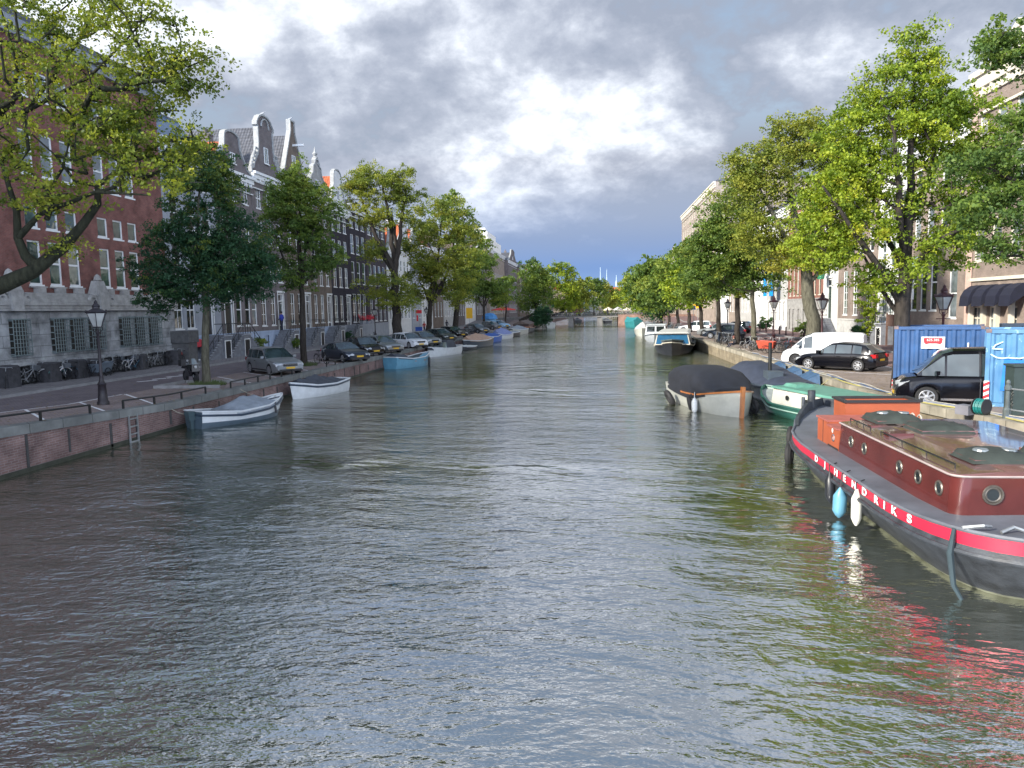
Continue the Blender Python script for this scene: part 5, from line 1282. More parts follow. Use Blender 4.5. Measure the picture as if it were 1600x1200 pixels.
# carrier trike and cargo bike
def cargo(label, p, rz, boxm, grp=None):
    t = bicycle(label, p, rz, 'black', 0); t.name = 'cargo_bicycle'
    m = MB(); m.add([(.35, -.32, .35), (1.35, -.26, .35), (1.35, .26, .35), (.35, .32, .35), (.25, -.4, .85), (1.5, -.38, .92), (1.5, .38, .92), (.25, .4, .85)], [(3, 2, 1, 0), (0, 1, 5, 4), (1, 2, 6, 5), (2, 3, 7, 6), (3, 0, 4, 7)])
    m.add([(.3, -.36, .8), (1.44, -.34, .86), (1.44, .34, .86), (.3, .36, .8)], [(0, 1, 2, 3)]); m.build('cargo_box', boxm, t)
    for s in (-1, 1):
        o = link(bpy.data.objects.new('wheel', FR['wheel']), t); o.location = (.8, s * .43, .3); o.scale = (.86, 1.6, .86)
    for ch in t.children:
        if ch.name.startswith('wheel') and abs(ch.location.x - .6) < .01: bpy.data.objects.remove(ch); break
    return t
cargo('red box cargo bicycle parked beside the slim mossy tree', (13.0, 54.6), 150, plain('red_box_paint', (.42, .055, .025), .6, var=.2))
cargo('grey box carrier bicycle half hidden among bicycles by the stone base', (-28.9, 39.6), 92, plain('grey_box_paint', (.12, .15, .18), .6, var=.2))
# scooters
def scooter(label, p, rz, c):
    t = thing('scooter', label, 'scooter', (p[0], p[1], GZ(p[1])), R(rz))
    for x in (-.55, .6):
        m = MB(); m.torus((x, 0, .22), .17, .055, 14, 6, 'y'); m.lathe([(.1, -.03), (.1, .03)], 10, (x, 0, .22), 'y'); m.build('wheel', TYRE, t, True)
    m = MB(); m.taper(-.45, 0, .28, .72, .42, .15, .32, .12); m.taper(.0, 0, .2, .28, .4, .14, .4, .14); m.taper(.42, 0, .25, .9, .1, .18, .05, .12); m.taper(.42, 0, .9, 1.05, .1, .12, .08, .1); m.build('body', c, t)
    m = MB(); m.taper(-.42, 0, .73, .83, .36, .12, .33, .1); m.build('seat', BLACKRUB, t)
    m = MB(); m.tube([(.34, -.32, 1.05), (.42, 0, 1.02), (.34, .32, 1.05)], .018, 5); m.tube([(.4, .2, 1.04), (.42, .26, 1.22)], .01, 4); m.lathe([(.02, 0), (.06, .02)], 8, (.42, .27, 1.24), 'x'); m.build('handlebar', TRIM, t)
scooter('dark scooter parked near the navy car, left one of two', (11.6, 69.3), 130, P_NAV); scooter('black scooter parked near the navy car, right one of two', (12.7, 64.6), 120, P_BLK)
scooter('pale grey scooter behind the silver fronted car on the shaded bank', (-25.0, 80.6), -60, P_SIL)

# ---------------------------------------------------------------- lamps, posts, signs
LM = {}
def lamp(label, x, y, paint, z=None):
    t = thing('street_lamp', label, 'street lamp', (x, y, GZ(y) if z is None else z), 0, 'old style street lamps')
    if paint.name not in LM:
        m = MB(); m.lathe([(.24, 0), (.24, .12), (.2, .16), (.17, .5), (.15, .8), (.19, .84), (.13, .9), (.09, 1.0), (.075, 1.15), (.09, 1.2), (.06, 1.25), (.052, 2.85), (.08, 2.9), (.05, 2.95), (.045, 3.05)], 10)
        m.tube([(-.3, 0, 2.75), (.3, 0, 2.75)], .02, 5)
        for a in range(4): c, s = math.cos(a * 1.5708 + .78), math.sin(a * 1.5708 + .78); m.tube([(.03 * c, .03 * s, 2.9), (.17 * c, .17 * s, 3.02), (.17 * c, .17 * s, 3.15)], .016, 4)
        a_ = m.build('tmp', paint, smooth=True, angle=50); m = MB()
        for a in range(6):
            an = a * math.pi / 3; c, s = math.cos(an), math.sin(an); m.tube([(.17 * c, .17 * s, 3.14), (.38 * c, .38 * s, 3.72)], .016, 4); m.lathe([(.0, 0), (.03, .02), (0, .09)], 5, (.4 * c, .4 * s, 3.76))
        m.torus((0, 0, 3.14), .17, .02, 6, 4, 'z'); m.torus((0, 0, 3.73), .4, .035, 6, 4, 'z')
        m.lathe([(.38, 3.74), (.3, 3.8), (.14, 3.88), (.13, 3.95), (.16, 3.97), (.1, 4.05), (.06, 4.1), (.07, 4.14), (.0, 4.24)], 10)
        b_ = m.build('tmp', paint); m = MB()
        m.lathe([(.16, 3.15), (.365, 3.72)], 6); c_ = m.build('tmp', LANT)
        LM[paint.name] = [q.data for q in (a_, b_, c_)]
        for q in (a_, b_, c_): bpy.data.objects.remove(q)
    A, B_, C_ = LM[paint.name]
    link(bpy.data.objects.new('post', A), t); l_ = link(bpy.data.objects.new('lantern', B_), t); g = link(bpy.data.objects.new('lantern_glass', C_), l_); g.rotation_euler = (0, 0, -math.pi / 6)
    return t
lamp('maroon crown lantern lamp post standing on the shaded parking bays near the camera', -19.85, 27.7, BRONZE_D)
lamp('dark lamp post behind the black hatchback on the shaded bank', -26.7, 88, BRONZE_D)
lamp('dark lamp post with red sign behind the old tree on the shaded bank', -26.7, 116, BRONZE_D)
lamp('dark red lamp post behind the cargo bike on the sunny bank', 15.5, 67.0, BRONZE)
lamp('maroon lamp post rising behind the white van', 14.6, 50.0, BRONZE)
lamp('brown lamp post whose lantern stands just above the darker blue container', 15.1, 34.3, BRONZE)
lamp('dark lamp post farther along the sunny bank among the slim trees', 14.5, 84, BRONZE_D)
BOL = None
m = MB(); m.lathe([(.09, 0), (.1, .06), (.075, .1), (.07, .72), (.09, .76), (.07, .8), (.08, .86), (.04, .95)], 8); o = m.build('tmp', plain('bollard_paint', (.03, .014, .016), .5)); BOL = o.data; bpy.data.objects.remove(o)
for i, y in enumerate((62.6, 66.2, 76, 80.4, 83.2, 86, 89.2, 92.5, 96, 100, 104)):
    o = link(bpy.data.objects.new('bollard', BOL)); o.location = (20.55 if y > 70 else 20.4, y, GZ(y) + .1)
    tag(o, 'dark iron bollard, %s from the camera in the kerb row of the sunny bank' % ORD[i], 'bollard', 'kerb bollards on the sunny bank')
def sign_post(label, p, z1_, parts):
    t = thing('road_sign', label, 'sign', (p[0], p[1], p[2]))
    m = MB(); m.tube([(0, 0, 0), (0, 0, z1_)], .04, 6); m.build('post', GREYMETAL, t)
    for nm, b, mt in parts: m = MB(); m.box(*b); m.build(nm, mt, t)
    return t
YEL = plain('yellow_sign', (.75, .42, .01), .5, var=.05); SRED = plain('sign_red', (.6, .02, .03), .5, var=.05); SBLU = plain('sign_blue', (.02, .08, .35), .5, var=.05)
s_ = sign_post('yellow road sign with an orange mark on the sunny bank', (16.8, 125, 1.1), 4.4, [('sign_panel', (-.75, .75, -.06, -.03, 3.0, 4.6), YEL)])
m = MB(); m.lathe([(.34, 0), (.34, .01)], 14, (0, -.08, 3.85), 'y'); m.build('sign_mark', plain('orange_mark', (.6, .15, .01), .5), s_)
sign_post('yellow and dark sign panel on the far shaded bank', (-27.3, 160, 1.1), 3.6, [('sign_panel', (-.7, .7, -.06, -.03, 1.6, 3.9), YEL)])
sign_post('red pennant shop sign on a post behind the old tree', (-27.2, 113, 1.1), 4.0, [('sign_panel', (-.45, .45, -.06, -.03, 3.1, 3.6), SRED), ('sign_panel', (-.4, -.15, -.05, -.02, 1.9, 2.8), SRED), ('sign_base', (-.6, .5, -.2, -.061, .0, 1.0), SBLU)])
sign_post('small blue square road sign by the slim trees of the sunny bank', (15.2, 118, 1.1), 3.4, [('sign_panel', (-.3, .3, -.06, -.03, 2.8, 3.4), SBLU)])
# hanging green lantern-shaped sign
t = thing('hanging_lantern', 'large green glass lantern hanging on the white pilastered house front', 'lantern', (23.0, 79.6, 7.0))
m = MB(); m.lathe([(.35, 0), (.55, 1.3), (.4, 1.45), (.1, 1.7)], 6); m.build('lantern_body', plain('green_lantern', (.02, .16, .08), .3), t)
m = MB(); m.tube([(0, 0, 1.7), (0, 0, 2.4), (1.0, 0, 2.4)], .03, 5); m.build('bracket', IRON, t)
# stone blocks and low wall by the brick building
for i, (y, h) in enumerate(((34.0, 1.05), (36.9, 1.0), (39.0, 1.0), (40.4, .95), (44.9, .9), (48.9, .95))):
    m = MB(); m.taper(0, 0, 0, h, .42, .42, .4, .4); m.taper(0, 0, h, h + .07, .4, .4, .34, .34)
    o = m.build('stone_block', plain('black_stone', (.045, .045, .05), .85, var=.4, scale=4)); o.location = (-29.45, y, 1.16); o.rotation_euler = (0, 0, .05 * i)
    tag(o, ['rough dark stone block at the left frame edge by the bicycles', 'dark stone block under the first window grille', 'dark stone block left of the grey carrier bicycle', 'dark stone block right of the grey carrier bicycle', 'dark stone block left of the white framed bicycle', 'dark stone block right of the white framed bicycle'][i], 'stone block', 'dark stone blocks along the brick building')
m = MB(); m.box(-1.1, .7, 49.9, 51.1, 0, 1.5); m.box(-1.2, .8, 49.8, 51.2, 1.5, 2.35)
o = m.build('stone_pier', plain('dark_weathered_stone', (.09, .09, .09), .85, var=.35)); o.location = (-29.6, 0, 1.15); tag(o, 'heavy low stone pier with thick cap at the corner of the brick building', 'stone pier')
m = MB(); m.box(0, .12, 33.9, 48.5, .0, .08); m.box(0, .12, 33.9, 48.5, .85, .93)
for y in np.arange(34, 48.6, 1.45): m.box(.02, .1, y - .04, y + .04, 0, .9)
o = m.build('bicycle_rack', IRON); o.location = (-29.9, 0, 1.17); tag(o, 'long low iron rack running along the stone base behind the bicycles', 'rack')
# red flower boxes
for i, y in enumerate((92.6, 95.0, 96.6)):
    t = thing('flower_box', ['left one of three red flower boxes on the black house', 'middle one of three red flower boxes on the black house', 'right one of three red flower boxes on the black house'][i], 'flower box', (-29.7, y, 3.1), 0, 'red flower boxes')
    m = MB(); m.box(-.2, .2, -.55, .55, 0, .3); m.build('planter', GREYH, t)
    rs = np.random.RandomState(i); m = MB()
    for q in range(160):
        c = np.array([rs.normal(0, .2), rs.normal(0, .35), .5 + abs(rs.normal(0, .28))]); a = rs.normal(0, .07, (3, 3)); m.add([c + a[0], c + a[1], c + a[2]], [(0, 1, 2)])
    m.build('flowers', plain('red_flowers', (.62, .04, .06), .7), t)
# balcony under them
m = MB(); m.box(0, 7.0, -1.0, -.11, 2.9, 3.05); m.box(0, 7.0, -1.0, -.9, 1.2, 2.9); m.build('balcony_base', GREYH, hb)

# containers
CBL = plain('dark_blue_container_paint', (.026, .078, .20), .5, var=.3, scale=1.5); 
def container(label, loc, rz, L, W_, H_, paint, name='container'):
    t = thing(name, label, 'container', loc, R(rz))
    def corr(u0, u1, f):
        n_ = int((u1 - u0) / .28); pts = []
        for i in range(n_):
            a = u0 + (u1 - u0) * i / n_; d = (u1 - u0) / n_; pts += [(a, 0), (a + d * .3, 0), (a + d * .5, .045), (a + d * .8, .045)]
        pts.append((u1, 0)); return [f(a, b) for a, b in pts]
    m = MB()
    for f in (lambda a, b: (a, b + .03), lambda a, b: (a, W_ - b - .03)):
        P = corr(.12, L - .12, f); k = len(m.v)
        for x, y in P: m.v += [(x, y, .15), (x, y, H_ - .1)]
        for i in range(len(P) - 1): m.f.append([k + 2 * i, k + 2 * i + 2, k + 2 * i + 3, k + 2 * i + 1]); m.i.append(0)
    for f in (lambda a, b: (b + .03, a), lambda a, b: (L - b - .03, a)):
        P = corr(.12, W_ - .12, f); k = len(m.v)
        for x, y in P: m.v += [(x, y, .15), (x, y, H_ - .1)]
        for i in range(len(P) - 1): m.f.append([k + 2 * i, k + 2 * i + 2, k + 2 * i + 3, k + 2 * i + 1]); m.i.append(0)
    m.box(.1, L - .1, .1, W_ - .1, .1, .16); m.add([(.05, .05, H_ - .06), (L - .05, .05, H_ - .06), (L - .05, W_ - .05, H_ - .06), (.05, W_ - .05, H_ - .06)], [(0, 1, 2, 3)])
    m.build('panels', paint, t)
    m = MB()
    for x in (0, L - .12):
        for y in (0, W_ - .12): m.box(x, x + .12, y, y + .12, .0, H_)
    for z in (0.02, H_ - .13):
        for y in (.004, W_ - .1): m.box(.12, L - .12, y, y + .09, z, z + .12)
        for x in (.004, L - .1): m.box(x, x + .09, .12, W_ - .12, z, z + .12)
    m.build('frame', paint, t)
    m = MB()
    for x in (-.01, L - .14):
        for y in (-.01, W_ - .14):
            for z in (-.01, H_ - .11): m.box(x, x + .15, y, y + .15, z, z + .12)
    m.build('corner_casting', plain(paint.name + '_worn', (.16, .12, .12), .7, var=.4, scale=9), t)
    return t
t = container('plain dark blue corrugated container with small red and white sign', (11.62, 30.45, 1.05), -25, 3.0, 2.44, 2.57, CBL)
m = MB(); m.box(.93, 1.72, -.02, .0, 1.72, 2.17); sg = m.build('sign', plain('sign_white', (.7, .7, .68), .5, var=.04), t)
m = MB(); m.prism([(1.03, 1.93), (1.0, 2.1), (1.04, 2.13), (1.61, 2.13), (1.65, 2.1), (1.62, 1.93), (1.56, 1.88), (1.45, 1.91), (1.2, 1.91), (1.09, 1.88)], -.026, -.0205); m.build('sign_logo', SRED, sg)
tx = text_mesh('lettering', '625.385', .13, MATS['sign_white'], sg, .001); tx.location = (1.325, -.029, 2.045); tx.rotation_euler = (R(90), 0, 0)
m = MB(); m.box(2.45, 2.5, -.015, .0, 1.5, 1.95); m.build('markings', MATS['sign_white'], t)
for x in (.0, ):
    m = MB(); m.box(-.03, .1, -.03, -.0105, 0.02, .5); st = m.build('warning_board', MATS['sign_white'], t)
    m = MB()
    for k in range(3): z = .06 + k * .17; m.prism([(-.03, z), (.1, z + .06), (.1, z + .14), (-.03, z + .08)], -.034, -.0301)
    m.build('warning_stripes', SRED, st)
m = MT('graffiti_blue_paint', (.15, .33, .55), .5); v = m.coord()
f1 = m.noise(v, 1.0, 3, .5, 1.2); sp = m.n('ShaderNodeSeparateXYZ'); m.l(v, sp.inputs[0])
k = m.ramp(f1, [(.3, (.05, .15, .31)), (.6, (.09, .23, .39)), (.8, (.16, .29, .38))])
k = m.mix(m.ramp(m.noise(v, 2.2, 2, .5, 2.5), [(.62, (0, 0, 0)), (.66, (.5,) * 3)]), k, (.36, .55, .60))
m.base(k); GRAF = m.m
t = container('light blue container with graffiti at the right edge', (12.42, 25.2, 1.15), -25, 6.06, 2.44, 2.5, GRAF)
BLK2 = plain('bright_blue_spray', (.01, .17, .62), .55, var=.25)
m = MB(); m.prism([(.42, .55), (.5, 1.55), (1.1, 1.52), (1.35, 1.62), (2.4, 1.6), (2.5, .5), (1.1, .5)], .012, .03); g1 = m.build('graffiti', BLK2, t)
m = MB(); PL = plain('pale_spray', (.45, .66, .70), .6)
P = [(.14, 1.7), (.3, 1.6), (.45, 1.58), (.6, 1.6), (.9, 1.58), (1.2, 1.66), (1.28, 1.9), (1.35, 2.1)]; m.sweep(P, .02, .0, .02)
m.sweep([(.45, 2.1), (.25, 2.0), (.18, 1.88), (.45, 1.87)], .018, .0, .02); m.sweep([(1.6, 2.05), (1.5, 1.9), (1.65, 1.8), (1.9, 1.72), (2.1, 2.0)], .02, .0, .02); m.build('graffiti_lines', PL, t)
m = MB(); m.box(-.02, .13, -.034, -.0105, 0.02, .85); st = m.build('warning_board', MATS['sign_white'], t)
m = MB()
for k in range(4): z = .06 + k * .2; m.prism([(-.02, z), (.13, z + .08), (.13, z + .18), (-.02, z + .1)], -.038, -.0345)
m.build('warning_stripes', SRED, st)
# skip container between them
t = thing('open_skip', 'dark blue ribbed open skip behind the two blue containers', 'skip', (14.6, 28.6, 1.05), R(-25))
m = MB(); m.box(0, 3.4, 0, .08, 0, 2.62); m.box(0, 3.4, 2.2, 2.28, 0, 2.62); m.box(0, .08, .08, 2.2, 0, 2.62); m.box(3.32, 3.4, .08, 2.2, 0, 2.62); m.build('skip_body', plain('navy_steel', (.012, .03, .06), .6, var=.3), t)
for i in range(9): m = MB(); m.box(.1 + i * .4, .2 + i * .4, -.09, -.001, 0, 2.6); m.build('rib', MATS['navy_steel'], t)
# cabinet
t = thing('electricity_cabinet', 'dark green grey electricity cabinet in front of the graffiti container', 'cabinet', (11.75, 22.25, GZ(22)), R(-4))
m = MB(); m.box(0, 1.0, 0, .55, 0, 1.38); m.build('cabinet_body', plain('cabinet_paint', (.028, .045, .042), .6, var=.25), t)
m = MB(); m.box(-.04, 1.04, -.04, .59, 1.38, 1.44); m.build('lid', MATS['cabinet_paint'], t)
m = MB(); m.box(.7, .88, -.012, -.0, 1.12, 1.22); m.build('label_plate', MATS['sign_white'], t)
m = MB(); m.box(.49, .51, -.008, -.0, .1, 1.3); m.build('door_gap', IRON, t)
# mooring post with chain, rails and hose reel
t = thing('mooring_post', 'iron post with chain and two handrails on the quay edge at the right', 'post', (10.95, 21.0, GZ(21)), 0)
m = MB(); m.lathe([(.1, 0), (.1, .3), (.06, .36), (.055, .8), (.09, .84), (.09, .92), (.05, .97), (.06, 1.03), (.03, 1.1)], 10); m.build('post', plain('grey_iron', (.10, .12, .12), .5, .3, var=.3), t)
for z in (.3, .86):
    m = MB(); m.tube([(0.05, 0, z), (.9, -3.0, z + .02), (1.4, -7, z + .1)], .022, 6); m.build('handrail', GREYMETAL, t)
m = MB()
for i in range(12): m.torus((.09 + .02 * math.sin(i), -.02, .8 - i * .045), .028, .009, 8, 4, 'x' if i % 2 else 'y')
m.build('chain', IRON, t)
t = thing('hose_reel', 'teal garden hose reel lying on the quay coping by the iron post', 'hose reel', (10.75, 21.9, GZ(21.9) + .3), R(30))
m = MB()
for i in range(5): m.torus((0, -.1 + i * .05, .0), .2 - .01 * (i % 2), .028, 16, 5, 'y')
m.build('hose', plain('teal_hose', (.01, .15, .14), .5), t); m = MB(); m.lathe([(.23, -.15), (.23, -.13)], 14, (0, 0, 0), 'y'); m.lathe([(.23, .15), (.23, .17)], 14, (0, 0, 0), 'y'); m.build('reel', TRIM, t)
m = MB(); m.box(-.45, -.1, -.2, .2, -.22, .05); o = m.build('grey_case', plain('grey_case', (.16, .16, .18), .6)); o.location = (10.7, 22.3, GZ(22.3) + .28); o.rotation_euler = (0, 0, .5); tag(o, 'small grey case on the coping beside the teal hose reel', 'case')
# hoses and lines along the right coping
for i, (c, nm, rr, amp, ph) in enumerate((((.42, .38, .12), 'yellow_rope', .02, .12, 0), ((.3, .3, .3), 'grey_hose', .028, .08, 1.5), ((.05, .1, .2), 'blue_hose', .022, .1, 3), ((.4, .38, .33), 'beige_rope', .018, .1, 4.2))):
    m = MB(); pts = [(XR(y) + .2 + amp * math.sin(y * (.9 + .2 * i) + ph) + .05 * i, y, GZ(y) + .09 + .02 * i) for y in np.arange(16, 44 + 5 * i, .5)]
    m.tube(pts, rr, 5); o = m.build(nm, plain(nm, c, .7)); tag(o, ['yellow rope', 'grey hose', 'blue hose', 'beige rope'][i] + ' trailing along the coping of the sunny quay', 'rope' if 'rope' in nm else 'hose')

# ---------------------------------------------------------------- boats
def hullpts(L, B, sheer, bow=2.0, stern=.7, n=26, wl=.82, raket=.35, tumble=0):
    """stations: x, half beam, sheer height"""
    S = []
    for i in range(n + 1):
        u = i / n; x = -L / 2 + L * u
        if u < .45: b = stern + (1 - stern) * math.sin(u / .45 * math.pi / 2)
        else: b = max(.0, 1 - ((u - .45) / .55) ** bow) ** .8
        S.append((x, B / 2 * b, float(np.interp(u, [0, .35, .7, 1], sheer))))
    return S
def hull_mesh(S, mat, parent, depth=-.35, wl=.8, rake=.5, name='hull', stripe=None, strake=None):
    V = []; F = []; I = []; rows = [(0, depth, 0), (.55, depth * .8, .1), (wl, 0.0, .35), (.93, .35, .6), (1.0, 1.0, 1.0)]
    n = len(S); L = S[-1][0] - S[0][0]
    for x, b, h in S:
        u = (x - S[0][0]) / L
        P = []
        for f, z, xo in rows:
            zz = z if z <= 0 else h * (z if z < 1 else 1)
            xx = x - rake * (1 - xo) * max(0, u - .6) / .4 * 1.0
            P.append((xx, b * f, zz))
        V += P + [(a, -b_, c) for a, b_, c in P]
    k = len(rows)
    for i in range(n - 1):
        a = i * 2 * k; b = a + 2 * k
        for q in range(k - 1):
            mi = 1 if (stripe and q == 3) else 0
            F.append((a + q, b + q, b + q + 1, a + q + 1)[::-1]); I.append(mi); F.append((a + k + q, b + k + q, b + k + q + 1, a + k + q + 1)); I.append(mi)
    F.append([q for q in range(k)] + [k + q for q in range(k - 1, -1, -1)]); I.append(0)
    mats = [mat, stripe] if stripe else [mat]
    return meshobj(name, V, F, mats, parent, True, I, 50)
def gunwale(S, parent, mat, r=.04, inset=0, dz_=0, name='gunwale', transom=True):
    m = MB()
    L_ = [(x, b - inset, h + dz_) for x, b, h in S]; R_ = [(x, -b + inset, h + dz_) for x, b, h in S]
    path = L_ + R_[::-1]
    m.tube(path, r, 6, closed=transom); return m.build(name, mat, parent, True)
def inner(S, parent, mat, drop=.35, name='deck', t0=0, t1=1):
    V = []; F = []; q = [s for i, s in enumerate(S) if t0 <= i / (len(S) - 1) <= t1]
    for x, b, h in q: V += [(x, b * .97, h - .01), (x, b * .9, h - drop), (x, -b * .9, h - drop), (x, -b * .97, h - .01)]
    for i in range(len(q) - 1):
        a = 4 * i
        for k in range(3): F.append((a + k, a + k + 1, a + k + 5, a + k + 4))
    return meshobj(name, V, F, mat, parent)
def cover(S, parent, mat, ridge, name='cover', t0=0.05, t1=.95, over=.03, folds=.02, seed=0, sag=.12):
    """tarpaulin: ridge(u) height above the sheer"""
    rs = np.random.RandomState(seed); V = []; F = []; n = len(S); q = [(i / (n - 1), *S[i]) for i in range(n) if t0 <= i / (n - 1) <= t1]; M_ = 13
    for u, x, b, h in q:
        r_ = ridge(u)
        for j in range(M_):
            s = -1 + 2 * j / (M_ - 1); f = (1 - abs(s)) ; prof = f ** .8 - sag * math.sin(math.pi * f)
            z = h + .02 + r_ * prof + folds * math.sin(u * 40 + s * 5) * f * 2 + rs.normal(0, folds * .3)
            V.append((x, s * (b + over), z))
        V[-1] = (V[-1][0], V[-1][1], h - .1); V[-M_] = (V[-M_][0], V[-M_][1], h - .1)
    for i in range(len(q) - 1):
        for j in range(M_ - 1): a = i * M_ + j; F.append((a, a + 1, a + M_ + 1, a + M_)[::-1])
    for a0, rev in ((0, False), ((len(q) - 1) * M_, True)):
        f = [a0 + j for j in range(M_)]; F.append(f if not rev else f[::-1])
    return meshobj(name, V, F, mat, parent, True, None, 60)
def boat(name, label, cat, p, heading, group=None):
    return thing(name, label, cat, (p[0], p[1], 0), R(heading), group)
def fender(parent, p, mat, r=.1, L=.5):
    m = MB(); m.lathe([(.02, -L / 2 - .05), (r * .7, -L / 2), (r, -L / 2 + .1), (r, L / 2 - .1), (r * .6, L / 2), (.02, L / 2 + .06)], 10, p)
    m.tube([(p[0], p[1], p[2] + L / 2), (p[0], p[1], p[2] + L / 2 + .3)], .012, 4); return m.build('fender', mat, parent, True)
HW = plain('white_hull', (.52, .55, .56), .35, var=.1, coat=.4); HB = plain('sky_blue_hull', (.10, .27, .38), .4, var=.12, coat=.3); HG = plain('pale_grey_hull', (.36, .37, .33), .4, var=.1, coat=.3)
CG = plain('grey_canvas', (.20, .23, .26), .8, var=.2, bump=.004); CN = plain('navy_boat_canvas', (.009, .011, .017), .75, var=.35, bump=.006); CDG = plain('charcoal_canvas', (.045, .052, .065), .8, var=.25)
TEAK = plain('varnished_teak', (.36, .13, .035), .35, var=.25, coat=.5); NAVYH = plain('navy_hull', (.015, .03, .05), .35, var=.2, coat=.4); DKH = plain('black_hull', (.014, .016, .02), .4, var=.3)
def place(a, b): # a,b pixels at water -> centre, heading from a to b
    A = pz(*a); B = pz(*b); return ((A.x + B.x) / 2, (A.y + B.y) / 2), math.degrees(math.atan2(B.y - A.y, B.x - A.x)), (B - A).length
# 1: white-blue sloop with grey cover
t = boat('sloop', 'white and blue open sloop with grey cover and black outboard, nearest the ladder', 'boat', (-15.35, 30.35), 66)
S = hullpts(4.7, 1.85, [.72, .55, .62, .95], 2.2, .62); hull_mesh(S, plain('slate_hull', (.06, .09, .115), .4, var=.2), t, stripe=HW)
gunwale(S, t, NAVYH, .05, 0, -.16, 'rub_rail'); gunwale(S, t, HW, .035); inner(S, t, CG, .3)
cover(S, t, CG, lambda u: .42 * math.sin(max(0, min(1, (u - .3) / .5)) * math.pi) ** .7 + .03, t0=.28, t1=.84, seed=1)
m = MB(); m.taper(-2.48, 0, .35, .72, .14, .12, .2, .14); m.taper(-2.45, 0, -.3, .35, .05, .04, .08, .06); m.build('outboard_motor', plain('outboard_cowl', (.05, .08, .09), .4), t, True, 80)
m = MB(); m.tube([(1.3, -.66, .7), (1.32, -.72, .2)], .05, 6); m.build('fender', DKH, t)
# 2: white boat with charcoal cover
t = boat('launch', 'white clinker launch with peaked charcoal cover moored beside the wall', 'boat', (-15.6, 39.9), 254)
S = hullpts(4.6, 1.8, [.75, .62, .66, .9], 2.2, .7); hull_mesh(S, HW, t, rake=.3); gunwale(S, t, NAVYH, .05, 0, -.1, 'rub_rail'); gunwale(S, t, HW, .05); inner(S, t, CG, .1)
cover(S, t, CDG, lambda u: .1 + .42 * max(0, 1 - abs(u - .55) / .45), t0=.12, t1=.9, seed=2, sag=.2)
# 3: sky blue boat
t = boat('rowing_boat', 'sky blue open boat with white rim moored past the rail', 'boat', (-15.3, 59.8), 66)
S = hullpts(5.1, 1.95, [.95, .75, .8, 1.1], 2.4, .75); hull_mesh(S, HB, t, rake=.3); gunwale(S, t, HW, .045); inner(S, t, plain('dark_boat_inside', (.06, .08, .09), .7), .45)
cover(S, t, CDG, lambda u: .3, t0=.02, t1=.35, seed=3); fender(t, (1.7, -.72, .35), DKH, .1, .7)
m = MB()
for x in (-.4, .9): m.box(x - .12, x + .12, -.95, .95, .5, .54)
m.build('bench', TEAK, t)
def small_boat(name, label, p, hd, L, B, sheer, hm, cm=None, rh=.4, t0=.1, t1=.9, grp=None, shield=False, seed=0, rail_=HW):
    t = boat(name, label, 'boat', p, hd, grp); S = hullpts(L, B, sheer, 2.3, .75, 18); hull_mesh(S, hm, t, rake=.3); gunwale(S, t, rail_, .045); inner(S, t, CDG, .3)
    if cm: cover(S, t, cm, lambda u: rh * (1 - abs(u - .5) * 1.2), t0=t0, t1=t1, seed=seed)
    if shield:
        m = MB()
        for s in (-1, 1): m.add([(.4, s * .75, S[9][2]), (1.2, s * .6, S[9][2]), (.75, s * .5, S[9][2] + .6), (.25, s * .6, S[9][2] + .62)], [(0, 1, 2, 3)])
        m.add([(1.2, -.6, S[9][2]), (1.2, .6, S[9][2]), (.75, .5, S[9][2] + .6), (.75, -.5, S[9][2] + .6)], [(0, 1, 2, 3)])
        m.build('windshield', GL[2], t); m = MB(); m.taper(-.6, 0, S[9][2], S[9][2] + .75, 1.0, .85, .8, .6); m.build('cabin_tent', CDG, t)
    return t
small_boat('motor_launch', 'white hulled launch with dark cabin tent and pale windshield', (-15.6, 74.5), 255, 6.2, 2.2, [.9, .75, .8, 1.0], HW, shield=True)
small_boat('inflatable_dinghy', 'small white inflatable dinghy with dark outboard behind it', (-14.9, 84.5), 250, 3.4, 1.4, [.4, .38, .42, .6], DKH, HW, .12)
small_boat('canal_boat', 'dark boat under a tan brown cover past the inflatable dinghy', (-14.8, 91), 255, 7.5, 2.3, [1.0, .8, .8, 1.0], NAVYH, plain('tan_canvas', (.36, .24, .17), .8), .9, seed=4)
small_boat('canal_boat', 'bright blue boat touching the tan covered boat', (-14.9, 103), 255, 6, 2.2, [1.0, .8, .8, 1.1], plain('bright_blue_hull', (.02, .10, .38), .4), plain('blue_canvas', (.02, .08, .3), .8), .5, seed=5)
small_boat('canal_boat', 'white boat under a lilac blue cover', (-14.4, 113), 255, 6, 2.3, [.9, .7, .7, 1.0], HW, plain('lilac_blue_canvas', (.16, .20, .38), .8), 1.1, seed=6)
small_boat('canal_boat', 'dark hulled boat with white rim past the lilac covered boat', (-14.2, 122.5), 255, 6, 2.2, [.8, .7, .7, 1.0], DKH, CG, .2, seed=7)
small_boat('canal_boat', 'grey covered motor boat just before the brown houseboat', (-13.9, 132), 255, 7, 2.4, [1.0, .9, .9, 1.2], HG, CG, .8, seed=8)
t = boat('houseboat', 'dark houseboat with low brown sloping roof under the overhanging bush', 'houseboat', (-14.2, 148), 90)
S = hullpts(17, 4.2, [1.1, .9, .9, 1.4], 3, .9, 18); hull_mesh(S, DKH, t); gunwale(S, t, TEAK, .08)
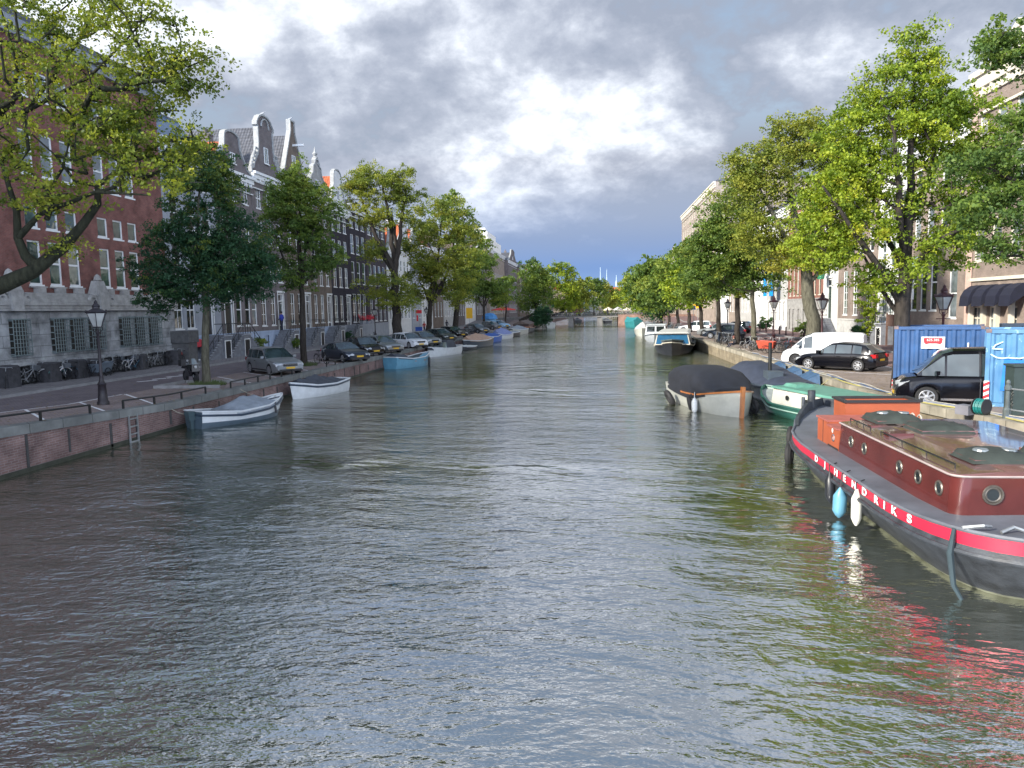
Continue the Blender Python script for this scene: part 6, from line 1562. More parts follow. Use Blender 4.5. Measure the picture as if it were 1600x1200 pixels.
m = MB(); m.prism([(-6.5, .9), (5.5, .9), (5.5, 1.6), (-6.5, 1.6)], -1.5, 1.5); m.build('cabin', plain('brown_cabin', (.09, .05, .045), .6), t); m = MB(); m.add([(-7, -1.7, 1.6), (6, -1.7, 1.6), (6, 1.7, 1.6), (-7, 1.7, 1.6), (-7, 0, 2.3), (6, 0, 2.3)], [(0, 1, 5, 4), (2, 3, 4, 5), (0, 4, 3), (1, 2, 5)]); m.build('roof', TILE_B, t)
# sunny side
t = boat('motor_boat', 'teal boat moored under the far bridge abutment', 'boat', (8.0, 163.5), 110); S = hullpts(7, 2.6, [1.5, 1.3, 1.3, 1.6], 2.4, .8, 14); hull_mesh(S, plain('teal_hull', (.015, .14, .15), .5), t); cover(S, t, plain('teal_canvas', (.015, .17, .18), .7), lambda u: .9, seed=9)
def cruiser(label, p, hd, L, B, hm, cabm, h0, h1, x0, x1, top=HW):
    t = boat('cabin_cruiser', label, 'boat', p, hd); S = hullpts(L, B, [.9, .8, .9, 1.2], 2.4, .85, 20); hull_mesh(S, hm, t); gunwale(S, t, NAVYH, .05, 0, -.12, 'rub_rail'); inner(S, t, top, .06)
    m = MB(); b = B / 2 - .25; m.taper((x0 + x1) / 2, 0, h0, h1, (x1 - x0) / 2, b, (x1 - x0) / 2 - .3, b - .15); m.build('cabin', cabm, t)
    m = MB(); m.taper((x0 + x1) / 2, 0, h1, h1 + .1, (x1 - x0) / 2 - .15, b - .05, (x1 - x0) / 2 - .3, b - .2); m.build('cabin_roof', top, t)
    for i in range(3):
        w_ = (x1 - x0) / 3.6; xc = x0 + .5 + (x1 - x0 - .8) * (i + .4) / 3
        for s in (-1, 1):
            m = MB(); zb = h0 + (h1 - h0) * .35; zt = h0 + (h1 - h0) * .85; q = .15
            y = lambda z: s * (b - .15 * (z - h0) / (h1 - h0) + .012)
            m.add([(xc - w_ / 2 + .1, y(zb), zb), (xc + w_ / 2, y(zb), zb), (xc + w_ / 2, y(zt), zt), (xc - w_ / 2 + .1, y(zt), zt)], [(0, 1, 2, 3)]); m.build('window', GL[0], t)
    for e, xx in ((1, x1), (-1, x0)):
        m = MB(); zb = h0 + (h1 - h0) * .35; zt = h0 + (h1 - h0) * .88; X_ = lambda z: xx - e * .3 * (z - h0) / (h1 - h0) + e * .012
        for s in (-1, 1): m.add([(X_(zb), s * .1, zb), (X_(zb), s * (b - .2), zb), (X_(zt), s * (b - .28), zt), (X_(zt), s * .1, zt)], [(0, 1, 2, 3)])
        m.build('windscreen', GL[0], t)
    return t
cruiser('white cabin cruiser with dark windows between the barge and the far boats', (8.0, 99), 262, 10, 3.2, HW, HW, .85, 2.15, -2.6, 2.4)
t = boat('tour_boat', 'grey white covered boat behind the white cruiser', 'boat', (7.9, 120), 262); S = hullpts(13, 3.4, [1.1, 1, 1, 1.3], 2.6, .9, 18); hull_mesh(S, HG, t); cover(S, t, plain('pale_canvas', (.42, .42, .42), .7), lambda u: 1.0, seed=10, sag=-.15)
t = boat('barge', 'dark hulled barge with blue glazed cabin and pale sloping front', 'boat', (8.05, 77), 262)
S = hullpts(16, 4.0, [1.15, .95, .95, 1.5], 3.0, .85, 24); hull_mesh(S, DKH, t); gunwale(S, t, plain('pale_rub_rail', (.4, .38, .3), .6), .05, -.01, -.25, 'rub_rail'); gunwale(S, t, plain('green_grey_rail', (.06, .09, .09), .5), .06); inner(S, t, CDG, .06)
m = MB(); m.taper(0.6, 0, .95, 2.0, 6.0, 1.65, 5.6, 1.4); m.build('cabin', plain('pale_wood_cabin', (.42, .40, .34), .6), t)
m = MB(); m.taper(.6, 0, 2.0, 2.12, 5.9, 1.6, 5.6, 1.35); m.build('cabin_roof', plain('pale_grey_roof', (.46, .46, .43), .7), t)
for i in range(5):
    for s in (-1, 1):
        m = MB(); xc = -4.3 + i * 2.3; y = lambda z: s * (1.65 - .25 * (z - .95) / 1.05 + .015); m.add([(xc - 1.0, y(1.1), 1.1), (xc + 1.0, y(1.1), 1.1), (xc + 1.0, y(1.9), 1.9), (xc - 1.0, y(1.9), 1.9)], [(0, 1, 2, 3)]); m.build('window', plain('blue_side_glass', (.015, .08, .16), .15), t)
m = MB(); m.add([(6.63, -1.5, 1.05), (6.63, 1.5, 1.05), (6.25, 1.35, 1.9), (6.25, -1.35, 1.9)], [(0, 1, 2, 3)]); m.build('windscreen', plain('blue_side_glass', (.015, .08, .16), .15), t)
# covered sloop with teak stem
t = boat('sloop', 'pale grey sloop under a large black cover with orange wooden stem and tyre fenders', 'boat', (5.25, 34.2), 280)
S = hullpts(7.4, 2.7, [.82, .72, .78, 1.12], 2.6, .85, 30); hull_mesh(S, HG, t, rake=.25, wl=.86)
for s in (-1, 1):
    q = [a for i, a in enumerate(S) if i >= 14]; m = MB()
    for (x0, b0_, h0), (x1, b1_, h1) in zip(q[:-1], q[1:]):
        m.add([(x0, s * (b0_ + .05), h0), (x1, s * (b1_ + .05), h1), (x1, s * max(0, b1_ - .16), h1 + .02), (x0, s * max(0, b0_ - .16), h0 + .02), (x0, s * (b0_ + .05), h0 - .07), (x1, s * (b1_ + .05), h1 - .07)], [(0, 1, 2, 3) if s < 0 else (3, 2, 1, 0), (4, 5, 1, 0) if s < 0 else (0, 1, 5, 4)])
    m.build('teak_gunwale', TEAK, t)
m = MB(); m.prism([(3.52, -.25), (3.68, -.25), (3.86, 1.28), (3.66, 1.28)], -.07, .07); m.build('stem_post', TEAK, t)
V = []; F = []; prof = []
rs = np.random.RandomState(3)
stn = [(-3.5, .9, .75, 1.2), (-3.1, 1.2, .75, 1.6), (-2.4, 1.3, .72, 1.74), (-1.2, 1.36, .68, 1.8), (0, 1.38, .66, 1.78), (.7, 1.37, .66, 1.74), (1.1, 1.34, .7, 1.64), (1.5, 1.27, .75, 1.45), (2.0, 1.08, .85, 1.15), (2.5, .8, .95, 1.08)]
for x, b, z0_, zt in stn:
    for j in range(17):
        s = -1 + 2 * j / 16; a = s * math.pi / 2; ex = .55
        yy = b * math.copysign(abs(math.sin(a)) ** ex, s); zz = z0_ - .12 + (zt - z0_ + .12) * abs(math.cos(a)) ** .5 if abs(s) < 1 else z0_ - .15
        wv = .035 * math.sin(j * 2.1 + x * 3.1) * (1 if .3 < abs(s) < 1 else .2)
        V.append((x, yy + wv * (1 if s > 0 else -1), zz + rs.normal(0, .008)))
for i in range(len(stn) - 1):
    for j in range(16): a = i * 17 + j; F.append((a, a + 1, a + 18, a + 17)[::-1])
F.append(list(range(17))); F.append([(len(stn) - 1) * 17 + j for j in range(17)][::-1])
meshobj('cover', V, F, CN, t, True, None, 60)
for p_ in ((1.3, -1.42, .35), (.6, 1.45, .4), (2.5, .95, .3)):
    m = MB(); m.torus((0, 0, 0), .24, .1, 16, 8, 'y'); f_ = m.build('tyre_fender', BLACKRUB, t, True); f_.location = p_; f_.rotation_euler = (R(12), 0, R(-12 if p_[1] < 0 else 12))
m = MB(); m.torus((0, 0, 0), .3, .12, 16, 8, 'y'); f_ = m.build('tyre_fender', BLACKRUB, t, True); f_.location = (-1.2, -1.62, .3); f_.rotation_euler = (R(30), R(20), R(10))
fender(t, (1.65, -1.33, .3), HW, .13, .55)
# navy covered boat by the wall
t = boat('tug_boat', 'navy covered boat with black chimney pipe behind the green and white boat', 'boat', (8.65, 37.2), 276)
S = hullpts(9.0, 2.7, [1.0, .8, .8, 1.1], 2.8, .8, 26); hull_mesh(S, NAVYH, t); gunwale(S, t, NAVYH, .06); cover(S, t, plain('navy_slate_canvas', (.03, .038, .06), .6, var=.2), lambda u: float(np.interp(u, [0, .1, .35, .5, .9, 1], [.3, .65, .78, .6, .12, .05])), t0=.03, t1=.97, seed=12, sag=-.28)
m = MB(); m.tube([(.6, -.4, 1.0), (.6, -.4, 2.75)], .09, 10); m.build('chimney_pipe', IRON, t)
m = MB(); m.box(1.0, 1.7, -.85, -.15, .7, 1.45); m.build('wheel_box', plain('slate_steel', (.06, .08, .10), .5), t)
# blue tarps against the wall
for i, (y, lbx) in enumerate(((43.5, 'left'), (40.2, 'middle'), (37.2, 'right'))):
    m = MB(); m.add([(10.5, y - 1.3, .45), (10.5, y + 1.3, .45), (9.6, y + 1.0, .75), (9.5, y - 1.0, .75), (10.45, y - 1.2, 1.25), (10.45, y + .4, 1.3)], [(3, 2, 5, 4), (0, 3, 4), (2, 1, 5), (0, 1, 2, 3), (0, 4, 5, 1)])
    o = m.build('tarpaulin', plain('blue_tarpaulin', (.04, .09, .17), .6, var=.3)); tag(o, 'folded blue tarpaulin wedge against the sunny quay wall, %s one of three' % lbx, 'tarpaulin')
# green and white boat
t = boat('tug_boat', 'small green and white cabin boat between the navy boat and the red banded barge', 'boat', (8.7, 30.4), 106)
S = hullpts(8.0, 2.6, [1.0, .55, .5, .95], 2.6, .8, 26); GRN = plain('green_hull', (.02, .10, .075), .4, var=.2, coat=.3)
hull_mesh(S, GRN, t); gunwale(S, t, plain('pale_green_rail', (.25, .38, .32), .5), .03, -.01, -.16, 'rub_rail'); gunwale(S, t, GRN, .05); inner(S, t, plain('grey_deck', (.30, .33, .31), .6), .12)
m = MB(); m.taper(-.6, 0, .4, 1.12, 2.3, .98, 2.2, .92); m.build('cabin', plain('cream_cabin', (.55, .55, .47), .5, var=.08), t)
m = MB(); m.taper(-.6, 0, 1.12, 1.2, 2.3, 1.02, 2.2, .95); m.taper(1.0, .15, 1.2, 1.32, .5, .42, .4, .32); m.build('cabin_roof', plain('mint_green_roof', (.09, .24, .18), .5), t)
for x in (-2.2, -1, .4):
    m = MB(); m.lathe([(.1, -.0), (.1, .03)], 12, (x, 1.0, .82), 'y'); m.build('porthole', IRON, t)
m = MB(); m.lathe([(.1, -.0), (.1, .03)], 12, (1.72, .45, .82), 'x'); m.build('porthole', IRON, t)

# ---- the big barge
BC = 7.5
BY = [10.9, 11.05, 11.35, 11.7, 12.2, 12.9, 14, 16, 18, 19.5, 20.5, 21.3, 22.1, 23, 23.8, 24.4, 24.9, 25.25, 25.45]
BH = [.0, .85, 1.5, 1.95, 2.14, 2.22, 2.27, 2.28, 2.27, 2.25, 2.16, 2.02, 1.75, 1.5, 1.16, .85, .55, .28, .0]
BZ = [1.12, 1.11, 1.1, 1.08, 1.05, 1.02, 1.0, 1.0, 1.0, 1.0, 1.0, 1.01, 1.03, 1.06, 1.09, 1.13, 1.15, 1.16, 1.17]
t = thing('barge', 'large black barge with red name band, brown cabin and grey walkway at lower right', 'barge', (BC, 18, 0))
ne = [R(a) for a in (0, 8, 17, 27, 37, 47, 57, 66, 75, 83)]
nb = [(14 - 3.1 * math.cos(a) ** .6667, 2.27 * math.sin(a) ** .6667) for a in ne]
nz_ = [1.12 - .12 * (y - 10.9) / 3.1 for y, b in nb]
BH = [b for y, b in nb] + BH[6:]; BZ = nz_ + BZ[6:]; BY = [y for y, b in nb] + BY[6:]
BY = [y - 18 for y in BY]
BHULL = plain('tarred_hull', (.036, .042, .050), .5, var=.5, scale=3.5, coat=.1, bump=.006); BDECK = plain('grey_deck_paint', (.105, .115, .135), .55, var=.25, scale=1.5, bump=.004); BRED = plain('red_name_band', (.45, .014, .042), .45, var=.06)
rows = [(.2, -.5), (.55, -.35), (.76, .0), (.79, .05), (.92, .42), (1.0, .62), (1.015, .66), (1.015, .72), (.996, .79), (1.0, .985)]
V = []; F = []; I = []
def bx_(f, b, y): # beam factor with fuller ends low down
    return b * f
for y, b, z in zip(BY, BH, BZ):
    ey = y * (1.0)
    for s in (1, -1):
        for f, zz in rows: V.append((-s * b * f, y + (1 - f) * (-1 if y > 0 else 1) * 4.0 * max(0, 1 - b / 2.28) ** .5, zz * (z if zz > 0 else 1)))
k = len(rows)
for i in range(len(BY) - 1):
    a = i * 2 * k; b = a + 2 * k
    for q in range(k - 1):
        mi = {2: 1, 8: 2}.get(q, 0)
        if BY[i] + 18 > 23.4 and mi == 2: mi = 0
        F.append((a + q, a + q + 1, b + q + 1, b + q)); I.append(mi); F.append((a + k + q, b + k + q, b + k + q + 1, a + k + q + 1)); I.append(mi)
meshobj('hull', V, F, [BHULL, plain('waterline_slime', (.20, .21, .15), .7, var=.4), BRED], t, True, I, 30)
V = []; F = []
for y, b, z in zip(BY, BH, BZ): V += [(-b * .99, y, z + .0), (0, y, z + .05), (b * .99, y, z + .0)]
for i in range(len(BY) - 1):
    a = 3 * i
    for q in range(2): F.append((a + q, a + q + 1, a + q + 4, a + q + 3))
meshobj('deck', V, F, BDECK, t, True)
m = MB(); m.tube([(-b, y, z + .01) for y, b, z in zip(BY, BH, BZ)], .035, 6); m.tube([(b, y, z + .01) for y, b, z in zip(BY, BH, BZ)], .035, 6); m.build('deck_edge', BDECK, t, True)
m = MB(); m.tube([(-b * 1.02, y, .69 * z) for y, b, z in zip(BY, BH, BZ)], .045, 6); m.build('rub_rail', BHULL, t, True)
# bulwark at the far end
V = []; F = []; q_ = [(y, b, z) for y, b, z in zip(BY, BH, BZ) if y + 18 > 22.0]
for s in (-1, 1):
    k0 = len(V)
    for j, (y, b, z) in enumerate(q_):
        hgt = .25 * min(1, j / 3) + .02
        V += [(s * b, y, z), (s * b, y, z + hgt), (s * max(0, b - .1), y - .03, z + hgt + .01), (s * max(0, b - .12), y - .05, z)]
    for j in range(len(q_) - 1):
        for r_ in range(3): a = k0 + 4 * j + r_; F.append((a, a + 1, a + 5, a + 4) if s < 0 else (a + 4, a + 5, a + 1, a))
meshobj('bulwark', V, F, BHULL, t, True, None, 40)
m = MB(); m.tube([(-.55, 6.75, 1.2), (-.55, 6.75, 1.78)], .12, 10); m.tube([(-.9, 6.4, 1.2), (-.9, 6.4, 1.6)], .06, 8); m.build('bollard', BHULL, t, True)
def letter_on(ch, y, size):
    b = float(np.interp(y, BY, BH)); z = float(np.interp(y, BY, BZ)) * .89; db = (float(np.interp(y + .2, BY, BH)) - float(np.interp(y - .2, BY, BH))) / .4
    cu = bpy.data.curves.new('l', 'FONT'); cu.body = ch; cu.size = size; cu.extrude = .003; cu.offset = .006; cu.align_x = 'CENTER'; cu.align_y = 'CENTER'
    o_ = bpy.data.objects.new('l', cu); col.objects.link(o_); me = bpy.data.meshes.new_from_object(o_.evaluated_get(bpy.context.evaluated_depsgraph_get())); bpy.data.objects.remove(o_)
    M_ = Matrix.Translation((-b * 1.003 - .012, y, z)) @ Matrix.Rotation(math.atan(db), 4, 'Z') @ Matrix.Rotation(R(-90), 4, 'Z') @ Matrix.Rotation(R(90), 4, 'X') @ Matrix.Diagonal((1.7, 1, 1, 1))
    return [M_ @ v.co for v in me.vertices], [tuple(p.vertices) for p in me.polygons]
m = MB()
name_y = {0: .06, 1: -.62, 3: -1.41, 4: -1.98, 5: -2.55, 6: -3.13, 7: -3.74, 8: -4.13, 9: -4.55, 10: -5.12}
for i, ch in enumerate('DJ HENDRIKS'):
    if ch != ' ': m.add(*letter_on(ch, name_y[i], .20))
m.build('name_lettering', plain('name_white_paint', (.72, .72, .72), .5, var=.05), t)
MAR = plain('brown_cabin_paint', (.085, .018, .016), .25, var=.22, scale=1.2, coat=.6); ROOFM = plain('brown_cabin_roof_paint', (.15, .075, .07), .14, var=.3, scale=.8, coat=.8)
ORG = plain('orange_brown_paint', (.34, .085, .035), .5, var=.12, scale=1.5)
x0, x1, y0, y1 = -1.68, 1.7, -5.37, .4
m = MB(); Rr = .25
P = [(x0, y1), (x0, y0 + Rr)] + [(x0 + Rr - Rr * math.cos(a), y0 + Rr - Rr * math.sin(a)) for a in (.4, .8, 1.2)] + [(x0 + Rr, y0), (x1, y0), (x1, y1)]
n_ = len(P); V = [(a, b, 1.0) for a, b in P] + [(a + (.05 if a < 0 else -.05), b, 1.70) for a, b in P]
m.add(V, [(i, i + n_, (i + 1) % n_ + n_, (i + 1) % n_) for i in range(n_)]); cabn = m.build('cabin', MAR, t, True, 60)
m = MB(); V = []
for a, b in P: V.append((a + (.0 if a < 0 else -.0), b, 1.695))
for a, b in P: V.append((a + (.03 if a < 0 else -.03), b + (.02 if b < 0 else 0), 1.735))
for a, b in P: V.append((a * .55, b, 1.80))
m.add(V, [(i, i + n_, (i + 1) % n_ + n_, (i + 1) % n_) for i in range(n_)] + [(i + n_, i + 2 * n_, (i + 1) % n_ + 2 * n_, (i + 1) % n_ + n_) for i in range(n_)] + [[i + 2 * n_ for i in range(n_)][::-1]])
m.build('cabin_roof', ROOFM, t, True, 35)
m = MB(); m.tube([(a + (.01 if a < 0 else -.01), b, 1.715) for a, b in P], .018, 5, closed=True); m.build('roof_trim', plain('worn_pale_edge', (.35, .3, .28), .5), t)
for (u0, u1) in ((-4.9, -1.6), (-1.0, .3)):
    m = MB(); m.tube([(-1.45, u0, 1.83), (-1.45, u1, 1.83)], .014, 5)
    for i in range(4): y = u0 + (u1 - u0) * i / 3; m.tube([(-1.45, y, 1.74), (-1.45, y, 1.83)], .012, 4)
    m.build('grab_rail', IRON, t)
BRS = plain('porthole_brass', (.15, .135, .115), .4, .6, var=.3)
def porthole(px_2, py_2, z, ax):
    c = (px_2, py_2, z); m = MB(); m.torus(c, .115, .022, 18, 6, 'x' if ax == 'x' else 'y'); o = m.build('porthole', BRS, t, True)
    m = MB(); M_ = None
    if ax == 'x': m.lathe([(.0, 0), (.12, 0), (.12, .01)], 16, (px_2 - .005, py_2, z), 'x')
    else: m.lathe([(.0, 0), (.12, 0), (.12, .01)], 16, (px_2, py_2 - .01, z), 'y')
    m.build('glass', GL[0], o)
for y in (17.57, 16.73, 14.84, 14.0, 13.17): porthole(-1.665, y - 18, 1.40, 'x')
porthole(-1.07, -5.375, 1.42, 'y')
m = MB(); m.torus((-1.07, -5.385, 1.42), .15, .02, 18, 5, 'y'); m.build('porthole_ring', BRS, t)
HAT = plain('dark_green_tarp', (.028, .036, .030), .75, var=.35, bump=.005)
def hatch(cx, cy, a, b, h, dish=True):
    m = MB(); m.box(cx - a, cx + a, cy - b, cy + b, 1.72, 1.86); o = m.build('hatch', ROOFM, t)
    V = []; F = []; n1_, n2_ = 11, 9
    for i in range(n1_):
        for j in range(n2_):
            u, v_ = -1 + 2 * i / (n1_ - 1), -1 + 2 * j / (n2_ - 1); e = max(abs(u), abs(v_))
            V.append((cx + u * (a + .05), cy + v_ * (b + .05), 1.80 + (h * (1 - abs(u) ** 1.3) * (1 - abs(v_) ** 2 * .6) + .1 + .012 * math.sin(i * 2.3 + j * 1.7) if e < .99 else .0)))
    for i in range(n1_ - 1):
        for j in range(n2_ - 1): q = i * n2_ + j; F.append((q, q + n2_, q + n2_ + 1, q + 1))
    meshobj('hatch_cover', V, F, HAT, o, True, None, 70)
    if dish:
        m = MB()
        for d in (-.22, .22): m.lathe([(.0, -.03), (.14, -.03), (.13, .0), (0, .006)], 14, (cx + d, cy - b * .1, 1.80 + h + .085))
        m.build('roof_light', plain('roof_light_glass', (.16, .19, .21), .3), o)
hatch(-.55, -4.3, .5, .42, .1); hatch(.75, -4.0, .45, .5, .1); hatch(-.1, -1.2, .55, .5, .08, False); hatch(-.55, .2, .5, .5, .12)
m = MB(); m.box(-1.4, -.9, -1.9, -1.6, 1.74, 1.84); m.box(-1.3, -.7, -.6, -.4, 1.74, 1.8); m.build('roof_step', MAR, t)
# orange deck boxes and wheelhouse
m = MB(); m.box(-1.68, .2, .41, 1.25, 1.0, 1.52); m.box(-1.66, .25, 1.26, 2.17, 1.0, 1.6); o = m.build('engine_housing', ORG, t)
m = MB(); m.box(-1.72, .2, .41, 1.24, 1.52, 1.56); m.box(-1.70, .27, 1.25, 2.2, 1.6, 1.64); m.build('housing_lid', plain('faded_red_lid', (.33, .10, .08), .5), o)
m = MB(); m.box(-1.69, -1.681, .42, 1.2, 1.02, 1.06); m.box(-1.665, -1.661, 1.69, 1.72, 1.02, 1.58); m.build('seam', TRIM, o)
m = MB(); m.torus((-1.69, .78, 1.28), .08, .018, 12, 5, 'x'); m.build('port_ring', CHROME, o)
m = MB(); m.lathe([(.06, 0), (.06, .004)], 12, (-1.692, .85, 1.45), 'x'); m.build('round_sticker', MATS['sign_white'], o)
m = MB(); m.box(-.85, 1.05, 3.45, 3.5, 1.0, 1.92); m.box(-.85, -.8, 2.6, 3.45, 1.0, 1.92); m.box(1.0, 1.05, 2.6, 3.45, 1.0, 1.92); m.box(-.85, 1.05, 2.55, 2.6, 1.0, 1.92); o = m.build('wheelhouse', ORG, t)
m = MB(); m.box(-.9, 1.1, 2.5, 2.62, 1.92, 1.98); m.box(-.9, 1.1, 3.43, 3.55, 1.92, 1.98); m.box(-.9, -.78, 2.62, 3.43, 1.92, 1.98); m.box(.98, 1.1, 2.62, 3.43, 1.92, 1.98); m.build('wheelhouse_trim', TRIM, o)
m = MB(); m.box(-.5, 1.5, .3, 1.6, 1.0, 1.6); m.box(.3, 1.4, 1.3, 2.5, 1.0, 1.35); m.build('deck_locker', plain('faded_red_lid', (.33, .10, .08), .5), t)
m = MB(); m.torus((.3, .75, 1.72), .12, .02, 12, 5, 'x'); m.torus((.2, .9, 1.72), .14, .02, 12, 5, 'x'); m.tube([(-.3, 1, 1.66), (.1, .8, 1.75), (.6, 1.0, 1.66)], .02, 5); m.build('coiled_hose', plain('beige_rope', (.4, .38, .33), .7), t)
m = MB(); m.lathe([(.15, 0), (.14, .08), (.08, .12), (.1, .3), (.05, .42), (.02, .45)], 10, (.95, 2.75, 1.3)); m.build('vent_cowl', ORG, t)
m = MB(); m.tube([(-1.95, -6.3, 1.14), (-1.7, -6.4, 1.2), (-1.55, -6.3, 1.16)], .03, 6); m.tube([(-1.5, -6.5, 1.13), (-1.3, -6.45, 1.2), (-1.15, -6.5, 1.15)], .03, 6); m.build('deck_cleat', GREYMETAL, t)
def bfend(y, col_, r, L, z, nm='fender', tilt=0):
    b = float(np.interp(y, BY, BH)); zt = float(np.interp(y, BY, BZ))
    m = MB(); m.lathe([(.02, -L / 2 - .06), (r * .6, -L / 2), (r, -L / 2 + .1), (r, L / 2 - .12), (r * .5, L / 2), (.03, L / 2 + .07)], 12)
    o = m.build(nm, col_, t, True); o.location = (-b * .99 - r * .8, y, z); o.rotation_euler = (R(tilt), 0, 0)
    m = MB(); m.tube([(-b * 1.0 - r * .6, y, z + L / 2), (-b - .06, y + .05, zt), (-b + .12, y + .1, zt + .05)], .014, 4); m.build('fender_rope', TRIM, o); 
    for ch in o.children: ch.matrix_parent_inverse = Matrix.Translation(o.location).inverted() @ Matrix.Identity(4)
bfend(-1.2, DKH, .11, .55, .5, tilt=-8); bfend(-1.95, HB, .14, .55, .36, tilt=6); bfend(-2.85, plain('dirty_white_fender', (.6, .6, .52), .5, var=.12), .10, .62, .50)
for y, z in ((3.9, .25), (5.0, .55)):
    b = float(np.interp(y, BY, BH)); m = MB(); m.torus((0, 0, 0), .25, .1, 16, 8, 'x'); o = m.build('tyre_fender', BLACKRUB, t, True); o.location = (-b - .12, y, z); o.rotation_euler = (0, 0, R(-22))
m = MB(); y = -6.15; b = float(np.interp(y, BY, BH)); m.tube([(-b - .03, y, 1.08), (-b - .1, y - .05, .7), (-b - .05, y - .1, .2), (-b + .05, y - .15, .0)], [.03, .05, .04, .03], 6); m.tube([(-b + .15, y + .05, 1.06), (-b - .03, y, 1.08)], .02, 5); m.build('hanging_rope', plain('dark_rope', (.03, .05, .06), .9), t)

# ---------------------------------------------------------------- bridge and what lies past it
t = thing('canal_bridge', 'low flat canal bridge on stone piers crossing at the end of the view', 'bridge', (0, 188, 0))
CONC = plain('bridge_concrete', (.17, .165, .155), .8, var=.25)
m = MB(); m.box(-17, 8.5, -4.5, 4.5, 2.15, 2.5); m.build('deck', CONC, t)
for x in (-12.5, -6.0, 1.0): m = MB(); m.taper(x, 0, -1, 2.15, .75, 4.8, .55, 4.2); m.build('pier', CONC, t)
m = MB(); m.box(-17, 8.5, -4.6, -4.5, 2.5, 2.62); m.tube([(-17, -4.45, 3.45), (8.5, -4.45, 3.4)], .05, 5); m.tube([(-17, -4.45, 3.0), (8.5, -4.45, 3.0)], .035, 4)
for i in range(18): x = -17 + i * 1.5; m.tube([(x, -4.45, 2.5), (x, -4.45, 3.45)], .04, 4)
m.build('railing', IRON, t)
BRK2 = brick('abutment_brick', (.26, .14, .10), (.30, .17, .13), (.25, .2, .17), .3, .09)
m = MB(); m.add([(5.6, -4.8, -1), (40, -4.8, -1), (40, -4.8, 2.2), (5.6, -4.8, 2.65), (5.6, 5, -1), (40, 5, -1), (40, 5, 2.2), (5.6, 5, 2.65)], [(0, 1, 2, 3), (3, 2, 6, 7), (4, 0, 3, 7)]); m.build('abutment', BRK2, t)
m = MB(); m.add([(-40, -4.8, -1), (-15, -4.8, -1), (-15, -4.8, 2.5), (-40, -4.8, 2.4), (-15, 5, -1), (-15, 5, 2.5), (-40, 5, 2.4)], [(0, 1, 2, 3), (3, 2, 5, 6), (1, 4, 5, 2)]); m.build('abutment', CONC, t)
for i in range(24):
    cc = rnd.choice(['black', 'grey', 'blue', 'white']); o = bicycle('%s bicycle on the far bridge railing, %s from the left' % (cc, ORD[i]), (-13 + i * 1.2 + rnd.uniform(-.2, .2), 184.2), rnd.uniform(-12, 12), cc, 5, group='bicycles on the far bridge', z=2.52)
PAR = [plain('cream_canvas', (.55, .50, .40), .8), plain('pale_canvas', (.42, .42, .42), .7)]
for i in range(7):
    t = thing('market_parasol', 'cream market parasol beyond the far bridge, %s from the left' % ORD[i], 'parasol', (3.5 + i * 2.6, 200 + (i % 2) * 3, 1.6), 0, 'cream parasols beyond the bridge')
    m = MB(); m.tube([(0, 0, 0), (0, 0, 2.6)], .04, 5); m.build('pole', IRON, t); m = MB(); m.lathe([(1.4, 2.1), (1.38, 2.3), (.1, 2.95), (0, 3.0)], 8); m.build('canopy', PAR[i % 2], t)
t = thing('market_stall', 'blue canopied stall above the farthest parked cars on the shaded bank', 'stall', (-19.5, 136.5, 1.1))
m = MB(); m.box(-1.1, 1.1, -.9, .9, .0, 1.7); m.build('stall_body', P_LBL, t); m = MB(); m.lathe([(1.5, 1.7), (1.35, 2.3), (.7, 2.75), (0, 2.85)], 10); m.build('canopy', plain('blue_canopy', (.05, .22, .5), .6), t)
t = thing('market_parasol', 'wide red parasol by the left end of the bridge', 'parasol', (-21.5, 174, 2.0)); m = MB(); m.tube([(0, 0, 0), (0, 0, 2.6)], .04, 5); m.build('pole', IRON, t); m = MB(); m.lathe([(3.0, 2.3), (2.9, 2.5), (.1, 3.1)], 10); m.build('canopy', plain('red_canvas', (.5, .04, .03), .7), t)
t = boat('motor_boat', 'white boat moored before the left piers of the bridge', 'boat', (-10.6, 176), 95); S = hullpts(7, 2.6, [1.1, 1, 1, 1.3], 2.4, .8, 14); hull_mesh(S, HG, t); cover(S, t, plain('pale_canvas', (.42, .42, .42), .7), lambda u: .5, seed=19)
small_boat('canal_boat', 'dark boat seen beneath the right span of the bridge', (3.4, 215), 95, 8, 2.6, [.9, .8, .8, 1.1], DKH, CDG, .5)
small_boat('canal_boat', 'dark boat seen beneath the left span of the bridge', (-5.5, 230), 95, 9, 2.8, [.9, .8, .8, 1.1], DKH, CDG, .7)
SP = plain('verdigris_spire', (.42, .52, .55), .6)
for i, (x, y, top, lbx) in enumerate(((3.6, 500, 31, 'thin pale church spire, left one of three on the horizon'), (7.8, 500, 29.5, 'thin pale church spire with small onion, middle one of three'), (14.1, 500, 25.5, 'short pale church spire, right one of three on the horizon'))):
    t = thing('church_spire', lbx, 'spire', (x, y, 0)); m = MB(); m.box(-1.5, 1.5, -1.5, 1.5, 0, 13); m.build('tower', TANB, t)
    m = MB(); m.lathe([(1.3, 13), (.9, 15), (1.1, 16), (.55, 18), (.75, 20), (.3, 22), (.12, top)], 8); m.build('spire', SP, t)
col_m = meshobj('ground', [(-900, 440, 1.0), (900, 440, 1.0), (900, 4800, 1.0), (-900, 4800, 1.0)], [(0, 1, 2, 3)], EARTH); col_m['kind'] = 'structure'
o = meshobj('ground', [(-900, 439.9, -1.2), (900, 439.9, -1.2), (900, 439.9, 1.0), (-900, 439.9, 1.0)], [(0, 1, 2, 3)], EARTH); o['kind'] = 'structure'
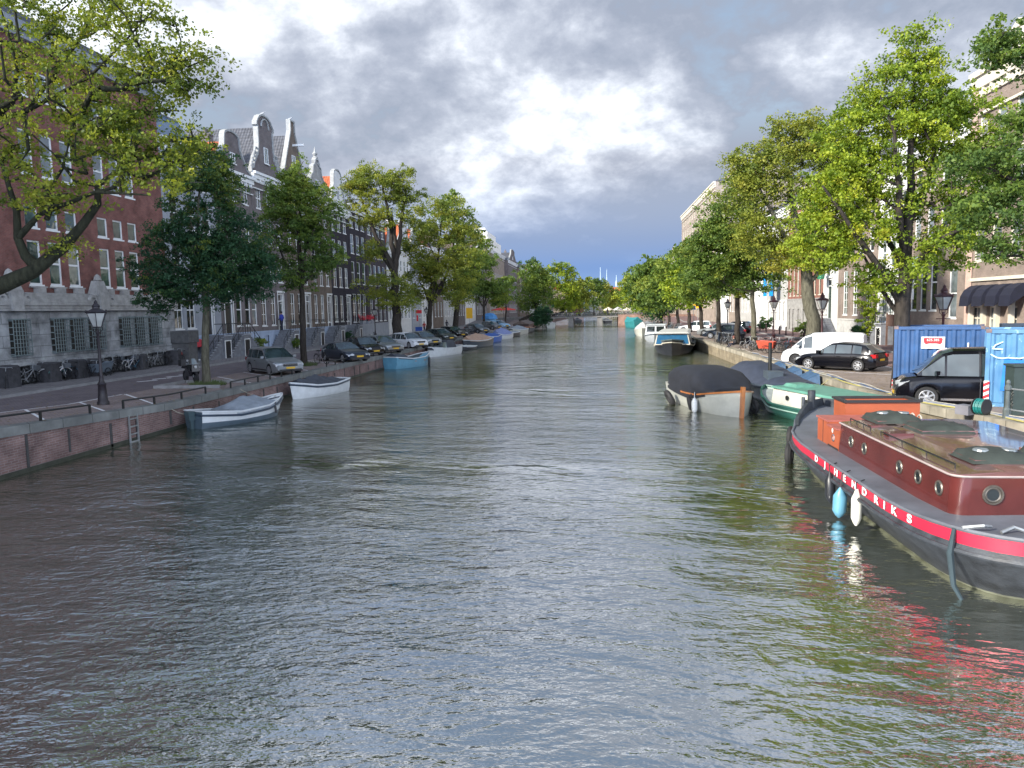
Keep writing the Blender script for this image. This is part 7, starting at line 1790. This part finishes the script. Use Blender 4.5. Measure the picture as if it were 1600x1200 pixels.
# blocks closing the view
for i, (x0_, x1_, y, H_, wl_, tl, lbx) in enumerate(((-22, -8, 520, 15, SUNRED, TILE_O, 'far block with red roof closing the view left of the spires'), (9, 24, 470, 13, TANB, TILE_O, 'far tan block with orange roof closing the view right of the spires'), (-7.5, 8.5, 540, 12, PALEB, TILE_G, 'far pale block hidden behind the last trees'))):
    t = thing('city_block', lbx, 'building', (x0_, y, 0)); W_ = x1_ - x0_
    m = MB(); hs = [(1 + 2.4 * i_, 3 + 3 * k_, 2.2 + 2.4 * i_, 5 + 3 * k_) for i_ in range(int((W_ - 2) / 2.4)) for k_ in range(3)]; holed_wall(m, 0, W_, 0, H_, hs, .3); m.box(0, W_, .35, 12, 0, H_); m.build('wall', wl_, t)
    m = MB(); m.prism([(0, 0), (12, 0), (6, 3.5)], 0, 1); m = MB(); m.add([(0, 0, H_), (W_, 0, H_), (W_, 12, H_), (0, 12, H_), (0, 6, H_ + 4), (W_, 6, H_ + 4)], [(0, 1, 5, 4), (2, 3, 4, 5), (0, 4, 3), (1, 2, 5)]); m.build('roof', tl, t)

# ---------------------------------------------------------------- people and birds
def person(label, loc, rz, top, legs, hair=(.02, .015, .01), pose='stand', skin=(.45, .28, .2), top_kind='jacket'):
    J = {'stand': dict(pel=(0, 0, .95), ch=(0.02, 0, 1.3), nk=(.02, 0, 1.5), hd=(.05, 0, 1.66), lk=(.03, .1, .5), lf=(-.03, .11, .06), lt=(.14, .12, .03), rk=(.06, -.1, .5), rf=(.05, -.11, .06), rt=(.22, -.12, .03), le=(.02, .27, 1.15), lh=(.18, .24, .95), re=(.0, -.27, 1.15), rh=(.16, -.24, .94)),
         'sit': dict(pel=(0, 0, .12), ch=(.08, 0, .45), nk=(.14, 0, .66), hd=(.2, 0, .8), lk=(.42, .14, .42), lf=(.6, .12, .06), lt=(.74, .13, .03), rk=(.4, -.16, .36), rf=(.62, -.14, .06), rt=(.76, -.15, .03), le=(.2, .26, .36), lh=(.42, .16, .44), re=(.2, -.26, .36), rh=(.42, -.14, .42))}[pose]
    t = thing('person', label, 'person', loc, R(rz))
    names = list(J); V = [J[n] for n in names] + [(J['ch'][0], .18, J['ch'][2] + .12), (J['ch'][0], -.18, J['ch'][2] + .12)]
    ix = {n: i for i, n in enumerate(names)}; ls, rs_ = len(names), len(names) + 1
    E = [('pel', 'ch'), ('ch', 'nk'), ('nk', 'hd'), ('pel', 'lk'), ('lk', 'lf'), ('lf', 'lt'), ('pel', 'rk'), ('rk', 'rf'), ('rf', 'rt')]
    E = [(ix[a], ix[b]) for a, b in E] + [(ix['ch'], ls), (ls, ix['le']), (ix['le'], ix['lh']), (ix['ch'], rs_), (rs_, ix['re']), (ix['re'], ix['rh'])]
    # fingers: short chains from each hand
    rad = dict(pel=.15, ch=.15, nk=.06, hd=.105, lk=.065, lf=.045, lt=.04, rk=.065, rf=.045, rt=.04, le=.045, lh=.035, re=.045, rh=.035)
    R_ = [rad[n] for n in names] + [.075, .075]
    me = bpy.data.meshes.new('body'); me.from_pydata(V, E, []); o = link(bpy.data.objects.new('body', me), t)
    sk = o.modifiers.new('s', 'SKIN'); 
    for i, r_ in enumerate(R_): me.skin_vertices[0].data[i].radius = (r_, r_); me.skin_vertices[0].data[i].use_root = (i == 0)
    o.modifiers.new('sub', 'SUBSURF').levels = 1; o.modifiers['sub'].render_levels = 1
    dg = bpy.context.evaluated_depsgraph_get(); me2 = bpy.data.meshes.new_from_object(o.evaluated_get(dg)); o.modifiers.clear(); o.data = me2
    me2.materials.clear()
    for nm, c in (('skin', skin), ('top_%s' % str(top), top), ('legs_%s' % str(legs), legs)): me2.materials.append(plain(nm, c, .8))
    hz1 = J['nk'][2] + .03; pz_ = J['pel'][2]
    for p in me2.polygons:
        c = p.center; d_h = min((c - Vector(J['lh'])).length, (c - Vector(J['rh'])).length)
        leg = (c.z < pz_ + .02 and pose == 'stand' and abs(c.y) < .22) or (pose == 'sit' and (c.x > .22 and c.z < .5 and d_h > .09 or c.z < .2))
        p.material_index = 0 if (c.z > hz1 or d_h < .06) else (2 if leg else 1)
        p.use_smooth = True
    m = MB(); h = J['hd']; m.lathe([(.0, .13), (.07, .12), (.112, .06), (.118, .0), (.1, -.06)], 10, (h[0] - .025, h[1], h[2] + .02)); m.build('hair', plain('hair_%s' % str(hair), hair, .7), t, True)
    for s, hn in ((1, 'lh'), (-1, 'rh')):
        pass
    return t
person('person in a bright blue jacket standing at a doorway on top of a stoop', (-29.9, 68.3, 3.0), 160, (.02, .035, .26), (.02, .022, .04))
person('person in a dark jacket sitting on the sunny quay edge with knees up', (11.4, 62.2, 1.12), 200, (.02, .02, .022), (.02, .022, .04), (.12, .04, .03), 'sit')
person('person in a red top walking by the white house on the shaded bank', (-26.2, 112, 1.15), -60, (.3, .03, .03), (.03, .03, .05))
person('person in dark clothes walking past the blue canopy', (-25.5, 126, 1.15), 80, (.03, .03, .04), (.02, .02, .03))
person('person in a pale top standing on the far bridge, left one', (-7.2, 186, 2.52), 30, (.5, .5, .48), (.03, .03, .05)); person('person in a dark top standing on the far bridge, right one', (3.0, 186, 2.52), -50, (.03, .03, .04), (.05, .05, .08))
def gull(label, p):
    t = thing('seagull', label, 'seagull', p)
    V = [(-.24, 0, .16), (-.1, 0, .15), (.06, 0, .17), (.15, 0, .24), (.19, 0, .3)]; m = MB(); m.tube(V, [.02, .07, .085, .04, .045], 8); m.lathe([(.015, 0), (.0, .06)], 6, (.23, 0, .3), 'x'); m.tube([(0, .02, .1), (0, .02, 0)], .008, 4); m.tube([(0, -.02, .1), (0, -.02, 0)], .008, 4); m.build('body', plain('gull_feathers', (.35, .36, .38), .7), t, True)
gull('seagull perched on the rounded top of the tallest neck gable', (-30.6, 67.95, 22.98)); gull('seagull perched on the tip of the brown spout gable', (-30.6, 74.4, 24.08))

# ---------------------------------------------------------------- fallen leaves and mooring lines
rs = np.random.RandomState(77); m = MB()
def fl(x, y, z):
    a = rs.uniform(0, 6.28); q = rs.uniform(.03, .06); c, s_ = math.cos(a) * q, math.sin(a) * q
    m.add([(x - c, y - s_, z), (x + s_ * .6, y - c * .6, z + .012), (x + c, y + s_, z + .004), (x - s_ * .6, y + c * .6, z + .014)], [(0, 1, 2, 3)])
for i in range(1500):
    y = rs.uniform(16, 75); x = XL(y) - rs.uniform(.1, 8.5) ** 1.0
    if rs.rand() < .6: x = XL(y) - abs(rs.normal(2.5, 1.6)) - .05
    fl(x, y, GZ(y) + (.07 if XL(y) - x < .5 else .012))
for i in range(1300):
    y = rs.uniform(24, 80); x = XR(y) + abs(rs.normal(2.0, 2.0)) + .05; fl(x, y, GZ(y) + (.07 if x - XR(y) < .5 else .012))
o = m.build('fallen_leaves', plain('fallen_leaf', (.24, .17, .05), .8, var=.4, scale=2)); tag(o, 'scattered dry yellow leaves lying on both quays', 'leaves', kind='stuff')
def mline(label, a, b, c=(.30, .28, .22)):
    a, b = Vector(a), Vector(b); mm = MB(); P = []
    for i in range(9): f = i / 8; p = a.lerp(b, f); p.z -= .22 * math.sin(math.pi * f); P.append(p)
    mm.tube(P, .016, 5); o_ = mm.build('mooring_rope', plain('rope_%s' % str(c), c, .8)); tag(o_, label, 'rope')
mline('slack mooring rope from the grey covered sloop to the shaded quay', (-14.6, 32.3, .85), (-17.1, 33.6, 1.1)); mline('short mooring rope from the stern of the grey covered sloop', (-16.3, 28.6, .6), (-17.1, 27.5, 1.1))
mline('mooring rope from the white launch with peaked cover', (-15.2, 42.0, .8), (-17.1, 43.2, 1.0)); mline('mooring rope from the sky blue open boat', (-14.6, 61.8, 1.0), (-17.1, 63, 1.0))
mline('pale mooring rope from the green and white boat to the sunny quay', (9.2, 33.9, .9), (10.8, 35.5, 1.15), (.45, .42, .2)); mline('mooring rope from the navy covered boat to the sunny quay', (9.3, 40.6, .9), (10.8, 42.3, 1.1))
mline('mooring rope from the red banded barge bow to the quay', (8.4, 25.1, 1.25), (10.8, 27.0, 1.2), (.2, .2, .18))
